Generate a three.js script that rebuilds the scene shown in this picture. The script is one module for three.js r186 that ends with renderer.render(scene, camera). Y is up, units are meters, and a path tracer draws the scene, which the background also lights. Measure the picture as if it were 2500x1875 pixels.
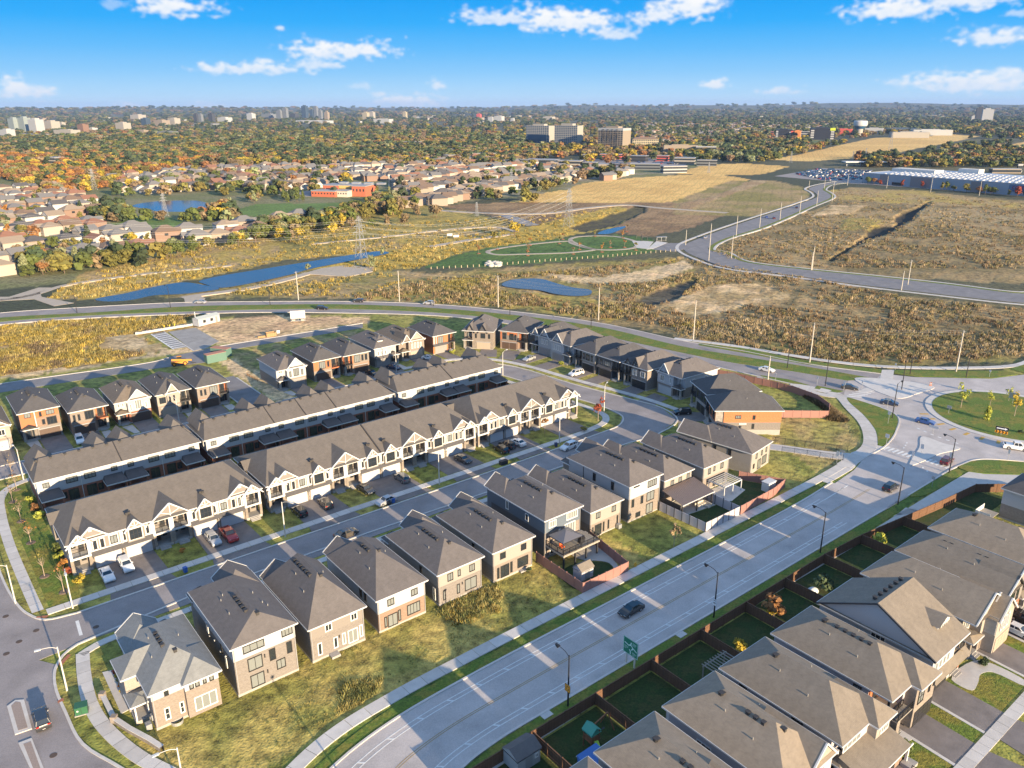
import * as THREE from 'three';
import { mergeGeometries } from 'three/addons/utils/BufferGeometryUtils.js';

// ---------------------------------------------------------------- camera, sky, sun, exposure
const scene = new THREE.Scene();
const camera = new THREE.PerspectiveCamera(51.81, 4 / 3, 0.5, 60000);
const EYE = 72, FOCAL = 1930, PITCH = Math.atan((937.5 - 262) / FOCAL), ROLL = 0.0028;
camera.position.set(0, EYE, 0);
camera.rotation.set(-PITCH, 0, -ROLL, 'YXZ');
const renderer = new THREE.WebGLRenderer({ antialias: true });
renderer.setSize(1024, 768);
renderer.toneMapping = THREE.LinearToneMapping;
const EXPO = 2.5;
renderer.toneMappingExposure = EXPO;
renderer.shadowMap.enabled = true;
renderer.shadowMap.type = THREE.PCFSoftShadowMap;

// street grid: A runs along the rows of houses, B across them (away from the viewer)
const GA = 51.3 * Math.PI / 180, AX = Math.sin(GA), AZ = -Math.cos(GA), BX = -Math.cos(GA), BZ = -Math.sin(GA);
const GRID = Math.PI / 2 - GA;                       // rotation.y that turns local x to A and local z to -B
const W = (a, b, h = 0) => new THREE.Vector3(a * AX + b * BX, h, a * AZ + b * BZ);
const toAB = (x, z) => [x * AX + z * AZ, x * BX + z * BZ];
// a surveyed point: where the sight line of a pixel of the 2500 x 1875 photograph meets the level h
const cP = Math.cos(PITCH), sP = Math.sin(PITCH), cR = Math.cos(ROLL), sR = Math.sin(ROLL);
function sight(u, v) {
  const x0 = u - 1250, y0 = v - 937.5, x = x0 * cR - y0 * sR, y = x0 * sR + y0 * cR;
  return [x, -(y * cP + FOCAL * sP), -(FOCAL * cP - y * sP)];
}
function G(u, v, h = 0) { const s = sight(u, v), k = (h - EYE) / s[1]; return [s[0] * k, s[2] * k]; }
const D = 1.1302;
const gd = (u, v, h = 0) => G(u * D, v * D, h);       // the same from a 2212-wide view
const zoomed = (ox, oy, k) => Object.assign((u, v, h = 0) => G(ox + u * k, oy + v * k, h), { src: (u, v) => [ox + u * k, oy + v * k] });
// height of something upright whose foot and top are seen at v0 and v1
const tallness = (f, u0, v0, v1, u1 = u0) => { const [x, z] = f(u0, v0), s = sight(...f.src(u1, v1)); return EYE + s[1] / Math.hypot(s[0], s[2]) * Math.hypot(x, z); };
const K3 = 0.31646, K4 = 0.37703;
const z1 = zoomed(0, 1050, K3), z2 = zoomed(600, 1050, K3), z3 = zoomed(1200, 1000, K3), z4 = zoomed(1800, 1000, K3), z5 = zoomed(0, 1425, K3), z6 = zoomed(600, 1425, K3), z7 = zoomed(1200, 1425, K3), z8 = zoomed(1800, 1425, K3);
const f1 = zoomed(0, 200, K4), f2 = zoomed(834, 200, K4), f3 = zoomed(1668, 200, 0.3761), f4 = zoomed(0, 640, K4), f5 = zoomed(834, 640, K4), f6 = zoomed(1668, 640, 0.3761);

// ---------------------------------------------------------------- noise
let seedState = 1;
const rnd = () => { seedState = (seedState * 1664525 + 1013904223) >>> 0; return seedState / 4294967296; };
const reseed = (n) => { seedState = n >>> 0; for (let i = 0; i < 4; i++) rnd(); };
const R = (lo, hi) => lo + (hi - lo) * rnd();
const pick = (list) => list[Math.floor(rnd() * list.length)];
function hash(x, y) { let h = Math.imul(x, 374761393) ^ Math.imul(y, 668265263); h = Math.imul(h ^ (h >>> 13), 1274126177); return ((h ^ (h >>> 16)) >>> 0) / 4294967296; }
function vnoise(x, y, per = 0) {
  const xi = Math.floor(x), yi = Math.floor(y), fx = x - xi, fy = y - yi, u = fx * fx * (3 - 2 * fx), v = fy * fy * (3 - 2 * fy);
  const m = per ? (n) => ((n % per) + per) % per : (n) => n;
  const a = hash(m(xi), m(yi)), b = hash(m(xi + 1), m(yi)), c = hash(m(xi), m(yi + 1)), d = hash(m(xi + 1), m(yi + 1));
  return a + (b - a) * u + (c - a) * v + (a - b - c + d) * u * v;
}
function fbm(x, y, oct = 4, per = 0) { let s = 0, a = 0.5, t = 0; for (let i = 0; i < oct; i++) { s += a * vnoise(x + i * 17.3 * (per ? 0 : 1), y + i * 9.1 * (per ? 0 : 1), per); t += a; a *= 0.5; x *= 2; y *= 2; per *= 2; } return s / t; }
const clamp = (x, a = 0, b = 1) => Math.min(b, Math.max(a, x));
const smooth = (a, b, x) => { const t = clamp((x - a) / (b - a)); return t * t * (3 - 2 * t); };
const mix = (a, b, t) => a + (b - a) * t;
const mix3 = (a, b, t) => [mix(a[0], b[0], t), mix(a[1], b[1], t), mix(a[2], b[2], t)];
const toS = (c) => (c <= 0.0031308 ? 12.92 * c : 1.055 * Math.pow(c, 1 / 2.4) - 0.055);

// ---------------------------------------------------------------- sky
{
  const w = 4096, h = 2048, data = new Float32Array(w * h * 4);
  const stops = [[0, [0.66, 0.85, 1.0]], [0.9, [0.46, 0.75, 1.0]], [2.2, [0.26, 0.62, 1.0]], [3.6, [0.12, 0.52, 1.0]], [5.2, [0.02, 0.43, 0.99]], [7, [0, 0.36, 0.95]], [20, [0.07, 0.36, 0.86]], [90, [0.08, 0.30, 0.72]]];
  const tone = (e) => { let i = 0; while (i < stops.length - 2 && e > stops[i + 1][0]) i++; return mix3(stops[i][1], stops[i + 1][1], clamp((e - stops[i][0]) / (stops[i + 1][0] - stops[i][0]))); };
  // cumulus: [centre u, centre v, half width, half height] as seen in a 2212-wide view, turned to azimuth and elevation
  const seen = [[378, 16, 84, 26, 1], [742, 112, 108, 26, 1], [540, 151, 118, 15, .85], [690, 142, 62, 13, .75], [45, 202, 66, 24, .9], [1080, 42, 92, 20, .8], [1220, 48, 108, 34, 1], [1330, 74, 54, 18, .8], [1415, 36, 66, 24, .95], [1495, 20, 68, 34, 1], [1930, 24, 86, 27, 1], [2070, 5, 110, 24, .95], [2150, 82, 66, 22, .9], [2105, 180, 124, 26, .95], [2195, 168, 60, 18, .8], [885, 222, 78, 20, .95], [946, 186, 20, 14, .8], [1541, 183, 28, 12, .95], [1684, 197, 44, 12, .8], [606, 60, 13, 7, .8], [280, 231, 26, 10, .85], [458, 233, 48, 9, .85], [782, 188, 30, 9, .4], [2196, 30, 26, 7, .5], [250, 10, 30, 12, .35], [2010, 232, 60, 6, .3]];
  const clouds = seen.map(([u, v, a, b, k]) => { const s = sight(u * D, v * D), l = Math.hypot(...s), e = Math.asin(s[1] / l) * 57.2958, az = Math.atan2(s[2], s[0]) * 57.2958, deg = 57.2958 * D / FOCAL; return [az, e, a * deg, b * deg * 0.95, k]; });
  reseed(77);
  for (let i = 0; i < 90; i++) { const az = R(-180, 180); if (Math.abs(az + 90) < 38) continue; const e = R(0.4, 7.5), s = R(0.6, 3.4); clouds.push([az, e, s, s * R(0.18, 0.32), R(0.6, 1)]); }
  const grid = Array.from({ length: 360 }, () => []);
  clouds.forEach((c) => { for (let d = Math.floor(c[0] - c[2] - 2); d <= c[0] + c[2] + 2; d++) grid[(d + 720) % 360].push(c); });
  for (let y = 0; y < h; y++) {
    const e = ((y + 0.5) / h - 0.5) * 180;
    const base = e < 0 ? [0.16, 0.17, 0.16] : tone(e);
    for (let x = 0; x < w; x++) {
      let c = base;
      if (e > 0) {
        const az = ((x + 0.5) / w - 0.5) * 360;
        let m = 0, lit = 0;
        if (e < 9) {
          const wx = (fbm(az * 1.5, e * 3.4 + 40, 4) - 0.5) * 2, wy = (fbm(az * 1.7 + 90, e * 3.4, 4) - 0.5) * 2;
          const f = fbm(az * 2.6 + 7, e * 5.2 + 3, 5);
          for (const [ca, ce, rx, ry, k] of grid[(Math.floor(az) + 720) % 360]) {
            const dx = (az - ca + wx * rx * 0.42) / rx; let dy = (e - ce + wy * ry * 0.5) / ry;
            dy = dy < 0 ? dy * 1.55 : dy * (1 + 0.25 * Math.sin(ca * 9 + dx * 3));
            const d = 1 - Math.hypot(dx, dy), q = smooth(-0.12, 0.62, d + (f - 0.5) * 1.1) * k;
            if (q > m) { m = q; lit = clamp(0.55 + 0.5 * (e - ce) / ry + (f - 0.5) * 0.9); }
          }
        } else {
          const s = 1 / Math.max(0.12, Math.sin(e / 57.2958)), px = Math.cos(az / 57.2958) * s * 2.6, py = Math.sin(az / 57.2958) * s * 2.6;
          const f = fbm(px, py, 4); m = smooth(0.45, 0.64, f) * 0.92 * smooth(9, 14, e); lit = 0.5;  // cloud cover overhead, out of view, added to brighten the shadows
        }
        const white = mix3([0.70, 0.82, 0.98], [1.0, 1.0, 1.0], lit);
        c = mix3(base, white, m);
      }
      const o = (y * w + x) * 4;
      data[o] = c[0] / EXPO; data[o + 1] = c[1] / EXPO; data[o + 2] = c[2] / EXPO; data[o + 3] = 1;
    }
  }
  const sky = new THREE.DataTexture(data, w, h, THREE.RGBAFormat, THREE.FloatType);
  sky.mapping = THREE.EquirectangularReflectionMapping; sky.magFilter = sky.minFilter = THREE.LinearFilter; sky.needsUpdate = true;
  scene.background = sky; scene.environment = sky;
}

// ---------------------------------------------------------------- sun: low, behind the viewer on the right
const SUN_ELEV = 12.2 * Math.PI / 180, SUN_TURN = 0.9 * Math.PI / 180;
const sunFrom = new THREE.Vector3(-(BX * Math.cos(SUN_TURN) + AX * Math.sin(SUN_TURN)) * Math.cos(SUN_ELEV), Math.sin(SUN_ELEV), -(BZ * Math.cos(SUN_TURN) + AZ * Math.sin(SUN_TURN)) * Math.cos(SUN_ELEV));
const sun = new THREE.DirectionalLight(new THREE.Color(1, 0.78, 0.5), 4.8);
sun.position.copy(sunFrom).multiplyScalar(600).add(new THREE.Vector3(40, 0, -170));
sun.target.position.set(40, 0, -170);
sun.castShadow = true;
sun.shadow.mapSize.set(4096, 4096);
Object.assign(sun.shadow.camera, { left: -420, right: 420, top: 420, bottom: -420, near: 1, far: 1600 });
scene.add(sun, sun.target);
scene.fog = new THREE.FogExp2(new THREE.Color(0.38, 0.58, 1), 0.00004);

// ---------------------------------------------------------------- naming
const used = new Map();
function numbered(name) { const n = used.get(name) ?? 0; used.set(name, n + 1); return n ? `${name}_${String(n).padStart(3, '0')}` : name; }
function tag(o, label, category, group, kind) { if (label) o.userData.label = label; if (category) o.userData.category = category; if (group) o.userData.group = group; if (kind) o.userData.kind = kind; return o; }
function shade(o) { o.castShadow = o.receiveShadow = true; return o; }
function thing(name, label, category, pos, turn = 0, group) {
  const o = new THREE.Group(); o.name = numbered(name); o.position.copy(pos); o.rotation.y = turn; scene.add(o);
  return tag(o, label, category, group);
}
function part(name, geo, mat, parent) { const m = shade(new THREE.Mesh(geo, mat)); m.name = name; parent.add(m); return m; }
function single(name, geo, mat, label, category, group, pos, turn = 0) { const m = shade(new THREE.Mesh(geo, mat)); m.name = numbered(name); if (pos) m.position.copy(pos); m.rotation.y = turn; scene.add(m); return tag(m, label, category, group); }
function struct(name, geo, mat) { const m = shade(new THREE.Mesh(geo, mat)); m.name = numbered(name); scene.add(m); m.userData.kind = 'structure'; return m; }
function copyOf(o, pos, turn, label, group) { const c = o.clone(); c.name = numbered(o.name.replace(/_\d+$/, '')); c.userData = { ...o.userData }; if (pos) c.position.copy(pos); if (turn !== undefined) c.rotation.set(0, turn, 0); if (label) c.userData.label = label; if (group) c.userData.group = group; scene.add(c); return c; }

// ---------------------------------------------------------------- geometry collector: flat faces, uv in metres
class Mb {
  constructor() { this.p = []; this.n = []; this.t = []; }
  tri(a, b, c) {
    const ux = b[0] - a[0], uy = b[1] - a[1], uz = b[2] - a[2], vx = c[0] - a[0], vy = c[1] - a[1], vz = c[2] - a[2];
    let nx = uy * vz - uz * vy, ny = uz * vx - ux * vz, nz = ux * vy - uy * vx; const l = Math.hypot(nx, ny, nz) || 1; nx /= l; ny /= l; nz /= l;
    let tx = 1, ty = 0, tz = 0;
    if (Math.abs(ny) < 0.98) { const k = Math.hypot(nx, nz); tx = nz / k; tz = -nx / k; }
    const bx = ny * tz - nz * ty, by = nz * tx - nx * tz, bz = nx * ty - ny * tx;
    for (const q of [a, b, c]) { this.p.push(q[0], q[1], q[2]); this.n.push(nx, ny, nz); this.t.push(q[0] * tx + q[1] * ty + q[2] * tz, q[0] * bx + q[1] * by + q[2] * bz); }
    return this;
  }
  quad(a, b, c, d) { return this.tri(a, b, c).tri(a, c, d); }
  poly(pts) { for (let i = 1; i < pts.length - 1; i++) this.tri(pts[0], pts[i], pts[i + 1]); return this; }
  box(x0, x1, y0, y1, z0, z1) {
    return this.quad([x0, y0, z1], [x1, y0, z1], [x1, y1, z1], [x0, y1, z1]).quad([x1, y0, z0], [x0, y0, z0], [x0, y1, z0], [x1, y1, z0])
      .quad([x1, y0, z1], [x1, y0, z0], [x1, y1, z0], [x1, y1, z1]).quad([x0, y0, z0], [x0, y0, z1], [x0, y1, z1], [x0, y1, z0])
      .quad([x0, y1, z1], [x1, y1, z1], [x1, y1, z0], [x0, y1, z0]).quad([x0, y0, z0], [x1, y0, z0], [x1, y0, z1], [x0, y0, z1]);
  }
  // a bar between two points with a square section
  bar(a, b, r, r2 = r) {
    const d = new THREE.Vector3(b[0] - a[0], b[1] - a[1], b[2] - a[2]).normalize(), s = Math.abs(d.y) > 0.9 ? new THREE.Vector3(1, 0, 0) : new THREE.Vector3(0, 1, 0);
    const x = new THREE.Vector3().crossVectors(d, s).normalize(), y = new THREE.Vector3().crossVectors(x, d).normalize();
    const ring = (p, q) => [[-1, -1], [1, -1], [1, 1], [-1, 1]].map(([i, j]) => [p[0] + (x.x * i + y.x * j) * q, p[1] + (x.y * i + y.y * j) * q, p[2] + (x.z * i + y.z * j) * q]);
    const A = ring(a, r), B = ring(b, r2);
    for (let i = 0; i < 4; i++) { const j = (i + 1) % 4; this.quad(A[j], A[i], B[i], B[j]); }
    return this.quad(B[3], B[2], B[1], B[0]).quad(A[0], A[1], A[2], A[3]);
  }
  get geo() {
    const g = new THREE.BufferGeometry();
    g.setAttribute('position', new THREE.Float32BufferAttribute(this.p, 3)); g.setAttribute('normal', new THREE.Float32BufferAttribute(this.n, 3)); g.setAttribute('uv', new THREE.Float32BufferAttribute(this.t, 2));
    return g;
  }
}
const boxGeo = (...a) => new Mb().box(...a).geo;
function tube(pts, r, r2 = r, seg = 8) { // a round bar through points
  const curve = pts.length === 2 ? new THREE.LineCurve3(new THREE.Vector3(...pts[0]), new THREE.Vector3(...pts[1])) : new THREE.CatmullRomCurve3(pts.map((p) => new THREE.Vector3(...p)));
  const n = pts.length === 2 ? 1 : (pts.length - 1) * 4, g = new THREE.TubeGeometry(curve, n, 1, seg, false), P = g.attributes.position, c = new THREE.Vector3();
  for (let i = 0; i <= n; i++) { curve.getPointAt(i / n, c); const q = mix(r, r2, i / n); for (let j = 0; j <= seg; j++) { const k = i * (seg + 1) + j; P.setXYZ(k, c.x + (P.getX(k) - c.x) * q, c.y + (P.getY(k) - c.y) * q, c.z + (P.getZ(k) - c.z) * q); } }
  return g;
}
function cyl(r0, r1, y0, y1, seg = 12, x = 0, z = 0) { const g = new THREE.CylinderGeometry(r1, r0, y1 - y0, seg); g.translate(x, (y0 + y1) / 2, z); return g; }
const join = (list) => mergeGeometries(list.map((g) => (g.index ? g.toNonIndexed() : g)));

// ---------------------------------------------------------------- materials: fn(u, v in 0..1) gives a linear colour, or a grey
function tex(n, fn) {
  const data = new Uint8Array(n * n * 4);
  for (let y = 0; y < n; y++) for (let x = 0; x < n; x++) { const c = fn((x + 0.5) / n, (y + 0.5) / n, x, y), o = (y * n + x) * 4, q = typeof c === 'number' ? [c, c, c] : c; for (let k = 0; k < 3; k++) data[o + k] = clamp(toS(clamp(q[k]))) * 255; data[o + 3] = 255; }
  const t = new THREE.DataTexture(data, n, n); t.wrapS = t.wrapT = THREE.RepeatWrapping; t.magFilter = THREE.LinearFilter; t.minFilter = THREE.LinearMipmapLinearFilter; t.colorSpace = THREE.SRGBColorSpace; t.needsUpdate = true; return t;
}
const sized = (t, m, m2 = m) => { const c = t.clone(); c.repeat.set(1 / m, 1 / m2); c.needsUpdate = true; return c; };
const std = (color, o = {}) => new THREE.MeshStandardMaterial({ color: Array.isArray(color) ? new THREE.Color().setRGB(...color) : new THREE.Color(color), roughness: 0.85, metalness: 0, ...o });
const T = {};
T.shingle = tex(512, (u, v) => { const row = Math.floor(v * 28), f = v * 28 - row, col = Math.floor(u * 14 + hash(row, 3) * 9); const tab = hash(((col % 14) + 14) % 14, row); return (0.64 + 0.07 * tab + 0.12 * (vnoise(u * 128, v * 128, 128) - 0.5) + 0.2 * (fbm(u * 6, v * 6, 3, 6) - 0.5)) * (f < 0.1 ? 0.8 : 1); });
T.brick = tex(512, (u, v) => { const row = Math.floor(v * 26), f = v * 26 - row, c = u * 9 + (row % 2) * 0.5, col = Math.floor(c), g = c - col; const q = hash(((col % 9) + 9) % 9, row); return f < 0.14 || g < 0.05 ? 0.72 : 0.66 + 0.24 * q + 0.1 * (vnoise(u * 64, v * 64, 64) - 0.5); });
T.siding = tex(256, (u, v) => { const f = (v * 8) % 1; return (f < 0.1 ? 0.74 : 0.88 + 0.06 * f) + 0.05 * (fbm(u * 4, v * 8, 3, 4) - 0.5); });
T.stone = tex(256, (u, v) => { const row = Math.floor(v * 8), c = u * 4 + hash(row, 7) * 3, col = Math.floor(c); const f = v * 8 - row, g = c - col; const q = hash(((col % 4) + 4) % 4, row + 5); return f < 0.09 || g < 0.05 ? 0.55 : [0.6 + 0.3 * q, 0.6 + 0.27 * q, 0.6 + 0.24 * q]; });
T.asphalt = tex(1024, (u, v) => 0.78 + 0.34 * (fbm(u * 8, v * 8, 4, 8) - 0.5) + 0.16 * (vnoise(u * 256, v * 256, 256) - 0.5) - 0.08 * smooth(0.62, 0.7, fbm(u * 3 + 0.2, v * 3, 3, 3)));
T.concrete = tex(512, (u, v) => 0.85 + 0.2 * (fbm(u * 8, v * 8, 5, 8) - 0.5) + 0.08 * (vnoise(u * 200, v * 200, 200) - 0.5));
T.grass = tex(1024, (u, v) => { const a = fbm(u * 5, v * 5, 5, 5), b = fbm(u * 40, v * 40, 3, 40), c = vnoise(u * 256, v * 256, 256); const l = 0.62 + 0.5 * (b - 0.5) + 0.35 * (c - 0.5); return mix3([0.62 * l, 0.9 * l, 0.34 * l], [1.1 * l, 1.0 * l, 0.5 * l], smooth(0.4, 0.65, a)); });
T.weeds = tex(1024, (u, v) => { const a = fbm(u * 4, v * 4, 5, 4), b = fbm(u * 24, v * 24, 4, 24), c = vnoise(u * 180, v * 180, 180); const l = 0.42 + 0.85 * (b - 0.35) + 0.3 * (c - 0.5); return mix3([0.9 * l, 0.92 * l, 0.7 * l], [1.1 * l, 1.0 * l, 0.9 * l], a); });
T.weedsBump = tex(1024, (u, v) => fbm(u * 24, v * 24, 4, 24) * 0.7 + 0.3 * vnoise(u * 120, v * 120, 120));
T.wood = tex(256, (u, v) => { const c = Math.floor(u * 8), g = u * 8 - c; return g < 0.06 ? 0.35 : 0.62 + 0.3 * hash(c, 4) + 0.25 * (fbm(u * 40, v * 4, 3) - 0.5); });
T.speck = tex(256, (u, v) => 0.82 + 0.28 * (fbm(u * 16, v * 16, 4, 16) - 0.5));
T.bumpFine = tex(512, (u, v) => fbm(u * 32, v * 32, 3, 32));

// ================================================================ the ground
const pab=(list)=>list.map(([a,b])=>{const p=W(a,b);return[p.x,p.z];});
const inside=(p,x,z)=>{let c=false;for(let i=0,j=p.length-1;i<p.length;j=i++)if((p[i][1]>z)!==(p[j][1]>z)&&x<((p[j][0]-p[i][0])*(z-p[i][1])) /(p[j][1]-p[i][1])+p[i][0])c=!c;return c;};
const px=(f,list)=>list.map(([u,v])=>f(u,v));
const zones=[];
function zone(poly,lo,hi,scale,o={}){const xs=poly.map((p)=>p[0]),zs=poly.map((p)=>p[1]),e=o.edge??3;zones.push({poly,lo,hi,scale,edge:e,drop:o.drop??0,rough:o.rough??0,box:[Math.min(...xs)-e,Math.max(...xs)+e,Math.min(...zs)-e,Math.max(...zs)+e],name:o.name});return poly;}
const C={lawn:[.22,.235,.055],lawn2:[.33,.30,.09],verge:[.09,.15,.028],weed:[.20,.155,.075],weed2:[.38,.275,.15],olive:[.24,.21,.065],gold:[.52,.36,.06],gold2:[.42,.32,.085],soy:[.78,.52,.20],soy2:[.66,.42,.15],dirt:[.56,.44,.31],sand:[.72,.53,.34],brown:[.22,.14,.08],brown2:[.34,.225,.13],park:[.055,.13,.025],park2:[.09,.17,.035],wood:[.05,.065,.03],city:[.09,.10,.055],yard:[.15,.17,.07]};
// far to near
zone(px(gd,[[-500,262],[900,262],[1150,330],[1050,380],[870,440],[700,460],[-500,520]]),C.wood,C.city,60,{edge:12});
zone(px(gd,[[0,350],[560,345],[900,390],[1130,420],[900,450],[560,520],[280,600],[-300,650],[-300,430]]),C.yard,[.22,.21,.13],30,{edge:6});
zone(px(gd,[[880,370],[1500,335],[1560,360],[1150,425],[870,440]]),C.yard,[.26,.24,.19],20,{edge:6});
const soyMiddle=zone(px(f2,[[1075,782],[1250,730],[1480,692],[1560,655],[1900,620],[2230,600],[2450,600],[2660,633],[2440,700],[2230,757],[2130,775],[1850,790],[1500,782],[1300,777]]),C.soy,C.soy2,26,{name:'soy'});
const soyBack=zone(px(f3,[[-40,584],[170,535],[400,530],[690,548],[560,590],[430,607],[-40,597]]),C.soy,C.soy2,26);
const soyFar=zone(px(f3,[[560,505],[760,470],[1040,405],[1230,365],[1420,352],[1560,358],[1700,337],[1930,352],[1700,400],[1480,440],[1330,480],[1050,500],[800,517]]),C.soy,C.soy2,60);
zone(px(f3,[[2040,427],[2230,385],[2500,380],[2500,442],[2230,440]]),C.soy,C.soy2,60);
zone(px(f3,[[1650,480],[1750,430],[2040,430],[2500,445],[2500,500],[1900,490]]),C.weed,C.weed2,50);
zone(px(f2,[[620,800],[860,790],[1080,780],[1500,785],[2230,775],[2800,640],[2830,690],[2500,860],[2212,960],[1960,1000],[1700,960],[1250,935],[900,850]]),C.brown,C.brown2,14,{edge:4,rough:.3});
zone(px(f3,[[-60,860],[470,870],[800,770],[840,720],[800,690],[600,640],[300,640],[-60,770]]),C.weed2,C.olive,22,{rough:.25});
zone(px(f3,[[-30,790],[200,740],[430,640],[560,640],[400,700],[180,775],[-20,850]]),[.42,.31,.2],C.brown2,16);
zone(px(f3,[[160,1095],[500,945],[960,790],[1000,700],[1100,680],[2240,770],[2700,800],[2700,1330],[900,1250],[300,1170]]),C.weed,C.weed2,18,{edge:2,rough:.45});
zone(px(f3,[[900,700],[1500,700],[2240,790],[2240,830],[1500,790],[980,760]]),C.weed2,C.gold2,18,{edge:5,rough:.3});
zone(px(f3,[[1550,800],[2240,860],[2240,930],[1900,900],[1500,880]]),[.36,.28,.17],C.weed2,14,{edge:6,rough:.3});
zone(px(f3,[[1050,880],[1300,890],[1300,960],[1000,950]]),C.olive,C.gold2,10,{edge:6});
zone(px(f3,[[830,870],[960,800],[1200,800],[1100,850]]),C.sand,C.weed2,10,{edge:3});
zone(px(f6,[[-30,-40],[300,10],[900,110],[1500,230],[2300,310],[2300,620],[2200,640],[1400,670],[900,640],[400,560],[-60,480]]),C.weed,C.weed2,12,{edge:3,rough:.5});
zone(px(f6,[[450,420],[900,500],[1600,560],[2200,590],[2200,650],[1400,680],[800,630],[300,530]]),C.olive,C.weed,9,{edge:5,rough:.5});
// the strip between the arterial and the park, with the two mounds of bare soil
zone(px(gd,[[330,640],[480,600],[760,575],[930,590],[1200,570],[1470,555],[1500,590],[1550,680],[1520,720],[1100,665],[760,645]]),C.olive,C.weed2,12,{edge:3,rough:.5});
zone(px(gd,[[1230,690],[1350,640],[1560,600],[1700,640],[1800,700],[1620,740]]),C.weed,C.weed2,10,{edge:4,rough:.5});
zone(px(gd,[[780,640],[920,605],[1060,600],[1080,625],[1280,640],[1330,690],[1100,665]]),C.gold2,C.olive,8,{edge:4,rough:.5});
zone(px(gd,[[1180,590],[1300,598],[1400,580],[1480,560],[1500,575],[1420,605],[1330,612],[1230,608]]),C.sand,C.dirt,8,{edge:2,rough:.3});
zone(px(gd,[[1440,650],[1540,615],[1640,610],[1720,640],[1600,660],[1530,680],[1470,675]]),C.sand,C.weed2,7,{edge:3,rough:.5});
zone(px(gd,[[1360,650],[1440,615],[1500,600],[1505,612],[1470,640],[1400,660]]),[.07,.06,.05],[.1,.09,.07],6,{edge:2,drop:1.2});
// banks of the canal
zone(px(gd,[[90,650],[180,590],[600,490],[1000,470],[1110,490],[900,540],[620,560],[230,645]]),C.gold2,C.weed2,9,{edge:3,rough:.4});
zone(px(gd,[[600,580],[900,530],[1110,495],[1330,445],[1390,455],[1330,490],[1200,515],[1000,545],[900,580]]),C.gold,C.gold2,9,{edge:3,rough:.4});
zone(px(gd,[[560,480],[800,430],[1000,455],[1100,480],[900,500],[620,560]]),C.olive,C.gold2,12,{edge:5,rough:.4});
zone(px(gd,[[1230,490],[1390,440],[1400,455],[1330,485],[1260,500]]),[.05,.045,.03],[.1,.09,.04],6,{edge:3,drop:1});
zone(px(f3,[[945,1150],[1180,1000],[1235,930],[1390,925],[1365,870],[1580,785],[1612,760],[1540,830],[1480,890],[1330,975],[1150,1040],[970,1158]]),[.012,.012,.014],[.03,.028,.024],6,{edge:1.5,drop:2});  // drainage ditch: black water, with its shade put into the near-black colour
zone(px(gd,[[480,458],[560,440],[760,438],[745,450],[560,470]]),C.park2,[.12,.22,.05],20);
zone(px(gd,[[225,490],[280,470],[370,470],[410,488],[300,505],[240,505]]),C.park2,[.12,.22,.05],20);
zone(px(f3,[[380,400],[560,370],[900,380],[880,440],[500,470]]),[.06,.12,.035],C.olive,30);
// the park
zone(px(f2,[[540,1200],[700,1130],[950,1070],[1500,1000],[1800,990],[2000,1010],[2060,1090],[1900,1120],[1300,1170],[900,1200]]),C.park,C.park2,9,{edge:1});
// inside the settlement
zone(px(gd,[[-60,690],[260,678],[440,690],[700,678],[920,680],[1300,712],[1900,880],[2300,760],[2600,1000],[2400,2200],[-900,2200],[-500,900]]),C.lawn,C.lawn2,7,{edge:2,name:'near'});
zone(px(f4,[[-400,400],[700,350],[1180,350],[1280,340],[1280,430],[940,470],[1050,560],[1000,600],[0,740],[-400,820]]),C.gold2,C.weed2,7,{edge:2,rough:.4});
zone(px(f4,[[-100,560],[200,540],[300,580],[0,650],[-150,680]]),C.gold,C.gold2,5,{edge:2,rough:.3});
zone(px(f4,[[680,480],[880,460],[1060,560],[1000,590],[800,580],[640,560]]),C.dirt,C.weed2,5,{edge:2});
zone(px(f4,[[0,735],[1000,600],[1060,575],[1400,540],[2212,400],[2212,350],[1900,350],[1300,400],[1260,430],[1420,520],[1240,590],[1110,590],[940,625],[0,760]]),C.dirt,C.sand,6,{edge:1});
zone(px(f4,[[1380,385],[1800,345],[2400,360],[2400,400],[2212,412],[1500,540],[1260,425]]),C.sand,[.52,.36,.24],8,{edge:1});
zone(px(f4,[[1400,640],[1560,620],[1700,720],[1900,880],[1980,920],[1800,920]]),C.dirt,C.sand,4,{edge:1});
zone(px(f4,[[1500,600],[2212,440],[2400,470],[2000,560],[1700,640],[1640,720]]),C.weed2,C.lawn,5,{edge:1});
zone(pab([[12,72.5],[30,74.5],[90,76],[90,88],[12,88]]),[.26,.25,.07],[.42,.34,.115],5,{edge:1,rough:.12,name:'meadow'});
zone(pab([[12,60],[40,71.6],[170,72],[166,75],[60,75],[38,74.6],[10,66]]),C.verge,C.lawn,4,{edge:.6});
zone(pab([[30,57.8],[170,57.8],[166,60.2],[40,60.2],[20,52]]),C.verge,[.07,.12,.03],4,{edge:.6});
zone(pab([[143,76],[160,76],[172,86],[180,95],[160,104],[150,92]]),[.36,.28,.13],C.lawn2,4,{edge:1,rough:.2});

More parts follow.
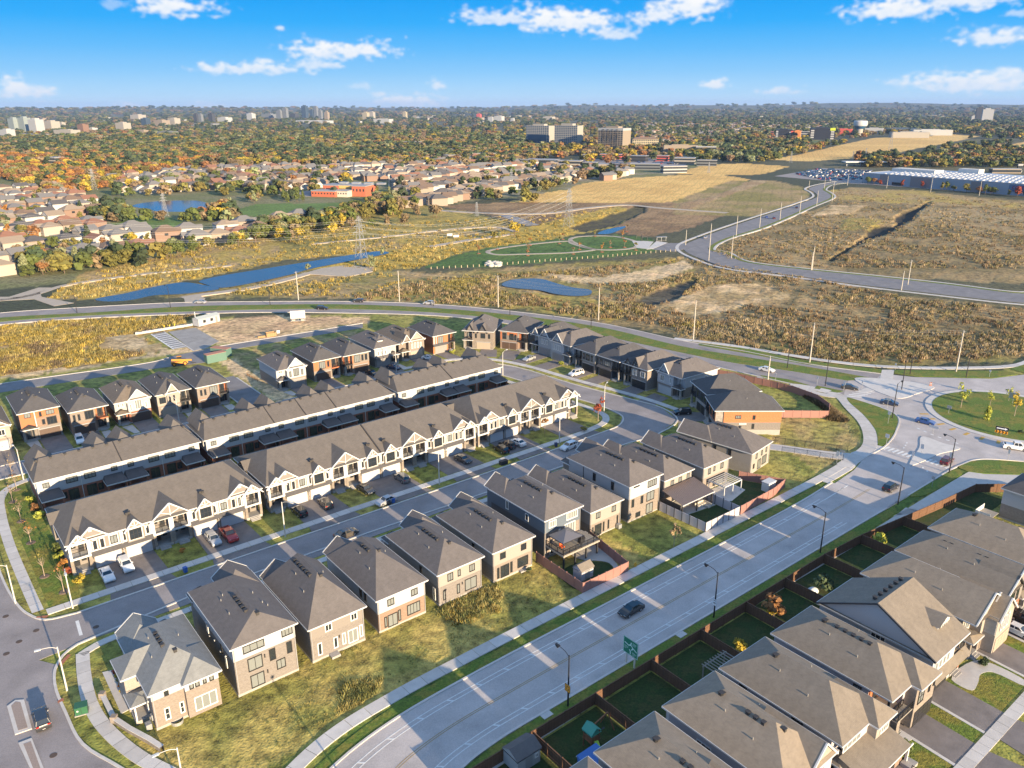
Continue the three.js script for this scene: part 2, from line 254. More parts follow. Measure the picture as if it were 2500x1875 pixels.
const hillY=(x,z)=>{const r=Math.hypot(x,z);return r<5200?0:smooth(5200,12500,r)*(6+120*Math.pow(fbm(x /3600+4,z /2400,4),1.4))*(x>0?1.15:.9);};
{
const nr=560,na=560,r0=34,r1=26000,half=47*Math.PI /180;
const pos=new Float32Array((nr+1)*(na+1)*3),col=new Float32Array((nr+1)*(na+1)*3),uv=new Float32Array((nr+1)*(na+1)*2),idx=[];
let k=0;
for(let i=0;i<=nr;i++){
const r=r0*Math.pow(r1 /r0,Math.pow(i /nr,1.0));
for(let j=0;j<=na;j++,k++){
const t=(j /na*2-1)*half,x=r*Math.sin(t),z=-r*Math.cos(t);
let c=mix3([.04,.055,.035],[.10,.10,.06],smooth(.35,.65,fbm(x /260,z /260,5))),y=0,rough=0;
const wob=r<1600?(fbm(x /5,z /5,3)-.5)*2:0,wob2=r<1600?(fbm(x /5+50,z /5,3)-.5)*2:0;
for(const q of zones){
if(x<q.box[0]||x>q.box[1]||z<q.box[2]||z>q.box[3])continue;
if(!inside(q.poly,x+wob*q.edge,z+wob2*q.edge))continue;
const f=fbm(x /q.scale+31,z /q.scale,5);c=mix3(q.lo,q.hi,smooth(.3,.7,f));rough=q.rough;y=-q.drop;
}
if(rough)y-=rough*fbm(x /3.2,z /3.2,4)*1.6;
// low wooded hills on the horizon
y+=hillY(x,z);
const s=1 /0.6;
pos[k*3]=x;pos[k*3+1]=y-0.02;pos[k*3+2]=z;col[k*3]=c[0]*s;col[k*3+1]=c[1]*s;col[k*3+2]=c[2]*s;uv[k*2]=x;uv[k*2+1]=-z;
if(i<nr&&j<na){const p=k,q=k+na+1;idx.push(p,p+1,q+1,p,q+1,q);}
}
}
const g=new THREE.BufferGeometry();
g.setAttribute('position',new THREE.BufferAttribute(pos,3));g.setAttribute('color',new THREE.BufferAttribute(col,3));g.setAttribute('uv',new THREE.BufferAttribute(uv,2));g.setIndex(idx);g.computeVertexNormals();
struct('ground',g,std(0xffffff,{vertexColors:true,map:sized(T.weeds,26),bumpMap:sized(T.weedsBump,26),bumpScale:.14,roughness:1}));
// behind and beside the viewer
const side=[];for(let i=0;i<=40;i++){const t=half+(i /40)*(2*Math.PI-2*half);side.push(t);}
const m=new Mb();
for(let i=0;i<40;i++){const q=(r,t)=>[r*Math.sin(t),-.02,-r*Math.cos(t)];m.quad(q(34,side[i]),q(34,side[i+1]),q(26000,side[i+1]),q(26000,side[i]));if(i<40)m.tri([0,-.02,0],q(34,side[i+1]),q(34,side[i]));}
for(let i=0;i<20;i++){const t0=-half+i /20*2*half,t1=-half+(i+1) /20*2*half,q=(t)=>[34*Math.sin(t),-.02,-34*Math.cos(t)];m.tri([0,-.02,0],q(t1),q(t0));}
struct('ground',m.geo,std([.22,.22,.1],{map:sized(T.weeds,26),roughness:1,side:THREE.DoubleSide}));
}

// ---------------------------------------------------------------- sheets and ribbons laid on the ground
function sheetGeo(poly,y,skirt=0.25){
const c=poly.map(([x,z])=>new THREE.Vector2(x,-z));if(THREE.ShapeUtils.isClockWise(c))c.reverse();
const m=new Mb();
for(const[i,j,k]of THREE.ShapeUtils.triangulateShape(c,[]))m.tri([c[i].x,y,-c[i].y],[c[j].x,y,-c[j].y],[c[k].x,y,-c[k].y]);
if(skirt)for(let i=0;i<c.length;i++){const p=c[i],q=c[(i+1)%c.length];m.quad([p.x,y-skirt,-p.y],[q.x,y-skirt,-q.y],[q.x,y,-q.y],[p.x,y,-p.y]);}
return m.geo;
}
const curved=(pts,n=8)=>{const c=new THREE.CatmullRomCurve3(pts.map(([x,z])=>new THREE.Vector3(x,0,z)),false,'centripetal');return c.getPoints((pts.length-1)*n).map((p)=>[p.x,p.z]);};
const curvedLoop=(pts,n=8)=>{const c=new THREE.CatmullRomCurve3(pts.map(([x,z])=>new THREE.Vector3(x,0,z)),true,'centripetal');return c.getPoints(pts.length*n).slice(0,-1).map((p)=>[p.x,p.z]);};
const even=(pts,n)=>{const c=new THREE.CatmullRomCurve3(pts.map(([x,z])=>new THREE.Vector3(x,0,z)),false,'centripetal');return c.getSpacedPoints(n).map((p)=>[p.x,p.z]);};
function offset(line,d){ // to the left of the way it runs when d > 0
return line.map((p,i)=>{const a=line[Math.max(0,i-1)],b=line[Math.min(line.length-1,i+1)],l=Math.hypot(b[0]-a[0],b[1]-a[1])||1;return[p[0]+(b[1]-a[1]) /l*d,p[1]-(b[0]-a[0]) /l*d];});
}
function ribbonGeo(L,Rr,y,skirt=0.25,m=new Mb()){
for(let i=0;i<L.length-1;i++){
const a=L[i],b=L[i+1],c=Rr[i+1],d=Rr[i],v=(p,q=y)=>[p[0],q,p[1]];
const up=(b[0]-a[0])*(d[1]-a[1])-(b[1]-a[1])*(d[0]-a[0]);
if(up<0)m.quad(v(a),v(b),v(c),v(d));else m.quad(v(d),v(c),v(b),v(a));
if(skirt){m.quad(v(a,y-skirt),v(b,y-skirt),v(b),v(a));m.quad(v(c,y-skirt),v(d,y-skirt),v(d),v(c));}
}
return m.geo;
}
const band=(line,w,y,skirt)=>ribbonGeo(offset(line,w /2),offset(line,-w /2),y,skirt);
// slabs of concrete with open joints along a line; each slab is a piece of the pavement
function pavement(line,w,label,len=1.9,y=0.1,name='pavement'){
const root=new THREE.Group();root.name=numbered(name);scene.add(root);root.userData.kind='structure';
const c=new THREE.CatmullRomCurve3(line.map(([x,z])=>new THREE.Vector3(x,0,z)),false,'centripetal'),n=Math.max(1,Math.round(c.getLength() /len)),pts=c.getSpacedPoints(n*2).map((p)=>[p.x,p.z]);
const L=offset(pts,w /2),Q=offset(pts,-w /2);
for(let i=0;i<n;i++){
const g=(s,k,t)=>[mix(s[2*i][0],s[2*i+2][0],t),mix(s[2*i][1],s[2*i+2][1],t)];
const sl=[g(L,i,.008),[L[2*i+1][0],L[2*i+1][1]],g(L,i,.992)],sr=[g(Q,i,.008),[Q[2*i+1][0],Q[2*i+1][1]],g(Q,i,.992)];
part('slab',ribbonGeo(sl,sr,y+(hash(i,5)-.5)*.012,.14),M.slab[Math.floor(hash(i,n)*3)],root);
}
return root;
}
const M={
road:std([.36,.325,.32],{map:sized(T.asphalt,24),bumpMap:sized(T.bumpFine,4),bumpScale:.008,roughness:.92}),
roadDark:std([.27,.26,.27],{map:sized(T.asphalt,18),bumpMap:sized(T.bumpFine,4),bumpScale:.008,roughness:.92}),
drive:std([.255,.225,.215],{map:sized(T.asphalt,9),bumpMap:sized(T.bumpFine,3),bumpScale:.008,roughness:.95}),
slab:[0,1,2].map((i)=>std([.60+.04*i,.565+.04*i,.53+.04*i],{map:sized(T.concrete,5+i),roughness:.9})),
curb:std([.66,.62,.58],{map:sized(T.concrete,5),roughness:.9}),
paint:std([.82,.82,.80],{map:sized(T.speck,3),roughness:.8}),
yellow:std([.62,.38,.08],{map:sized(T.speck,3),roughness:.8}),
verge:std([.27,.285,.10],{map:sized(T.grass,9),bumpMap:sized(T.weedsBump,6),bumpScale:.04,roughness:1}),
lawn:std([.30,.295,.10],{map:sized(T.grass,11),bumpMap:sized(T.weedsBump,7),bumpScale:.1,roughness:1}),
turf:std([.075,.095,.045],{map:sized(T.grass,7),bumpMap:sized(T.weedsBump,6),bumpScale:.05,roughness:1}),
trail:std([.50,.43,.35],{map:sized(T.concrete,9),roughness:1}),
brickPad:std([.45,.17,.10],{map:sized(T.speck,1),roughness:.9}),
water:std([.035,.055,.085],{roughness:.14,metalness:0,bumpMap:sized(T.bumpFine,9),bumpScale:.01}),
};
const ab=(list)=>pab(list);
const road=(name,poly,y=.03,m=M.road)=>struct(name,sheetGeo(poly,y),m);
function curbLine(line,w=.32,y=.14,name='kerb'){return struct(name,band(line,w,y,.2),M.curb);}

// ---- main road
const mainN=even(ab([[4,54],[14,61.3],[22,66],[30,69.3],[38,70.9],[50,71.5],[80,71.5],[128,71.5],[141,72.2]]),90);
const mainS=even(ab([[20,40],[30,53],[35,57.4],[40,59.6],[46,60.4],[56,60.4],[86,60.3],[128,60.2],[147,60]]),90);
M.mainRoad=std([.58,.53,.51],{map:sized(T.asphalt,24),bumpMap:sized(T.bumpFine,4),bumpScale:.008,roughness:.92});
struct('main_road',ribbonGeo(mainN,mainS,.03),M.mainRoad);
curbLine(offset(mainN,.16));curbLine(offset(mainS,-.16));
struct('grass_verge',ribbonGeo(even(ab([[6,58],[14,63.6],[22,68],[30,71.2],[38,72.9],[50,73.5],[80,73.5],[140,73.4]]),60),even(ab([[5,55],[14,61.8],[22,66.5],[30,69.8],[38,71.4],[50,71.9],[80,71.9],[136,71.9]]),60),.05),M.verge);
struct('grass_verge',ribbonGeo(even(ab([[28,51],[36,57],[42,59.4],[48,60],[86,59.9],[128,59.8],[141,59.5]]),60),even(ab([[30,48],[38,55.4],[44,57.8],[50,58],[86,57.7],[128,57.7],[139,57.9]]),60),.05),M.verge);
pavement(ab([[8,60.3],[16,66.2],[24,71.1],[31,73.6],[40,74.6],[52,74.9],[80,75],[110,74.9],[140,74.9],[152,75.4]]),1.9,'',2.9);
struct('pavement',ribbonGeo(even(ab([[40,57.2],[60,57.75],[100,57.6],[138,57.5],[142,57.8]]),40),even(ab([[40,56.9],[60,57.3],[100,57.0],[138,55.8],[143,55.2]]),40),.08),M.slab[0]);
// approach to the roundabout, the roundabout and its arms
const RC=[208.7,64.9];
const ring=(r,t0,t1,n)=>Array.from({length:n+1},(_,i)=>{const t=mix(t0,t1,i /n)*Math.PI /180;return[RC[0]+r*Math.cos(t),RC[1]+r*Math.sin(t)];});
road('roundabout',ab([[139,60.3],[150,60],[166,60],[172,59.6],[180,55],[184,48],[188,40],[230,34],[262,60],[262,76],[246,75],[235,79.5],[220,93.5],[216,100.6],[207.5,119.5],[204,138],[185,131],[187.4,119],[190.2,105.5],[190.6,97],[187.9,83],[177.3,77.4],[166.4,74.5],[158,74.5],[150,72.6],[139,71.6]]),.034,M.mainRoad);
struct('traffic_island',sheetGeo(ab(ring(18.5,0,360,64).slice(0,-1)),.16),M.curb);
struct('island_lawn',sheetGeo(ab(ring(16.9,0,360,64).slice(0,-1)),.2),M.verge);
struct('grass_verge',sheetGeo(curvedLoop(ab([[189.9,96.5],[187.6,83],[177,77.6],[167,75.2],[166.2,75.6],[173.5,80.2],[181,87.2],[187.5,95]]),6),.12),M.verge);
curbLine(curved(ab([[190.2,100],[190.3,96.6],[187.9,82.8],[177.2,77.3],[166.6,74.6],[158,74.4]]),8));
pavement(ab([[187.6,112],[190.2,101.5],[189,98],[183.4,92],[177,85],[171,80.4],[164,76.8],[157,75.6],[150,75]]),3.0,'',2.6);
// the multi-use path that widens beside the crossing
struct('pavement',sheetGeo(ab([[140,72.6],[150,73],[158,74.6],[166.4,74.7],[166,76.4],[158,77.6],[150,76.2],[140,75.8]]),.07),M.slab[1]);
struct('traffic_island',sheetGeo(curvedLoop(ab([[161,66.2],[165.6,67.8],[172,69.4],[179,71.9],[178.6,67],[178.9,63.6],[172,65],[166,65.4]]),6),.15),M.slab[2]);
struct('traffic_island',sheetGeo(curvedLoop(ab([[205.8,103.5],[199.4,88],[207,86.4],[216,86.3],[212,97.6]]),6),.15),M.slab[2]);
struct('grass_verge',sheetGeo(curvedLoop(ab([[168.6,59.7],[175.2,58.2],[180.5,53],[185,46],[180,44],[175,49.4],[169.2,54.9],[167.6,57.5]]),5),.12),M.verge);
struct('pavement',sheetGeo(ab([[137,57.6],[142,57.4],[147,57.4],[163.6,57.2],[167.6,57.1],[169,54.6],[175,49],[181,42],[177,38],[170,46],[162.8,53.5],[152,54.6],[142.5,55]]),.08),M.slab[0]);
struct('grass_verge',sheetGeo(curvedLoop(ab([[147,59.5],[158,59.6],[166.8,59.2],[166.2,57.8],[163,57.5],[150,57.9]]),5),.12),M.verge);
curbLine(curved(ab([[139,59.9],[148,59.9],[166,59.9],[170,59.6],[176,58.4],[181,53.4],[185.5,46.5]]),8));

// ---- the arterial with its green median
const artN0=even([...px(f4,[[-500,390],[0,330],[600,290],[1185,262],[1700,256]]),...px(f5,[[0,255],[600,274],[1200,330],[1700,400]]),...px(f6,[[0,512],[400,580],[800,660],[1290,727]])],150);
const artN1=even([...px(f4,[[-500,430],[0,362],[600,328],[1200,289],[1700,278]]),...px(f5,[[0,275],[600,299],[1200,354],[1700,428]]),...px(f6,[[0,550],[400,617],[900,697],[1250,760]])],150);
const artS0=even([...px(f4,[[-500,450],[80,380],[600,345],[1250,319],[1700,307]]),...px(f5,[[0,304],[600,327],[1000,365],[1500,440]]),...px(f6,[[0,590],[300,650],[700,708],[1070,770]])],150);
const artS1=even([...px(f4,[[-500,470],[80,398],[600,362],[1250,336],[1700,326]]),...px(f5,[[0,330],[600,347],[1000,388],[1500,478]]),...px(f6,[[0,632],[260,690],[600,768],[1040,868]])],150);
struct('arterial_road',ribbonGeo(artN0,artN1,.05,.5),M.road);
struct('arterial_road',ribbonGeo(artS0,artS1,.05,.5),M.road);
struct('grass_median',ribbonGeo(artN1,artS0,.14,.5),M.verge);
curbLine(artN0,.4);curbLine(artS1,.4);
pavement([...px(f6,[[-60,496],[300,540],[700,605],[1000,650],[1300,678],[1800,688],[2150,672],[2300,620]])],2.2,'',6);
struct('grass_verge',sheetGeo(px(f6,[[100,527],[400,560],[800,640],[1290,700],[1280,722],[800,665],[400,592],[100,540]]),.1),M.verge);
struct('grass_verge',sheetGeo(px(f6,[[1370,702],[1800,706],[2080,706],[2170,730],[2000,755],[1500,742],[1370,722]]),.1),M.verge);
struct('grass_verge',sheetGeo(px(f6,[[2120,695],[2230,660],[2400,640],[2400,720],[2230,725]]),.1),M.verge);
struct('grass_verge',sheetGeo(px(f6,[[500,735],[680,762],[820,800],[700,790],[520,752]]),.1),M.verge);
struct('grass_verge',sheetGeo(px(f6,[[870,803],[1040,838],[1000,850],[850,822]]),.1),M.verge);
struct('pavement',ribbonGeo(even(px(f6,[[480,745],[640,790],[780,815],[900,850],[1060,868]]),30),even(px(f6,[[460,760],[620,806],[790,840],[930,875],[1080,885]]),30),.09),M.slab[0]);
struct('pavement',sheetGeo(px(f6,[[1290,700],[1370,700],[1350,800],[1190,850],[1130,840],[1270,780]]),.07),M.slab[1]);

// ---- the road on the far right that swings round the park corner and on to the superstore
const farR0=even([...px(f6,[[2400,175],[2212,205],[1700,145],[1200,90],[800,50],[400,0]]),...px(f3,[[250,1105],[175,1095],[170,1070],[260,1020],[500,945],[820,810],[960,745],[930,715],[905,700],[960,665],[1050,655]])],160);
const farR1=even([...px(f6,[[2400,270],[2212,265],[1600,200],[1100,140],[700,85],[300,35]]),...px(f3,[[120,1150],[10,1095],[10,1060],[120,1010],[400,910],[760,790],[870,745],[850,715],[815,695],[880,670],[1020,645]])],160);
struct('far_road',ribbonGeo(farR0,farR1,.06,.5),M.roadDark);
struct('pavement',band(offset(farR1,3.4),1.8,.1,.4),M.slab[1]);
struct('pavement',band(offset(farR0,-3.2),1.4,.1,.4),M.slab[1]);
struct('grass_verge',ribbonGeo(offset(farR0,-.3),offset(farR0,-2.3),.08,.4),M.verge);
struct('far_road',ribbonGeo(even(px(f3,[[1020,655],[1400,680],[1800,710],[2240,745],[2500,760]]),40),even(px(f3,[[1040,648],[1400,672],[1800,700],[2240,732],[2500,745]]),40),.07,.5),M.road);
// gravel tracks
const track=(f,pts,w,name='gravel_track',m=M.trail)=>struct(name,band(even(px(f,pts),(pts.length-1)*8),w,.05,.4),m);
track(f2,[[640,832],[900,848],[1300,852],[1600,815],[1850,797],[2050,815],[2500,848]],6);
track(f2,[[1060,862],[1130,888],[1240,930]],9,'gravel_track',std([.36,.34,.34],{map:sized(T.asphalt,20)}));
track(f4,[[-300,290],[200,215],[420,150],[900,80],[1500,20]],3.2);
track(f2,[[-200,1050],[300,1000],[700,955],[1000,940],[1130,970]],3);
track(f2,[[560,1068],[850,1020],[1100,985]],5);
track(f4,[[1180,232],[1300,212],[1600,170],[1900,100],[2000,70]],4.5);
struct('gravel_track',sheetGeo(px(f4,[[-60,225],[60,225],[250,165],[330,165],[260,195],[270,225],[480,265],[350,285],[220,240],[-60,255]]),.05),M.trail);
struct('gravel_lot',sheetGeo(px(f4,[[1960,75],[2080,40],[2240,20],[2420,30],[2420,60],[2250,95]]),.06),M.trail);
struct('gravel_lot',sheetGeo(px(f4,[[1190,225],[1290,215],[1330,235],[1310,262],[1200,268]]),.06),M.trail);

// ---- water
const water=(f,pts,label)=>struct('pond',sheetGeo(curvedLoop(px(f,pts),6),.06,.3),M.water);
water(f4,[[615,240],[800,205],[1000,160],[1180,132],[1330,150],[1420,172],[1330,188],[1180,205],[1000,215],[850,245],[700,255]]);
water(f4,[[1290,125],[1400,95],[1700,45],[1950,5],[2200,-35],[2450,-70],[2520,-62],[2300,-15],[2000,45],[1900,75],[1700,120],[1500,158],[1420,165],[1320,140]]);
water(f5,[[1040,140],[1120,112],[1280,108],[1400,140],[1500,165],[1610,180],[1600,212],[1500,218],[1380,205],[1280,182],[1130,168],[1050,155]]);
water(f1,[[860,800],[1000,775],[1250,768],[1340,785],[1360,810],[1250,838],[1020,838],[960,820],[900,815]]);
water(f2,[[1660,985],[1720,955],[1840,935],[1800,960],[1720,985]]);
struct('far_road',sheetGeo(px(f3,[[1660,475],[1720,460],[1790,430],[1860,432],[1780,455],[1700,478]]),.1),M.road);

// ---- the park: lawn with looped paths, a paved corner
{
const loop1=curvedLoop(px(f2,[[945,1100],[1010,1080],[1220,1052],[1470,1032],[1490,1045],[1590,1075],[1640,1085],[1480,1105],[1180,1115],[1000,1118]]),8);
const loop2=curvedLoop(px(f2,[[1480,1020],[1530,1003],[1640,997],[1760,1000],[1880,1025],[1915,1050],[1890,1075],[1780,1087],[1650,1085],[1540,1055]]),8);
for(const l of[loop1,loop2])struct('park_path',band([...l,l[0],l[1]],2.6,.06),M.trail);
struct('park_plaza',sheetGeo(px(f2,[[1880,1030],[1960,1030],[2020,1035],[1980,1082],[1910,1075]]),.07),M.slab[1]);
struct('park_plaza',sheetGeo(px(f2,[[2040,1030],[2110,1042],[2020,1080],[1975,1085]]),.07),M.slab[2]);
struct('car_park',sheetGeo(px(f2,[[2110,1044],[2230,1045],[2230,1080],[2160,1100],[2010,1085],[2025,1080]]),.07),M.roadDark);
}

// ---- local streets
const s1N=120.3,s1S=112.1;
road('street',ab([[5.5,s1S-.4],[10.5,s1S],[124,s1S],[131,s1S-1],[143,s1S+2],[146.5,122],[145,132],[141.5,150],[138.8,172],[134,181],[126,186.5],[110,188],[-20,188],[-20,180.5],[108,180.5],[122,179.4],[129,175],[131.5,166],[133.8,145],[135.5,132],[134.5,124.4],[130,121],[124,s1N],[12,s1N],[8,121.4],[6.3,124.4],[5.4,128],[4.6,140],[5.5,160],[5.2,176],[4,180.5],[-7.5,180.5],[-7.5,80],[-2,66],[2,58],[10,60.5],[13,74],[9.5,84],[6.8,91],[6.3,98],[6.3,105],[7.3,109]]),.032);
for(const l of[[[12,s1N],[124,s1N],[130,121],[134.5,124.4],[135.5,132],[133.8,145],[131.5,166],[129,175],[122,179.4],[108,180.5],[8,180.5]],
[[124,s1S],[10.5,s1S],[7.3,109],[6.3,105],[6.3,98],[6.8,91],[9.5,84],[13,74]],[[12,s1N],[8,121.4],[6.3,124.4],[5.4,128],[4.6,140],[5.5,160],[5.2,176]],
[[131,s1S-1],[143,s1S+2],[146.5,122],[145,132],[141.5,150],[138.8,172],[134,181],[126,186.5],[110,188],[74,188]],[[62,188],[-20,188]],[[124,s1S],[131,s1S-1]]])curbLine(curved(ab(l),4),.34);
road('street',ab([[64.5,187.9],[71.5,187.9],[71.5,216],[64.5,216]]),.036,M.roadDark);
road('street',[...px(f4,[[-300,845],[0,790],[1000,645],[1090,615]]),...px(f4,[[1420,545],[2230,415],[2350,400],[2350,425],[2230,445],[1480,570],[1330,650],[1000,690],[0,845],[-300,900]])],.036,M.roadDark);
curbLine(even(px(f4,[[-300,845],[0,790],[1000,645],[1090,620]]),40),.4);curbLine(even(px(f4,[[1420,545],[2230,415],[2350,395]]),40),.4);
curbLine(even(ab([[71.6,190],[71.6,214]]),10),.35);curbLine(even(ab([[64.4,190],[64.4,212]]),10),.35);
// lots by the site
road('car_park',px(f4,[[975,470],[1070,452],[1215,550],[1120,565]]),.05,std([.34,.33,.33],{map:sized(T.asphalt,12)}));
road('car_park',px(f4,[[1090,452],[1265,425],[1420,513],[1330,560],[1255,575]]),.05,std([.40,.38,.36],{map:sized(T.asphalt,12)}));
struct('painted_line',ribbonGeo(even(px(f4,[[975,468],[1120,566]]),2),even(px(f4,[[983,466],[1128,564]]),2),.06,.02),M.paint);
for(let i=0;i<9;i++){const t=(i+.5) /9;struct('painted_line',ribbonGeo([f4(mix(985,1125,t),mix(470,562,t)),f4(mix(1070,1210,t),mix(454,548,t))],[f4(mix(988,1128,t),mix(473,565,t)),f4(mix(1074,1214,t),mix(456,550,t))],.062,.01),M.paint);}
struct('kerb',band(even(px(f4,[[1063,452],[1258,578]]),4),.4,.12,.1),M.curb);
// pavements
pavement(ab([[8.5,123.4],[20,123.4],[60,123.3],[100,123.1],[122,123.3],[128.5,124.6],[131.5,127.4],[132.2,131]]),1.7,'',2.4);
pavement(ab([[132.4,131],[131.8,140],[130,156],[128.6,166]]),1.5,'',2.4);
pavement(ab([[7.5,124.4],[7.3,134],[7.2,150],[7.7,163],[8.6,171],[10.6,175],[15,177],[24,177.3]]),1.6,'',2.4);
pavement(ab([[148.6,119],[148.4,128],[147,138],[144.5,152],[141.6,172],[137.2,183],[128,189.4],[112,191]]),1.7,'',2.6);
pavement(ab([[10.6,109.6],[9.8,105],[9.1,98],[9.5,92.5],[11.4,85],[14.4,78],[15.6,74],[16,66]]),1.7,'',2.4);
pavement(ab([[10.3,109.2],[13,110.3],[24,110.5],[124,110.4]]),1.3,'',2.6);
// worn lawns beside the townhouse street and round the crescent corner
struct('grass_verge',ribbonGeo(ab([[9,124.3],[9,176]]),ab([[13.6,124.3],[13.6,176]]),.03),M.lawn);
// tactile plates at the crossings
for(const l of[[[7.2,123],[8.6,122.2],[8.2,121.8],[6.9,122.7]],[[7.7,108.3],[9.2,110],[8.9,110.4],[7.4,108.8]],[[5.9,101],[6.6,101.2],[6.6,100.6],[5.9,100.5]]])struct('tactile_plate',sheetGeo(ab(l),.145,.02),M.brickPad);

// ---- painted markings
const stripe=(line,w,y=.045,m=M.paint)=>struct('painted_line',band(line,w,y,.01),m);
const between=(t)=>mainN.map((p,i)=>[mix(p[0],mainS[i][0],t),mix(p[1],mainS[i][1],t)]);
const cut=(l,a,b)=>l.slice(Math.floor(a*(l.length-1)),Math.ceil(b*(l.length-1))+1);
stripe(cut(between(.145),0,.93),.13);stripe(cut(between(.205),0,.93),.13);stripe(cut(between(.80),.05,.86),.13);stripe(cut(between(.86),.05,.86),.13);
for(let i=4;i<84;i+=3){const q=(t)=>between(t)[i];stripe([q(.145),q(.205)],.22,.047);if(i<78)stripe([q(.80),q(.86)],.22,.047);}
stripe(cut(between(.49),.0,1),.09,.045,std([.42,.30,.12],{map:sized(T.speck,3)}));stripe(cut(between(.515),.0,1),.09,.045,std([.42,.30,.12],{map:sized(T.speck,3)}));
for(let i=0;i<7;i++){const b=74.1-i*1.05;stripe(ab([[165.0,b],[167.4,b-.25]]),.55,.05);}
for(let i=0;i<6;i++){const b=65-i*1.0;stripe(ab([[165.6,b],[168,b-.2]]),.55,.05);}
for(let i=0;i<5;i++){const p=f6(1140-i*22,832+i*9),q=f6(1240-i*20,846+i*8);stripe([p,q],.5,.05);}
for(let i=0;i<9;i++){const t=(214-i*9.5)*Math.PI /180,q=(r)=>{const p=W(RC[0]+r*Math.cos(t),RC[1]+r*Math.sin(t));return[p.x,p.z];};if(i!==20)stripe([q(19.2),q(21.3)],.75,.05,M.yellow);}
for(let i=0;i<6;i++){const t=(178-i*4)*Math.PI /180,q=(r)=>{const p=W(RC[0]+27.5*Math.cos(t+r),RC[1]+27.5*Math.sin(t+r));return[p.x,p.z];};stripe([q(0),q(.03)],.4,.05);}
for(const[a,b]of[[169,71.5],[170.6,71.9],[172.2,72.4],[162,64],[161,62.6]])stripe(ab([[a,b],[a+.7,b+.2]]),.35,.05);
stripe(ab([[11.3,114],[11.6,118.2]]),.45,.046);
for(let i=0;i<5;i++)stripe(cut(between(.21),.935+i*.013,.942+i*.013),.2,.046);

// ================================================================ houses: shared materials and small parts
Object.assign(M,{
roofGrey:std([.205,.185,.18],{map:sized(T.shingle,4),roughness:.95}),
roofBrown:std([.25,.205,.165],{map:sized(T.shingle,4),roughness:.95}),
roofDark:std([.135,.13,.135],{map:sized(T.shingle,4),roughness:.95}),
roofLight:std([.33,.34,.34],{map:sized(T.shingle,3.6),roughness:.95}),
roofTan:std([.40,.33,.255],{map:sized(T.shingle,4),roughness:.95}),
roofTan2:std([.33,.28,.225],{map:sized(T.shingle,3.7),roughness:.95}),
roofTown:std([.215,.19,.17],{map:sized(T.shingle,4.2),roughness:.95}),
brickBeige:std([.32,.27,.235],{map:sized(T.brick,2),roughness:.92}),
brickGrey:std([.28,.25,.232],{map:sized(T.brick,2),roughness:.92}),
brickBrown:std([.34,.235,.18],{map:sized(T.brick,2),roughness:.92}),
brickRed:std([.36,.15,.095],{map:sized(T.brick,2),roughness:.92}),
brickOrange:std([.62,.235,.105],{map:sized(T.brick,2.2),roughness:.92}),
stone:std([.34,.295,.255],{map:sized(T.stone,1.6),roughness:.92}),
stoneGrey:std([.42,.40,.38],{map:sized(T.stone,1.8),roughness:.92}),
sidingWhite:std([.48,.49,.52],{map:sized(T.siding,1),roughness:.75}),
sidingCream:std([.36,.325,.295],{map:sized(T.siding,1),roughness:.75}),
sidingTaupe:std([.26,.232,.213],{map:sized(T.siding,1),roughness:.75}),
sidingGrey:std([.42,.43,.45],{map:sized(T.siding,1),roughness:.75}),
sidingBlue:std([.13,.165,.21],{map:sized(T.siding,1),roughness:.75}),
sidingDark:std([.085,.09,.105],{map:sized(T.siding,1),roughness:.75}),
sidingLilac:std([.50,.47,.50],{map:sized(T.siding,1),roughness:.75}),
panelOrange:std([.50,.17,.075],{map:sized(T.siding,1.4),roughness:.7}),
stucco:std([.40,.36,.32],{map:sized(T.speck,2),roughness:.9}),
trim:std([.60,.60,.60],{roughness:.6}),
trimDark:std([.035,.035,.04],{roughness:.5}),
trimGrey:std([.30,.30,.31],{roughness:.6}),
foundation:std([.42,.40,.38],{map:sized(T.concrete,3),roughness:.9}),
frameBlack:std([.025,.025,.028],{roughness:.45}),
frameWhite:std([.72,.72,.71],{roughness:.5}),
glass:new THREE.MeshPhysicalMaterial({color:new THREE.Color().setRGB(.025,.032,.04),roughness:.05,specularIntensity:1,clearcoat:1,clearcoatRoughness:.03}),
blind:new THREE.MeshPhysicalMaterial({color:new THREE.Color().setRGB(.21,.225,.225),roughness:.25,clearcoat:1,clearcoatRoughness:.04}),  // pale pane: drawn blinds and bright reflections put into one colour
doorWhite:std([.46,.47,.50],{roughness:.55}),
doorBrown:std([.10,.065,.05],{roughness:.55}),
doorGrey:std([.27,.255,.25],{roughness:.55}),
doorBlack:std([.028,.028,.032],{roughness:.4}),
doorTan:std([.40,.33,.26],{roughness:.55}),
vent:std([.045,.042,.042],{roughness:.7}),
pipe:std([.34,.33,.32],{roughness:.5,metalness:.2}),
wood:std([.20,.105,.06],{map:sized(T.wood,1.2),roughness:.9}),
woodDeck:std([.40,.36,.31],{map:sized(T.wood,1.1),roughness:.9}),
vinyl:std([.32,.165,.14],{roughness:.6}),
vinylGrey:std([.50,.47,.50],{roughness:.6}),
metalDark:std([.03,.03,.034],{roughness:.4,metalness:.4}),
metalGrey:std([.45,.46,.47],{roughness:.45,metalness:.5}),
metalRoof:std([.24,.19,.175],{roughness:.35,metalness:.5}),
});
const winCache=new Map();
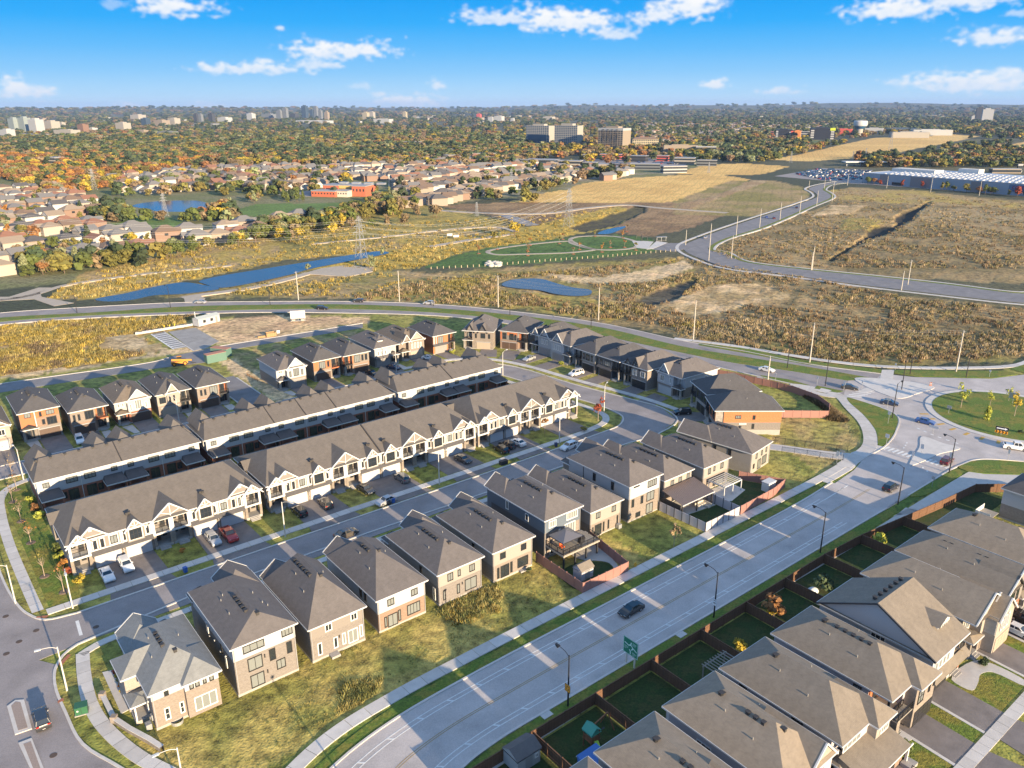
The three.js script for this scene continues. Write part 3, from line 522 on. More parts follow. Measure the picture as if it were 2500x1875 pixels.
function windowMesh(w,h,cols=1,frame='frameBlack',pane='glass',rows=1){
const key=[w.toFixed(1),h.toFixed(1),cols,rows].join();
if(!winCache.has(key)){
const f=new Mb(),t=.095;w=+w.toFixed(1);h=+h.toFixed(1);
f.box(-w /2-.03,w /2+.03,-.05,t,0,.09).box(-w /2-.03,w /2+.03,h-t,h+.03,0,.08).box(-w /2-.03,-w /2+t,t,h-t,0,.08).box(w /2-t,w /2+.03,t,h-t,0,.08);
for(let i=1;i<cols;i++){const x=-w /2+w*i /cols;f.box(x-.035,x+.035,t,h-t,.005,.07);}
for(let i=1;i<rows;i++){const y=h*i /rows;f.box(-w /2+t,w /2-t,y-.03,y+.03,.008,.066);}
winCache.set(key,[f.geo,boxGeo(-w /2+t,w /2-t,t,h-t,.002,.035)]);
}
const[a,b]=winCache.get(key),m=shade(new THREE.Mesh(a,M[frame]));m.name='window';part('pane',b,M[pane],m);
return m;
}
// faces of a house whose front-left corner is its origin: S looks to +z, W to -x, E to +x, N to -z
function onFace(m,face,at,y,o){
if(face==='S')m.position.set(at,y,o.zf??0);
if(face==='W'){m.position.set(o.xw??0,y,-at);m.rotation.y=-Math.PI /2;}
if(face==='E'){m.position.set(o.xe??o.w,y,-at);m.rotation.y=Math.PI /2;}
if(face==='N'){m.position.set(at,y,-o.d);m.rotation.y=Math.PI;}
return m;
}
function addWindow(root,o,face,x0,x1,y0,y1,cols,frame,pane,rows,off){const m=windowMesh(x1-x0,y1-y0,cols,frame,pane,rows);onFace(m,face,(x0+x1) /2,y0,off===undefined?o:{...o,zf:off});root.add(m);return m;}
const up=(m,...p)=>{const a=p[0],b=p[1],c=p[2];const ny=(b[2]-a[2])*(c[0]-a[0])-(b[0]-a[0])*(c[2]-a[2]);return m.poly(ny<0?[...p].reverse():p);};
// a hip or gable roof over x0..x1, zb..zf, eaves at y; the ridge runs along z unless axis is 'x'
function roofOver(m,trim,x0,x1,zf,zb,y,rise,o={}){
const t=.2,f=o.front??'hip',k=o.back??'hip';
if(o.axis==='x'){
const zm=(zf+zb) /2,half=(zf-zb) /2,rl=f==='hip'?(o.runF??half):0,rr=k==='hip'?(o.runB??half):0,a=[x0+rl,y+rise,zm],b=[x1-rr,y+rise,zm];
up(m,[x0,y,zf],[x1,y,zf],b,a);up(m,[x0,y,zb],a,b,[x1,y,zb]);
if(rl)up(m,[x0,y,zb],[x0,y,zf],a);if(rr)up(m,[x1,y,zf],[x1,y,zb],b);
}else{
const xm=o.xm??(x0+x1) /2,half=(x1-x0) /2,rf=f==='hip'?(o.runF??half):0,rb=k==='hip'?(o.runB??half):0,a=[xm,y+rise,zf-rf],b=[xm,y+rise,zb+rb];
up(m,[x0,y,zf],a,b,[x0,y,zb]);up(m,[x1,y,zf],[x1,y,zb],b,a);
if(rf)up(m,[x0,y,zf],[x1,y,zf],a);if(rb)up(m,[x0,y,zb],b,[x1,y,zb]);
if(trim&&!rf)for(const s of[x0,x1])trim.bar([s,y-.06,zf],[xm,y+rise-.06,zf],.09);
if(trim&&!rb)for(const s of[x0,x1])trim.bar([s,y-.06,zb],[xm,y+rise-.06,zb],.09);
}
m.quad([x0+.02,y-t+.01,zf-.02],[x0+.02,y-t+.01,zb+.02],[x1-.02,y-t+.01,zb+.02],[x1-.02,y-t+.01,zf-.02]);
if(trim){const g=o.open??'';trim.box(x0-.06,x0+.05,y-t,y-.004,zb,zf).box(x1-.05,x1+.06,y-t,y-.004,zb,zf);if(f==='hip'||o.axis==='x')trim.box(x0+.05,x1-.05,y-t,y-.005,zf-.05,zf+.06);if(k==='hip'||o.axis==='x')trim.box(x0+.05,x1-.05,y-t,y-.005,zb-.06,zb+.05);}
}
// a gable that looks to the front: roof prism running back into the main roof, its wall and boards
function frontGable(root,x0,x1,y,rise,zf,zb,wall,roof,trimMat='trim',truss=false){
const xm=(x0+x1) /2,r=new Mb(),t=new Mb(),o=.28,k=rise /((x1-x0) /2);
up(r,[x0-o,y-o*k,zf+.3],[xm,y+rise,zf+.3],[xm,y+rise,zb],[x0-o,y-o*k,zb]);up(r,[x1+o,y-o*k,zf+.3],[x1+o,y-o*k,zb],[xm,y+rise,zb],[xm,y+rise,zf+.3]);
part('gable_roof',r.geo,M[roof],root);
for(const[s,q]of[[x0-o,-1],[x1+o,1]])t.bar([s,y-o*k-.1,zf+.28],[xm,y+rise-.1,zf+.28],.1);
if(truss){t.bar([xm,y+.1,zf+.12],[xm,y+rise*.9,zf+.12],.07);for(const s of[-1,1])t.bar([xm,y+rise*.18,zf+.12],[xm+s*(x1-x0)*.25,y+rise*.45,zf+.12],.06);t.bar([x0+.1,y+.1,zf+.12],[x1-.1,y+.1,zf+.12],.09);}
part('gable_trim',t.geo,M[trimMat],root);
part('gable_wall',new Mb().tri([x0,y,zf+.02],[x1,y,zf+.02],[xm,y+rise,zf+.02]).tri([x1,y,zf-.1],[x0,y,zf-.1],[xm,y+rise,zf-.1]).geo,M[wall],root);
}
const garageGeo=new Map();
function garageDoor(root,x,w,mat,z=0,h=2.2,y=.06,cols=4){
const key=[w.toFixed(1),h,cols].join();
if(!garageGeo.has(key)){const m=new Mb(),rows=4;for(let i=0;i<rows;i++)for(let j=0;j<cols;j++)m.box(-w /2+w*j /cols+.025,-w /2+w*(j+1) /cols-.025,h*i /rows+.025,h*(i+1) /rows-.025,.02,.06);m.box(-w /2,w /2,0,h,0,.035);garageGeo.set(key,m.geo);}
const d=part('garage_door',garageGeo.get(key),M[mat],root);d.position.set(x,y,z+.005);return d;
}
function doorMesh(root,x,y,z,mat='doorBlack',w=.95,h=2.1,face='S',o={}){
const d=part('door',boxGeo(-w /2,w /2,0,h,0,.06),M[mat],root);onFace(d,face,x,y,{...o,zf:z});part('door_glass',boxGeo(-w*.25,w*.25,h*.35,h*.88,.05,.075),M.glass,d);return d;
}
function railing(root,pts,y,h=1,name='railing',mat='metalDark',glassy=false){
const m=new Mb(),g=new Mb();
for(let i=0;i<pts.length-1;i++){
const[a,b]=[pts[i],pts[i+1]],l=Math.hypot(b[0]-a[0],b[1]-a[1]),n=Math.max(1,Math.round(l /1.3));
m.bar([a[0],y+h,a[1]],[b[0],y+h,b[1]],.035);m.bar([a[0],y+.1,a[1]],[b[0],y+.1,b[1]],.025);
for(let k=0;k<=n;k++){const t=k /n,x=mix(a[0],b[0],t),z=mix(a[1],b[1],t);m.bar([x,y,z],[x,y+h,z],.035);}
if(glassy)g.bar([mix(a[0],b[0],.02),y+.52,mix(a[1],b[1],.02)],[mix(a[0],b[0],.98),y+.52,mix(a[1],b[1],.98)],.01);
else{const q=Math.round(l /.16);for(let k=1;k<q;k++){const t=k /q,x=mix(a[0],b[0],t),z=mix(a[1],b[1],t);m.bar([x,y+.1,z],[x,y+h,z],.012);}}
}
const r=part(name,m.geo,M[mat],root);
return r;
}
function ventRow(roof,pts){for(const p of pts){const v=part('roof_vent',ventGeo,M.vent,roof);v.position.set(...p);}}
const ventGeo=new Mb().box(-.2,.2,-.15,.26,-.2,.2).box(-.26,.26,.24,.3,-.26,.26).geo,pipeGeo=cyl(.06,.06,-.2,.3,8);
function pipes(roof,pts){for(const p of pts){const v=part('vent_pipe',pipeGeo,M.pipe,roof);v.position.set(...p);}}

// a detached house: boxes of wall, hip roof, windows; more is added by the caller
function house(o){
const p=W(o.a,o.b,o.h??0),root=thing('detached_house',o.label,'house',p,GRID+(o.phi??0)*Math.PI /180,o.group);
const{w,d,eave,split}=o,ov=o.ov??.4,fz=o.fz??.22;
part('foundation',boxGeo(-.02,w+.02,-.3,fz,-d-.02,.02),M.foundation,root);
const rc=o.recess,wallBox=(y0,y1,e)=>{const q=new Mb();if(!rc)return q.box(-e,w+e,y0,y1,-d-e,e).geo;const left=rc[0]<=0;q.box(-e,w+e,y0,y1,-d-e,-rc[2]);return(left?q.box(rc[1],w+e,y0,y1,-rc[2],e):q.box(-e,rc[0],y0,y1,-rc[2],e)).geo;};
part('lower_wall',wallBox(fz,split,0),M[o.lower],root);
part('upper_wall',wallBox(split,eave-.15,.025),M[o.upper],root);
const m=new Mb(),t=new Mb(),rise=o.rise??(w /2+ov)*.62;
roofOver(m,t,-ov,w+ov,ov,-d-ov,eave,rise,{runF:o.runF,runB:o.runB,front:o.front,back:o.backEnd,xm:o.xm});
for(const r of o.roofs??[])roofOver(m,t,...r);
const roof=part('roof',m.geo,M[o.roof],root);part('fascia',t.geo,M[o.fascia??'trim'],root);
if(o.front==='gable')part('gable_wall',new Mb().tri([0,eave-.15,.02],[w,eave-.15,.02],[w /2,eave+rise-.3,.02]).geo,M[o.upper],root);
const slope=(x,z)=>eave+Math.min(rise,(x+ov) /(w /2+ov)*rise,(w+ov-x) /(w /2+ov)*rise,(ov-z) /(o.runF??(w /2+ov))*rise,(z+d+ov) /(o.runB??(w /2+ov))*rise);
root.userData.slope=undefined;o.slope=slope;
const at=(x,z)=>[x,slope(x,z)+.02,z];
if(o.vents!==0){const x=w /2-.75,z0=-(o.runF??(w /2+ov))-.6;ventRow(roof,Array.from({length:o.vents??5},(_,i)=>at(x,z0-i*1.0)));ventRow(roof,[at(w /2+.25,-(o.runF??w /2)+.9)]);}
pipes(roof,[at(w*.22,-d*.35),at(w*.3,-d*.62),at(w*.72,-d*.5)]);
for(const q of o.win??[])addWindow(root,o,...q);
if(o.spouts!==0)for(const x of[.12,w-.12])part('downspout',boxGeo(x-.05,x+.05,.3,eave-.25,.03,.12),M[o.spout??'trimGrey'],root);
o.root=root;o.roofMesh=roof;
return root;
}
const B2='frameBlack',W2='frameWhite',BL='blind';

// ---------------------------------------------------------------- the row between the street and the main road, seen from its gardens
{
const row='detached houses with their backs to the main road';
const north=(root,o,kind)=>{ // the street side: a projecting room with its own roof, garage and door
const w=o.w,d=o.d,m=new Mb(),t=new Mb(),lo=kind%2?0:w-4.6;
part('front_room',boxGeo(lo+.1,lo+4.5,.2,o.eave-.16,-d-1.4,-d+.1),M[o.upper],root);
roofOver(m,t,lo-.3,lo+4.9,-d+4,-d-1.8,o.eave+.01,2.0,{back:kind===2?'hip':'gable',front:'hip'});
part('front_roof',m.geo,M[o.roof],root);part('front_fascia',t.geo,M.trim,root);
const q=kind%2?w-3.4:.1,r=new Mb(),s=new Mb();roofOver(r,s,q-.3,q+3.6,-d+.3,-d-2.3,Math.min(o.eave-1.4,o.split+1.4),.9);
part('porch_roof',r.geo,M[o.roof],root);part('porch_fascia',s.geo,M.trim,root);part('porch_wall',boxGeo(q,q+3.2,.2,Math.min(o.eave-1.6,o.split+1.2),-d-1.8,-d),M[o.lower],root);
const g=garageDoor(root,lo+2.3,4,'doorGrey');onFace(g,'N',lo+2.3,.06,{d:d+1.42});
};
let o;
// the corner house
o={a:14.4,b:87.8,w:7.8,d:13.4,eave:5.55,split:4.3,fz:.3,lower:'brickBeige',upper:'sidingWhite',roof:'roofLight',rise:2.9,vents:4,label:'corner house with pale grey hipped roof beside the side street',win:[['S',1.5,2.0,4.35,5.25,1,B2,'glass'],['S',1.2,1.8,.9,2.6,1,W2,'glass',2],['W',7.2,8,4.2,5.1,1,W2,BL],['W',2.6,3.2,1,2.3,1,W2,'glass'],['W',9,9.9,4.1,5.2,2,W2,BL]],
roofs:[[3.4,8.22,1.2,-6,5.56,1.75],[-2.2,5,-4.6,-9.6,5.54,1.8,{axis:'x'}]]};
let r=house(o);
part('garden_wing',boxGeo(3.75,7.8,.25,4.3,-1,.78),M.brickBeige,r);part('garden_wing_upper',boxGeo(3.72,7.83,4.3,5.4,-1,.8),M.sidingWhite,r);
part('side_wing',boxGeo(-1.8,.2,.25,5.4,-9.3,-5),M.stucco,r);part('porch_floor',boxGeo(-1.7,0,0,.5,-4.9,-2.4),M.foundation,r);
for(const[z,x]of[[-2.5,-1.55],[-4.8,-1.55]])part('porch_post',boxGeo(x-.09,x+.09,.5,3,z-.09,z+.09),M.trim,r);
{const m=new Mb(),t=new Mb();roofOver(m,t,-2.1,.3,-2.0,-5.2,3.1,.6,{axis:'x',back:'gable'});part('porch_roof',m.geo,M.roofLight,r);part('porch_fascia',t.geo,M.trim,r);}
addWindow(r,o,'S',4.3,4.75,4.4,5.2,1,B2,BL,1,.81);addWindow(r,o,'S',5.0,5.45,4.4,5.2,1,B2,BL,1,.81);addWindow(r,o,'S',5.9,6.35,4.4,5.2,1,B2,BL,1,.81);addWindow(r,o,'S',6.75,7.2,4.4,5.2,1,B2,BL,1,.81);
addWindow(r,o,'S',4.6,7.3,.9,2.9,3,W2,BL,1,.79);addWindow(r,o,'S',3.0,3.5,.95,2.5,1,W2,'glass',2);
{const g=new Mb();for(let i=0;i<10;i++){const t=Math.PI*i /10,q=Math.PI*(i+1) /10;g.quad([2.4+.75*Math.cos(t),-.1,.85*Math.sin(t)],[2.4+.75*Math.cos(q),-.1,.85*Math.sin(q)],[2.4+.75*Math.cos(q),.35,.85*Math.sin(q)],[2.4+.75*Math.cos(t),.35,.85*Math.sin(t)]);}part('window_well',g.geo,std([.5,.5,.52],{side:THREE.DoubleSide,metalness:.5,roughness:.4}),r);}
part('meter_box',boxGeo(-.18,0,.7,1.5,-1.6,-1.1),M.metalGrey,r);part('air_conditioner',boxGeo(-1,-.3,.05,.85,-1.3,-.5),M.metalGrey,r);
north(r,o,1);
// three storeys to the garden
o={a:24.4,b:87.3,w:8.3,d:15.6,eave:7.6,split:5.3,lower:'brickGrey',upper:'sidingWhite',roof:'roofGrey',rise:2.3,runF:3.0,runB:3.4,label:'tall house with white top storey and walkout basement next to corner house',win:[['S',1.3,4.1,5.95,7.1,3,B2,BL],['S',6.5,8,6.1,7.2,3,B2,BL],['S',1.7,3.6,3.0,4.9,2,B2,BL],['S',4.6,5.4,3.3,5.0,1,B2,'glass'],['S',7.0,7.7,3.3,5.0,1,B2,'glass'],['S',1.8,3.6,.35,2.3,2,B2,BL],['S',5.4,6.6,1.5,2.9,2,B2,BL],['W',4.2,4.8,4.2,5.4,1,B2,BL],['W',9.6,10.2,4.2,5.8,1,W2,BL],['W',3,3.5,2.6,4.1,1,W2,BL]]};
r=house(o);north(r,o,0);pipes(o.roofMesh,[[2,o.slope(2,-9),-9],[6.2,o.slope(6.2,-5),-5],[6.6,o.slope(6.6,-4.2),-4.2]]);
for(const[x,y]of[[3.95,4.7],[4.1,2.2]])part('wall_lamp',boxGeo(x-.07,x+.07,y-.5,y,.02,.16),M.trimDark,r);
for(let i=0;i<4;i++){const v=part('wall_vent',boxGeo(-.14,.02,0,.16,-.1,.1),M.trim,r);v.position.set(0,4.4-(i%2)*.5,-3-i*2.1);}
// steep pyramid
o={a:34.8,b:87.4,w:8.1,d:14.6,eave:5.65,split:3.7,lower:'brickGrey',upper:'sidingTaupe',roof:'roofGrey',rise:4.5,runF:5.6,runB:3.2,vents:6,label:'house with steep grey pyramid roof and taupe upper siding',win:[['S',2.2,3.2,4.0,5.1,2,W2,'glass'],['S',6.1,7.1,4.0,5.1,2,W2,'glass'],['S',.9,1.5,.75,2.6,1,W2,'glass'],['S',3.3,3.85,.8,2.5,1,W2,'glass'],['S',4.6,5.1,.8,2.6,1,W2,BL],['S',5.5,7.0,.5,2.6,2,W2,BL],['S',7.3,7.8,.8,2.7,1,W2,BL]]};
r=house(o);north(r,o,1);part('window_well',boxGeo(2.4,3.7,-.05,.3,.03,1.1),M.foundation,r);part('wall_lamp',boxGeo(4.1,4.24,2.2,2.6,.02,.14),M.trimDark,r);
// white upper storey, brown brick
o={a:45.2,b:87.4,w:8.0,d:14.8,eave:5.7,split:3.1,lower:'brickBrown',upper:'sidingWhite',roof:'roofGrey',rise:3.5,runF:7.4,runB:3.6,vents:3,label:'house with white upper siding over brown brick next to the steep pyramid roof',win:[['S',1.6,2.7,3.8,4.9,2,B2,BL],['S',5.6,6.7,3.8,4.9,2,B2,BL],['S',.95,1.35,.5,2.2,1,B2,BL],['S',1.55,3.1,.25,2.3,2,B2,BL],['S',3.3,3.65,.6,2.4,1,B2,BL],['S',4.8,7.0,.8,2.5,4,B2,BL],['W',3.2,3.9,3.6,5.1,1,B2,'glass'],['W',4.6,5.3,3.6,5.1,1,B2,'glass']]};
r=house(o);north(r,o,1);
// cream upper storey
o={a:55.6,b:87.4,w:8.1,d:14.6,eave:5.7,split:3.2,lower:'brickGrey',upper:'sidingCream',roof:'roofGrey',label:'cream sided house with three small upper windows and tall grass at its back',win:[['S',1.7,2.7,3.65,4.9,2,B2,BL],['S',3.6,4.1,3.8,4.9,1,B2,BL],['S',5.8,6.8,3.7,4.9,2,B2,BL],['S',.8,1.2,.7,2.4,1,B2,BL],['S',3.4,3.85,.8,2.4,1,B2,BL],['S',4.9,7.1,.6,2.6,2,B2,BL],['W',4.5,5.1,3.2,4.7,1,B2,'glass'],['W',.9,1.5,.6,2.6,1,W2,'glass']]};
r=house(o);north(r,o,0);part('wall_lamp',boxGeo(4.3,4.44,2.1,2.5,.02,.14),M.trimDark,r);
o={a:65.9,b:87.2,w:8.1,d:15.2,eave:5.65,split:2.9,lower:'brickBeige',upper:'sidingCream',roof:'roofGrey',label:'cream sided house with wide garden window left of the house with the deck',win:[['S',1.4,2.5,3.7,4.8,1,B2,'glass'],['S',5.7,6.8,3.7,4.8,1,B2,'glass'],['S',.8,1.2,.4,2.3,1,B2,'glass'],['S',1.5,3.2,.25,2.4,2,B2,'glass'],['S',3.5,3.9,.5,2.4,1,B2,'glass'],['S',5.0,7.2,.7,2.4,1,B2,'glass'],['W',5,5.6,3.4,4.7,1,B2,'glass']]};
r=house(o);north(r,o,0);part('window_well',boxGeo(5.2,6.6,-.05,.22,.03,.7),M.foundation,r);
// dark siding and raised deck
o={a:76.9,b:87.4,w:8.1,d:14.6,eave:7.45,split:4.8,lower:'brickBeige',upper:'sidingBlue',roof:'roofGrey',label:'dark blue-grey sided tall house with raised deck',win:[['S',.9,2.5,5.5,6.7,4,W2,BL],['S',4.9,7.4,5.6,7.0,5,W2,BL],['S',4.5,6.9,2.95,4.9,4,W2,BL],['S',3.2,3.5,3.1,4.5,1,W2,'glass'],['W',4.2,5,5.3,6.6,1,W2,'glass'],['W',9.6,10.4,5.3,6.9,1,W2,BL],['S',1.2,3,.4,2.2,2,W2,'glass']]};
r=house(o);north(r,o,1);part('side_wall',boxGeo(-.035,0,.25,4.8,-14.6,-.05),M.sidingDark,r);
{ // the deck with stair, glass guard and metal gazebo
const dk=thing('raised_deck','raised timber deck with glass guard behind the dark house','deck',W(76.9,87.36),GRID);
const m=new Mb();for(let i=0;i<36;i++)m.box(.2,8.3,2.6,2.66,.05+i*.125,.05+i*.125+.11);part('deck_boards',m.geo,M.woodDeck,dk);
part('rim',new Mb().box(.1,8.4,2.32,2.6,4.5,4.62).box(.1,.2,2.32,2.6,.03,4.5).box(8.3,8.4,2.32,2.6,.03,4.5).geo,std([.46,.42,.36],{map:sized(T.wood,1.2)}),dk);
for(const x of[.4,3,5.5,8.1])part('post',boxGeo(x-.12,x+.12,0,2.32,4.2,4.44),M.trimDark,dk);
railing(dk,[[.15,.1],[.15,4.56],[8.35,4.56],[8.35,1.9]],2.66,1.0,'guard');
for(let i=0;i<5;i++)part('guard_glass',boxGeo(.3+i*1.62,1.8+i*1.62,2.78,3.58,4.55,4.57),new THREE.MeshPhysicalMaterial({color:0xffffff,transmission:1,thickness:0,roughness:.02,ior:1.5}),dk);
for(let i=0;i<9;i++)part('step',boxGeo(8.5+i*.28,8.82+i*.28,2.4-i*.28,2.46-i*.28,.6,1.8),M.woodDeck,dk);
part('stringer',new Mb().bar([8.4,2.4,.6],[11,-.05,.6],.1).bar([8.4,2.4,1.8],[11,-.05,1.8],.1).geo,M.trimDark,dk);railing(dk,[[8.4,1.85],[8.5,1.85]],2.6,1,'stair_rail');
const gz=thing('gazebo','dark metal hardtop gazebo standing on the raised deck','gazebo',W(77.2,86.9,2.66),GRID),gr=new Mb();
roofOver(gr,null,-.1,4.3,3.9,.2,2.15,1.0,{runF:1.75,runB:1.75});part('canopy',gr.geo,std([.17,.165,.18],{roughness:.45,metalness:.4}),gz);
for(const[x,z]of[[.1,.4],[4.1,.4],[.1,3.7],[4.1,3.7]])part('post',boxGeo(x-.06,x+.06,0,2.15,z-.06,z+.06),M.trimDark,gz);
part('frame',new Mb().box(0,4.2,2.0,2.12,3.64,3.76).box(.04,.16,2.0,2.12,.4,3.7).box(4.04,4.16,2.0,2.12,.4,3.7).geo,M.trimDark,gz);
const ch=thing('garden_chair','orange cushioned chair under the gazebo on the deck','chair',W(78.4,84.7,2.66),GRID),oc=std([.62,.12,.03],{roughness:.9});
part('seat',boxGeo(-.35,.35,.3,.48,-.35,.35),oc,ch);part('backrest',boxGeo(-.35,.35,.48,1.05,-.35,-.2),oc,ch);for(const[x,z]of[[-.3,-.3],[.3,-.3],[-.3,.3],[.3,.3]])part('leg',boxGeo(x-.03,x+.03,0,.3,z-.03,z+.03),M.trimDark,ch);
const bb=thing('barbecue','black covered barbecue beside the gazebo on the deck','barbecue',W(82.4,84.2,2.66),GRID);part('cart',boxGeo(-.6,.6,0,.8,-.3,.3),M.trimDark,bb);part('lid',new Mb().box(-.45,.45,.8,1.15,-.28,.28).geo,M.metalDark,bb);
}
o={a:87.3,b:87.2,w:7.6,d:15.6,eave:5.5,split:2.75,lower:'brickBeige',upper:'sidingCream',roof:'roofGrey',label:'cream sided house with air conditioner right of the house with the deck',win:[['S',1.4,2.4,3.6,4.75,2,B2,BL],['S',5.3,6.3,3.6,4.75,2,B2,BL],['S',.5,.85,.4,2.1,1,B2,BL],['S',1.2,2.8,.2,2.3,2,B2,'glass'],['S',3.2,3.55,.5,2.3,1,B2,'glass'],['S',4.4,4.75,.6,2.3,1,B2,'glass'],['S',6.7,7,.8,2.4,1,B2,'glass']]};
r=house(o);north(r,o,1);part('air_conditioner',boxGeo(6.4,7.2,.05,.9,.2,.9),M.metalGrey,r);
o={a:96.8,b:87,w:8.3,d:16,eave:7.5,split:4.65,lower:'brickBeige',upper:'sidingWhite',roof:'roofGrey',label:'tall house with white siding and walkout basement left of the covered patio',win:[['S',4.9,7.3,5.6,6.9,4,B2,BL],['S',1.1,2.6,6.75,7.0,1,B2,'glass'],['S',.8,1.35,2.9,4.4,1,B2,'glass'],['S',3.2,3.8,2.9,4.4,1,B2,'glass'],['S',4.8,6.8,2.8,4.6,2,B2,BL],['S',2.0,3.2,.45,1.4,2,B2,'glass'],['S',4.8,6.6,.2,2.2,2,B2,BL],['W',3.8,4.5,5.2,6.7,1,B2,'glass'],['W',8.6,9.3,5.2,6.7,1,B2,'glass']]};
r=house(o);north(r,o,0);part('corner_board',boxGeo(-.06,.06,4.6,7.3,-12,-11.85),M.trimDark,r);
o={a:106.6,b:87.2,w:8.0,d:15.4,eave:5.6,split:2.9,lower:'brickBeige',upper:'sidingCream',roof:'roofGrey',label:'cream sided house behind the brown covered patio',win:[['S',1.9,2.8,3.7,4.8,2,B2,BL],['S',4.2,5.1,3.7,4.8,2,B2,BL],['S',6.6,7.4,3.7,4.9,2,B2,BL],['S',2.6,4.6,.3,2.3,2,B2,'glass']]};
r=house(o);north(r,o,1);
o={a:117,b:86.2,w:8.0,d:14.6,eave:5.5,split:2.9,lower:'brickBeige',upper:'sidingCream',roof:'roofGrey',label:'cream sided house behind the slatted pergola',win:[['S',1.5,2.3,3.5,4.7,2,B2,BL],['S',3.2,3.7,3.7,4.7,1,B2,BL],['S',5.4,6.3,3.6,4.8,2,B2,BL],['S',3.4,4.0,.4,2.2,1,B2,'glass'],['S',4.4,7,.3,2.4,4,B2,BL]]};
r=house(o);north(r,o,1);
o={a:131,b:85.0,phi:8,w:8.4,d:14.6,eave:5.0,split:2.4,fz:.2,lower:'stucco',upper:'sidingCream',roof:'roofGrey',rise:3.0,runF:6.2,vents:4,label:'pale house with broad grey roof at the end of the row by the fenced path',win:[['S',2,2.7,3,4.1,1,B2,BL],['S',4.4,5,3,4.1,1,B2,BL],['S',6.4,7,3.1,4.2,1,B2,BL],['S',1.2,1.8,1,2,1,B2,'glass'],['S',3.2,4.6,.2,2.3,2,B2,BL],['S',5.2,7.1,.6,2.5,4,B2,BL],['W',4.5,5.2,2.9,4.3,1,B2,'glass'],['W',8,8.7,2.9,4.3,1,B2,'glass']],roofs:[[-.5,5.2,-9,-17.5,5.02,2.2,{back:'gable'}]]};
r=house(o);part('front_room',boxGeo(.1,4.6,.2,4.85,-17,-14.4),M.sidingCream,r);
}

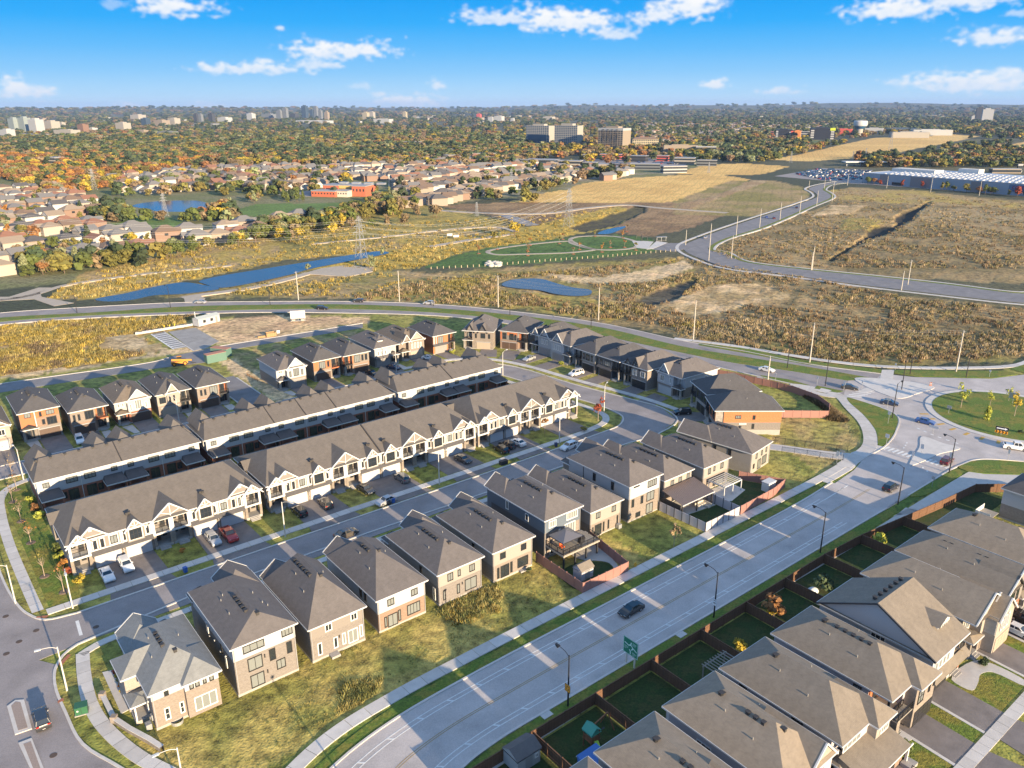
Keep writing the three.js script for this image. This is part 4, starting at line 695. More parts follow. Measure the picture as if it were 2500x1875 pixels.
// ================================================================ townhouse rows
function townhouse(a0,L,n,label){
const root=thing('townhouse_row',label,'townhouses',W(a0,132),GRID,null),Wu=L /n,P=3.15,y2=2.75,ye=5.75,d=15.6;
part('foundation',boxGeo(0,L,-.2,.18,-d,-1.75),M.foundation,root);
part('rear_wall',boxGeo(0,L,.18,5.6,-d,-1.8),M.sidingTaupe,root);
const secs=[];for(let i=0;i<n;i++){const x=i*Wu;secs.push(i%2?{g:[x,x+Wu-P],p:[x+Wu-P,x+Wu]}:{p:[x,x+P],g:[x+P,x+Wu]});}
const trim=new Mb(),m=new Mb(),t=new Mb();
roofOver(m,t,-.4,L+.4,.45,-d-.4,ye,3.6,{axis:'x',runF:4.0,runB:4.0});
const roof=part('roof',m.geo,M.roofTown,root);part('fascia',t.geo,M.trim,root);
const slope=(z)=>ye+3.6*(z<-7.6?(z+d+.4) /8.05:(.45-z) /8.05);
if(n>4){const z0=.5,q=new Mb();q.bar([L /2,ye+.1,.45],[L /2,ye+3.62,-7.6],.12);part('party_wall_cap',q.geo,M.vent,root);}
if(n>4){ }
secs.forEach(({g,p},i)=>{
const end=i===0||i===n-1,gx=(g[0]+g[1]) /2,gw=g[1]-g[0];
part('garage_wall',boxGeo(g[0]+.02,g[1]-.02,.05,y2,-1.8,0),M.stone,root);
part('upper_wall',boxGeo(g[0]+.02,g[1]-.02,y2+.02,5.58,-1.8,.06),M.sidingTaupe,root);
const door=garageDoor(root,gx,gw-.75,'doorWhite',.02,2.15,.06,5);
const pent=new Mb();up(pent,[g[0],2.55,.62],[g[1],2.55,.62],[g[1],3.15,.06],[g[0],3.15,.06]);pent.box(g[0],g[1],2.44,2.55,.06,.64);part('pent_roof',pent.geo,M.roofDark,root);
trim.box(g[0],g[1],5.3,5.56,.06,.1).box(g[0],g[0]+.22,3.15,5.3,.06,.11).box(g[1]-.22,g[1],3.15,5.3,.06,.11).box(g[0]+.22,g[1]-.22,3.16,3.32,.06,.1);
part('downspout',boxGeo((i%2?g[0]:g[1])-.06,(i%2?g[0]:g[1])+.06,.2,5.5,.07,.2),M.trim,root);
for(const s of[-1,1])part('wall_lamp',boxGeo(gx+s*(gw /2-.2)-.06,gx+s*(gw /2-.2)+.06,1.9,2.2,.02,.14),M.trimDark,root);
const put=(x0,x1,y0,y1,c,fr='frameBlack',pane='glass',rows=1,z=.07)=>{trim.box(x0-.2,x1+.2,y0-.22,y1+.2,z-.015,z+.025);const w=windowMesh(x1-x0,y1-y0,c,fr,pane,rows);w.position.set((x0+x1) /2,y0,z+.02);root.add(w);};
const inner=i%2?1:-1; // which side the porch is on
if(end){
const near=inner>0?g[1]:g[0]; // next to the porch
const q=(t0,t1)=>[near-inner*t1,near-inner*t0].sort((a,b)=>a-b);
let[x0,x1]=q(.55,1.0);put(x0,x1,3.5,5.0,1,'frameBlack',i?'blind':'glass');[x0,x1]=q(1.65,2.1);put(x0,x1,3.5,5.0,1);[x0,x1]=q(3.1,4.2);put(x0,x1,3.6,5.0,2,'frameBlack','blind');
const[a,b]=inner>0?[g[1]-3.1,p[1]-.9]:[p[0]+.9,g[0]+3.1];
frontGable(root,a,b,5.58,2.3,.12,-6.2,'sidingTaupe','roofTown');part('gable_vent',boxGeo((a+b) /2-.25,(a+b) /2+.25,6.9,7.5,.14,.2),M.trim,root);
trim.box(a+.5,b-.5,5.9,6.02,.13,.17);
}else{
const c=inner>0?g[0]+gw*.44:g[1]-gw*.44;
part('bay',boxGeo(c-1.35,c+1.35,3.0,5.5,.05,.5),M.sidingTaupe,root);
put(c-.95,c+.95,3.45,5.25,3,'frameBlack','glass',2,.5);frontGable(root,c-1.5,c+1.5,5.5,1.75,.55,-4.2,'sidingTaupe','roofTown','trim',true);
const s0=inner>0?[g[0]+.3,g[0]+.62]:[g[1]-.62,g[1]-.3],s1=inner>0?[g[1]-.95,g[1]-.5]:[g[0]+.5,g[0]+.95];put(s1[0],s1[1],3.6,4.9,1);if(gw>4.6)put(s0[0],s0[1],3.6,4.9,1);
ventRow(roof,[[c-inner*.5,slope(-1.3)+.75,-1.6],[c-inner*.1,slope(-1.3)+.8,-1.7]]);
}
// porch below, balcony above
const[p0,p1]=p;
part('porch_floor',boxGeo(p0+.05,p1-.05,0,.5,-1.8,.25),M.foundation,root);
for(let k=0;k<3;k++)part('porch_step',boxGeo(p0+.7,p1-.7,0,.4-k*.14,.25+k*.32,.57+k*.32),M.foundation,root);
part('balcony_slab',boxGeo(p0,p1,y2-.12,y2+.2,-1.8,.3),M.trim,root);
const edges=i%2?[p1-.2,end?p0+.25:p0+.22]:[p0+.2,p1-.22];
for(const x of edges){part('column',boxGeo(x-.24,x+.24,.5,y2-.12,-.2,.26),M.stone,root);part('upper_column',boxGeo(x-.2,x+.2,y2+.2,5.45,-.18,.22),M.trim,root);}
railing(root,[[p0+.4,.12],[p1-.4,.12]],y2+.2,.95);
doorMesh(root,(p0+p1) /2-.5,.5,-1.79,['doorBlack','doorBrown','doorGrey'][i%3]);doorMesh(root,(p0+p1) /2+.55,y2+.2,-1.79,'frameBlack',.85,2.05);
for(const y of[1.2,y2+1.1]){const w=windowMesh(.7,1.1,1,'frameBlack','glass');w.position.set((p0+p1) /2+(y<2?.65:-.6),y,-1.79);root.add(w);}
if(end){frontGable(root,p0-.15,p1+.15,5.45,1.75,.38,-3.6,'sidingTaupe','roofTown','trim',true);part('porch_beam',boxGeo(p0,p1,5.2,5.5,-1.8,.3),M.trim,root);}
});
for(let i=1;i<n-1;i+=2){const c=(i+1)*Wu;part('porch_beam',boxGeo(c-P,c+P,5.2,5.55,-1.8,.3),M.trim,root);frontGable(root,c-3.35,c+3.35,5.5,2.75,.36,-6.6,'sidingTaupe','roofTown','trim',true);trim.box(c-2.9,c+2.9,5.62,5.72,.38,.44);const q=part('pediment_roof',up(new Mb(),[c-3,5.55,.75],[c+3,5.55,.75],[c+2.3,5.95,.38],[c-2.3,5.95,.38]).geo,M.roofDark,root);}
part('window_trim',trim.geo,M.trim,root);
for(let k=0;k<3;k++){const w=windowMesh(.7,1.1,1,'frameBlack','blind');onFace(w,'W',3+k*4,3.4,{xw:0});root.add(w);}
{const q=new Mb(),s=new Mb();roofOver(q,s,-.9,3,-8.6,-12.4,ye+.02,1.4,{axis:'x',front:'gable',back:'hip'});part('side_gable_roof',q.geo,M.roofTown,root);part('side_gable_wall',new Mb().tri([-.5,ye-.2,-12.2],[-.5,ye-.2,-8.8],[-.5,ye+1.2,-10.5]).box(-.5,0,2.7,ye-.19,-12.2,-8.8).geo,M.sidingTaupe,root);}
return root;
}
townhouse(13.8,32.0,4,'taupe and white townhouse row with gabled roof nearest the side street');
townhouse(47.3,47.8,6,'longest taupe and white townhouse row in the middle of the street');
townhouse(95.8,30.4,4,'taupe and white townhouse row nearest the crescent bend');

function backRow(a0,L,n,label){
const b0=160.9,root=thing('townhouse_row',label,'townhouses',W(a0,b0),GRID),d=11,Wu=L /n,t=new Mb(),m=new Mb();
part('foundation',boxGeo(0,L,-.2,.2,-d,0),M.foundation,root);
part('lower_wall',boxGeo(0,L,.2,2.8,-d,0),M.brickRed,root);part('upper_wall',boxGeo(-.02,L+.02,2.8,5.6,-d-.02,.02),M.sidingWhite,root);
roofOver(m,t,-.4,L+.4,.4,-d-.4,5.75,2.35,{axis:'x',runF:2.2,runB:2.2});
const roof=part('roof',m.geo,M.roofTown,root);part('fascia',t.geo,M.trim,root);
ventRow(roof,Array.from({length:n*3},(_,i)=>[(i+.5)*Wu /3,5.75+2.2*.96,-4.9]));
for(let i=1;i<n;i++)if(i===n /2||n===6&&i%2===0)part('party_wall_cap',new Mb().bar([i*Wu,5.85,.4],[i*Wu,8.12,-5.5],.09).geo,M.vent,root);
for(let i=0;i<n;i++){
const x=i*Wu,f=i%2;
const cx=f?x+Wu-3.6:x+.3,wx=f?x+.6:x+Wu-2.6;
for(const[x0,w,y,h,c,pane]of[[wx,2,3.9,1.1,3,'blind'],[f?x+Wu-2.1:x+1,1.1,4.1,.95,2,'blind'],[wx+.1,1.7,.35,2.1,2,'glass'],[f?wx+2.1:wx-1.2,.9,.9,1.3,1,'glass']]){const q=windowMesh(w,h,c,'frameBlack',pane);q.position.set(x0+w /2,y,.03);root.add(q);}
const lean=new Mb();up(lean,[cx-.3,2.75,3.3],[cx+3.6,2.75,3.3],[cx+3.3,3.5,.03],[cx,3.5,.03]);up(lean,[cx-.3,2.75,3.3],[cx,3.5,.03],[cx-.3,2.75,.03]);up(lean,[cx+3.6,2.75,3.3],[cx+3.6,2.75,.03],[cx+3.3,3.5,.03]);
part('patio_roof',lean.geo,M.roofDark,root);part('patio_fascia',new Mb().box(cx-.34,cx+3.64,2.52,2.74,3.2,3.36).box(cx-.34,cx-.2,2.52,2.74,.05,3.2).box(cx+3.5,cx+3.64,2.52,2.74,.05,3.2).geo,M.trim,root);
for(const q of[cx,cx+3.3])part('patio_column',boxGeo(q-.16,q+.16,.05,2.55,2.9,3.2),M.brickRed,root);
part('patio_floor',boxGeo(cx-.2,cx+3.5,-.1,.1,.05,3.3),M.foundation,root);
part('privacy_screen',boxGeo(x+(f?Wu:0)-.05,x+(f?Wu:0)+.05,.05,1.9,.05,3.6),M.wood,root);
part('downspout',boxGeo(x+Wu-.1,x+Wu,.2,5.5,.04,.16),M.trim,root);
// gables to the other street that show over the ridge
const g=new Mb(),c=f?x+Wu-2.3:x+2.3,zb=-d-1.1;up(g,[c-2.4,6.4,zb],[c,8.9,zb],[c,8.9,-8],[c-2.4,6.4,-4.4]);up(g,[c+2.4,6.4,zb],[c+2.4,6.4,-4.4],[c,8.9,-8],[c,8.9,zb]);up(g,[c-2.4,6.4,-4.4],[c+2.4,6.4,-4.4],[c,8.9,-8]);part('gable_roof',g.geo,M.roofTown,root);
part('gable_wall',new Mb().tri([c+2.1,5.4,zb+.25],[c-2.1,5.4,zb+.25],[c,8.5,zb+.25]).box(c-2.1,c+2.1,.1,5.4,zb+.25,-d).geo,M.sidingTaupe,root);
}
for(let k=0;k<3;k++){const w=windowMesh(.7,1.2,1,'frameWhite','blind');onFace(w,'W',2+k*3.2,3.7,{xw:-.02});root.add(w);}
}
backRow(14,30.2,4,'white sided townhouse row with shaded patios behind the nearest row');
backRow(45.7,45.4,6,'long white sided townhouse row with shaded patios in the middle of the block');
backRow(92.9,32,4,'white sided townhouse row with shaded patios nearest the crescent bend');

// ================================================================ detached houses that show their street fronts
const frontWin=(o,list)=>{for(const[x0,x1,y0,y1,c,fr='frameBlack',pane='glass',z=.03]of list)addWindow(o.root,o,'S',x0,x1,y0,y1,c,fr,pane,1,z);};
// the recessed entrance: floor, steps, columns, door, and a balcony or a small roof over it
function entrance(o,s){
const[x0,x1,dp]=o.recess,r=o.root,c=M[s.column??'stoneGrey'];
part('porch_floor',boxGeo(x0+.03,x1-.03,0,.35,-dp,.1),M.foundation,r);for(let k=0;k<2;k++)part('porch_step',boxGeo(x0+.5,x1-.5,0,.24-k*.12,.1+k*.34,.44+k*.34),M.foundation,r);
doorMesh(r,(x0+x1) /2-.2,.35,-dp+.01,s.door??'doorBlack',1.05,2.15);const side=windowMesh(.4,1.9,1,'frameBlack','glass');side.position.set((x0+x1) /2+.65,.5,-dp+.01);r.add(side);
const outer=x0<=0?x0+.25:x1-.25;part('column',boxGeo(outer-.24,outer+.24,.35,o.split-.1,-.35,.1),c,r);
if(s.balcony){
part('balcony_slab',boxGeo(x0-.05,x1+.05,o.split-.12,o.split+.15,-dp,.25),M[s.slab??'trimDark'],r);railing(r,[[x0+(x0<=0?.02:.3),x0<=0?-dp+.1:.18],[x0+.05,.18],[x1-.05,.18],...(x0>0?[[x1-.02,-dp+.1]]:[])],o.split+.15,.95);
doorMesh(r,(x0+x1) /2,o.split+.15,-dp+.03,'frameBlack',1.3,2.1);part('upper_post',boxGeo(outer-.13,outer+.13,o.split+.15,o.eave-.2,-.3,0),M[s.post??'trimDark'],r);
}else{
const q=new Mb(),t=new Mb();roofOver(q,t,x0-.3,x1+.3,.5,-dp+.1,o.split+.02,.9);part('porch_roof',q.geo,M[o.roof],r);part('porch_fascia',t.geo,M[o.fascia??'trim'],r);
}
if(s.accent)part('accent_wall',boxGeo(x0+.05,x1-.05,o.split+.2,o.eave-.2,-dp,-dp+.04),M[s.accent],r);
}
function streetHouse(o,s){
o.ov=.42;o.vents??=4;o.spouts=0;
house(o);entrance(o,s);
const[gx,gw,gm,gh=2.15]=s.garage;if(s.twin)for(const k of[-1,1])garageDoor(o.root,gx+k*gw /4,gw /2-.25,gm,.01,gh,.06,2);else garageDoor(o.root,gx,gw,gm,.01,gh,.06,4);
part('garage_lintel',boxGeo(gx-gw /2-.15,gx+gw /2+.15,gh+.08,gh+.32,.01,.07),M[s.lintel??'trimGrey'],o.root);
if(s.pent){const p=new Mb(),[a,b]=s.pent;up(p,[a,o.split-.15,.75],[b,o.split-.15,.75],[b,o.split+.4,.02],[a,o.split+.4,.02]);p.box(a,b,o.split-.27,o.split-.15,.02,.77);part('pent_roof',p.geo,M[o.roof],o.root);}
for(const g of s.gables??[]){frontGable(o.root,g[0],g[1],o.eave-.12,g[2],.05,-(g[4]??5.5),g[3]??o.upper,o.roof,s.gtrim??'trim',!!g[5]);}
for(const q of s.panels??[])part('accent_wall',boxGeo(q[0],q[1],q[2],q[3],.026,.06),M[q[4]],o.root);
frontWin(o,s.win??[]);
for(const q of s.side??[])addWindow(o.root,o,...q);
return o;
}
const drive=(list,m=M.drive,y=.045)=>struct('driveway',sheetGeo(ab(list),y,.1),m);
const WALK=()=>M.slab[1];
{
const U='houses behind the townhouses',mod=(g,extra)=>({garage:g,balcony:true,...extra});
streetHouse({a:6.6,b:197,w:8,d:14,eave:5.9,split:2.9,lower:'brickBeige',upper:'stucco',roof:'roofBrown',recess:[0,2.6,1.6],label:'beige house cut by the left edge behind the townhouses'},{garage:[5.2,4.4,'doorWhite'],win:[[3.4,4.2,3.6,5,1,W2],[5,7,3.6,5,3,W2]],gables:[[3,8,1.9]]});
streetHouse({a:17,b:199.3,w:7.9,d:14.6,eave:7.1,split:3.0,lower:'brickGrey',upper:'brickBrown',roof:'roofDark',recess:[0,3,.5],label:'three storey house with orange panels and grey centre leftmost whole one behind townhouses'},mod([5.4,4.2,'doorBrown'],{panels:[[3.1,7.8,5.2,6.8,'panelOrange'],[2.9,3.1,3,6.9,'trim']],win:[[1.0,2.3,5.5,6.6,2,B2,BL,-.47],[3.9,4.4,5.4,6.5,1],[5.3,7,5.5,6.6,3,B2,BL],[4.2,4.8,3.4,4.6,1],[5.2,7.2,3.1,4.9,3]],balcony:false,accent:'panelOrange'}));
{const o=streetHouse({a:26.6,b:196.4,w:7.8,d:14,eave:5.95,split:2.9,lower:'brickBrown',upper:'brickBeige',roof:'roofDark',recess:[5.2,7.8,1.4],label:'brown brick house with orange balcony beside the white car'},mod([2.6,4.3,'doorBrown'],{slab:'panelOrange',accent:'panelOrange',win:[[.5,1.0,3.5,5,1],[1.5,2.0,3.5,5,1],[3,4.9,3.4,5.4,3]],roofs:1}));}
streetHouse({a:36.4,b:196.4,w:7.7,d:13.6,eave:5.9,split:2.85,lower:'brickRed',upper:'sidingGrey',roof:'roofBrown',recess:[0,2.6,1.6],label:'grey sided house with brown roof and large front gable'},{garage:[5.2,4.3,'doorBrown'],gables:[[2.6,7.6,2.6,'sidingGrey',6]],win:[[3.0,3.45,3.2,4.8,1,W2,BL],[4.2,5.8,3.2,5.6,3,W2,BL],[6.5,6.95,3.2,4.8,1,W2,BL],[.6,1.2,4,5,1,W2,BL,-1.5],[1.6,2.1,4,5,1,W2,BL,-1.5]]});
streetHouse({a:45.6,b:195.8,w:7.8,d:14.2,eave:5.95,split:2.9,lower:'brickBeige',upper:'stucco',roof:'roofDark',recess:[5.3,7.8,1.5],label:'dark roofed house with small steep gable and stone balcony'},mod([2.8,4.2,'doorTan'],{column:'stone',gables:[[2.2,5.2,2.4,'stucco',5]],win:[[.5,2.0,3.5,5,3],[2.8,3.2,3.6,5,1],[3.8,4.2,3.6,5,1]]}));
streetHouse({a:55.1,b:195.3,w:7.8,d:14,eave:5.95,split:2.9,lower:'brickBrown',upper:'brickBeige',roof:'roofDark',recess:[5.4,7.8,1.4],label:'dark hipped roof house with balcony at the corner of the new side street'},mod([2.8,4.4,'doorBrown'],{win:[[.7,1.2,3.5,5,1],[1.7,2.2,3.5,5,1],[3.1,5,3.2,5.4,3,B2,BL]],accent:'panelOrange',column:'stone'}));
streetHouse({a:76.6,b:195.4,w:7.7,d:13.4,eave:5.9,split:2.9,lower:'brickBeige',upper:'sidingWhite',roof:'roofGrey',recess:[0,2.4,1.6],label:'white gabled house on the right corner of the new side street'},{garage:[5.1,4.2,'doorGrey'],gables:[[2.3,7.6,2.8,'sidingWhite',6]],win:[[3,3.5,3.4,4.9,1,B2,BL],[4.2,5.7,3.4,5.4,3,B2,BL],[6.4,6.9,3.4,4.9,1,B2,BL],[.5,1.7,4.4,5.2,2,W2,BL,-1.5]]});
streetHouse({a:87.2,b:196.6,w:7.9,d:13.8,eave:5.95,split:2.9,lower:'brickBeige',upper:'brickBrown',roof:'roofDark',recess:[5.4,7.9,1.3],label:'modern house with orange panels and orange balcony right of the white gable'},mod([2.8,4.3,'doorBrown'],{slab:'panelOrange',panels:[[.1,1.5,3.1,5.7,'panelOrange'],[3.7,5.2,3.1,5.7,'panelOrange']],win:[[1.7,3.5,3.4,5.4,3,B2,BL],[4.1,4.7,3.6,5.2,1]]}));
streetHouse({a:96.3,b:196,w:7.8,d:14,eave:5.95,split:2.9,lower:'brickBrown',upper:'brickBeige',roof:'roofDark',recess:[0,2.4,1.3],label:'modern house with dark garage and corner balcony in front of the cream hoarding'},mod([5.1,4.3,'doorBrown'],{accent:'panelOrange',panels:[[2.5,2.9,3.1,5.7,'panelOrange']],win:[[3.1,4.9,3.3,5.4,3,B2,BL],[5.4,6,3.5,5.2,1],[6.5,7.2,3.5,5.2,1]]}));
{const o=streetHouse({a:106.6,b:197,w:7.9,d:15,eave:5.9,split:2.9,lower:'brickGrey',upper:'sidingGrey',roof:'roofGrey',recess:[5.4,7.9,1.4],label:'pale blue-grey house with a small roof dormer'},{garage:[2.7,4.4,'doorGrey'],pent:[0,5.3],win:[[.8,1.5,3.5,4.8,1,W2,BL],[2,2.7,3.5,4.8,1,W2,BL],[3.2,3.9,3.5,4.8,1,W2,BL]]});part('dormer',boxGeo(2,3.8,6.4,7.5,-3.6,-1.6),M.trim,o.root);const q=new Mb();up(q,[1.7,7.5,-1.3],[4.1,7.5,-1.3],[4.1,8.0,-4.4],[1.7,8.0,-4.4]);part('dormer_roof',q.geo,M.roofGrey,o.root);addWindow(o.root,o,'S',2.3,3.5,6.75,7.3,2,W2,BL,1,-1.58);}
streetHouse({a:116,b:197.5,w:7.9,d:15,eave:5.9,split:2.9,lower:'brickBeige',upper:'brickBeige',roof:'roofBrown',recess:[0,2.4,1.6],label:'beige house with two overlapping front gables'},{garage:[5.1,4.2,'doorTan'],gables:[[2.6,7.8,2.7,'stucco',6],[.2,3.2,2.3,'sidingTaupe',6]],win:[[3.4,3.9,3.3,4.8,1,W2,BL],[4.4,4.9,3.3,5,1,W2,BL],[5.4,5.9,3.3,5,1,W2,BL],[6.4,6.9,3.3,4.8,1,W2,BL]]});
streetHouse({a:127,b:197.2,w:8,d:13.6,eave:5.95,split:2.9,lower:'brickOrange',upper:'panelOrange',roof:'roofDark',recess:[5.5,8,1.4],label:'orange brick house with grey garage at the start of the crescent bend'},mod([2.8,4.3,'doorGrey'],{column:'stone',pent:[-.2,5.4],panels:[[.1,.6,3.1,5.7,'sidingGrey'],[1.0,1.4,3.1,5.7,'trimGrey']],win:[[1.7,3.7,3.2,5.4,3,B2,BL]]}));
const bend={a:138.3,b:197,phi:-50,w:9.4,d:14,eave:5.95,split:2.9,lower:'stone',upper:'brickBeige',roof:'roofGrey',recess:[0,2.8,1.2],label:'beige stone house with twin dark gables on the crescent bend'};
streetHouse(bend,{garage:[6.4,4.4,'doorTan'],gables:[[1,3.4,2.3,'sidingTaupe',5],[5,7.6,2.3,'sidingDark',5]],gtrim:'trimDark',win:[[1,2.6,3.4,5,3,B2,BL,-1.1],[3.8,4.3,3.6,5,1],[5.6,7,3.6,5.2,2],[8,8.6,3.6,5,1]]});
streetHouse({a:147.2,b:189.6,phi:-61,w:9,d:14,eave:5.95,split:2.9,lower:'brickBrown',upper:'brickGrey',roof:'roofDark',recess:[6,9,1.2],label:'modern house with red brick bands and two garage doors on the bend'},mod([3.1,5,'doorBrown'],{twin:true,panels:[[2.4,5.8,4.6,5.7,'brickOrange'],[.1,.6,3,5.7,'panelOrange']],accent:'panelOrange',win:[[.9,2.1,3.3,5.2,2],[3.2,4.6,3.2,5.2,2],[4.9,5.5,3.2,5,1]]}));
streetHouse({a:152.6,b:180.6,phi:-84,w:8.2,d:14,eave:5.95,split:2.9,lower:'sidingGrey',upper:'sidingGrey',roof:'roofDark',recess:[0,2.8,1.4],label:'blue-grey house with two pointed gables on the crescent'},{garage:[5.5,4.6,'doorGrey'],gables:[[.2,3.2,2.3,'sidingGrey',5],[3.6,7.4,2.6,'sidingGrey',6]],win:[[.7,1.4,3.5,5,1,W2,BL,-1.35],[4.2,4.7,3.5,5,1,W2,BL],[5.2,5.7,3.5,5,1,W2,BL],[6.2,6.7,3.5,5,1,W2,BL]],side:[['E',4,5.2,3.6,4.9,2,W2,BL]]});
streetHouse({a:152.4,b:171.2,phi:-90,w:8.4,d:14.4,eave:5.95,split:2.9,lower:'sidingGrey',upper:'sidingWhite',roof:'roofGrey',recess:[5.6,8.4,1.4],label:'white framed gabled house with small yellow shrub in front'},{garage:[2.9,4.6,'doorGrey'],gables:[[.4,5.4,2.8,'sidingGrey',6,true]],win:[[1,1.5,3.3,5,1,W2,BL],[1.9,2.4,3.3,5,1,W2,BL],[2.8,3.3,3.3,5,1,W2,BL],[3.7,4.2,3.3,5,1,W2,BL],[6.3,7.4,3.5,5,2,W2,BL,-1.35]],side:[['E',5,6,3.6,4.9,2,W2,BL]]});
streetHouse({a:152.4,b:160.6,phi:-90,w:8.2,d:14.2,eave:5.95,split:2.9,lower:'brickGrey',upper:'stoneGrey',roof:'roofDark',recess:[0,2.8,1.2],label:'grey stone modern house behind the white minivan'},mod([5.4,4.6,'doorBlack'],{win:[[3.2,4,3.4,5.1,1],[4.4,6,3.4,5.1,3],[6.5,7.2,3.4,5.1,1]],side:[['E',4,4.8,3.4,4.8,1],['E',8,8.8,3.4,4.8,1]]}));
streetHouse({a:152.6,b:151.2,phi:-90,w:8,d:13.6,eave:5.95,split:2.9,lower:'sidingDark',upper:'brickGrey',roof:'roofDark',recess:[5.4,8,1.3],label:'dark modern house with charcoal brick in the middle of the crescent'},mod([2.7,4.5,'doorBlack'],{pent:[-.2,5.4],panels:[[.1,5.2,5.0,5.7,'sidingDark']],win:[[.6,1.6,3.5,4.9,2],[2.4,4.6,3.5,4.9,3,B2,BL]],side:[['E',5,5.7,3.4,4.8,1]]}));
streetHouse({a:152.9,b:141.6,phi:-90,w:8.4,d:14.6,eave:5.95,split:2.9,lower:'brickGrey',upper:'brickBeige',roof:'roofGrey',recess:[0,2.6,1.4],label:'grey brick gabled house with black garage door on the crescent'},mod([5.5,4.7,'doorBlack'],{post:'stoneGrey',gables:[[3,5.6,2.7,'sidingGrey',6,true],[.2,2.8,1.9,'stoneGrey',4]],gtrim:'trimDark',win:[[3.2,3.7,3.4,5,1,W2,BL],[4.2,4.7,3.4,5,1,W2,BL],[6,7.6,3.5,5,2,W2,BL]],side:[['E',4,4.8,3.4,4.8,1]]}));
streetHouse({a:155,b:131.4,phi:-92,w:8.4,d:14,eave:6.0,split:2.9,lower:'brickBeige',upper:'sidingWhite',roof:'roofGrey',recess:[5.6,8.4,1.4],label:'white gabled house with pale garage door second from the roundabout end'},{garage:[2.8,4.6,'doorWhite'],gables:[[.4,4.2,2.7,'sidingWhite',6,true]],win:[[1,2.4,3.5,5.1,2,W2,BL],[4.3,4.8,3.5,5,1,W2,BL],[6.4,7,3.5,5,1,W2,BL,-1.35]],side:[['E',4,5,3.5,4.8,2,W2,BL],['E',9,9.8,3.5,4.8,1,W2,BL]]});
streetHouse({a:154.6,b:119.6,phi:-118.5,w:9.6,d:13.6,eave:6.1,split:2.95,lower:'stoneGrey',upper:'sidingDark',roof:'roofDark',recess:[0,3,1.3],vents:0,label:'dark modern house between white gable and orange brick house'},mod([6.2,5,'doorBlack'],{twin:true,win:[[3.6,5,3.4,5.2,2],[5.8,7.4,3.4,5.2,3],[8,8.8,3.4,5.2,1]],roofs:1}));
const oh=streetHouse({a:148.6,b:110.2,phi:-129,w:9,d:15.2,eave:6.0,split:2.95,fz:1.1,lower:'brickGrey',upper:'brickOrange',roof:'roofDark',recess:[0,3,1.4],vents:0,label:'orange brick sided modern house nearest the roundabout'},mod([6,4.8,'doorBlack'],{win:[[3.8,5.4,3.4,5.2,2],[6.4,8,3.4,5.2,2]],side:[['E',4.6,5.9,3.9,4.7,3,B2,BL],['E',8.6,9.2,3.7,4.7,1,B2,'glass'],['E',8.6,9.1,1.4,2.6,1],['E',5.6,7.2,2.45,2.75,1,W2]]}));
part('front_corner',boxGeo(8.99,9.03,.4,5.8,-1.7,0),M.stoneGrey,oh.root);part('downspout',boxGeo(9.03,9.12,.3,5.7,-1.9,-1.75),M.trimDark,oh.root);
// driveways
for(const[a0,a1]of[[9.6,14.4],[20,25],[27.4,31.8],[39.4,44.2],[46.2,50.8],[55.6,60.4],[79.4,84.2],[88,92.4],[99,103.8],[107.2,111.6],[118.6,123.4],[127.8,132]])drive([[a0,199],[a1,199],[a1,188.2],[a0,188.2]]);
drive([[142.2,192.8],[145.4,189],[140.6,183],[136.4,187]]);drive([[147.6,187],[150,182.6],[142.5,177],[140.2,181.5]]);
for(const[b0,b1]of[[173,177.8],[164.4,169.6],[153.2,158],[146.2,150.8],[133.8,138.8],[125.8,130.8]])drive([[153.4,b0],[153.4,b1],[b0>160?141.5:b0>140?143.6:146,b1-1],[b0>160?142:b0>140?144:146.3,b0-1]]);
drive([[152,113.6],[149.4,108.6],[142,113.4],[146.4,119.6]]);drive([[147,107.4],[143.9,103.6],[137.4,109.4],[142,113]]);
// walks to the doors
for(const l of[[[17.2,198.8],[19.6,198.8],[19.6,189],[18.4,189]],[[32.2,195],[34,195],[34,192],[33,190.4],[32,190.4]],[[36.8,195],[39,195],[39.2,189],[38,189]],[[51.4,194.6],[53,194.6],[53,189],[51.2,189]],[[60.8,194],[62.8,194],[62.8,190],[60.8,190]],[[77,194],[79,194],[79,190],[77.6,190]],[[112,195.6],[114,195.6],[114,191.6],[112,191.6]]])struct('garden_walk',sheetGeo(ab(l),.06,.1),M.slab[0]);
}
// driveways and front gardens of the townhouses and of the row across the street
{
const units=[[13.8,32,4],[47.3,47.8,6],[95.8,30.4,4]];
for(const[a0,L,n]of units)for(let i=0;i<n;i+=2){
const Wu=L /n,x=a0+i*Wu; // two garages side by side in the middle of a pair
drive([[x+3.5,131.95],[x+2*Wu-3.5,131.95],[x+2*Wu-3.3,124.3],[x+3.3,124.3]]);
drive([[x+3.4,122.4],[x+2*Wu-3.4,122.4],[x+2*Wu-3.0,120.6],[x+3.0,120.6]]);
}
for(let i=0;i<11;i++){const a=14.4+i*10.35+(i%2?4:.6);drive([[a,102],[a+4.6,102],[a+4.6,111.2],[a,111.2]]);}
}

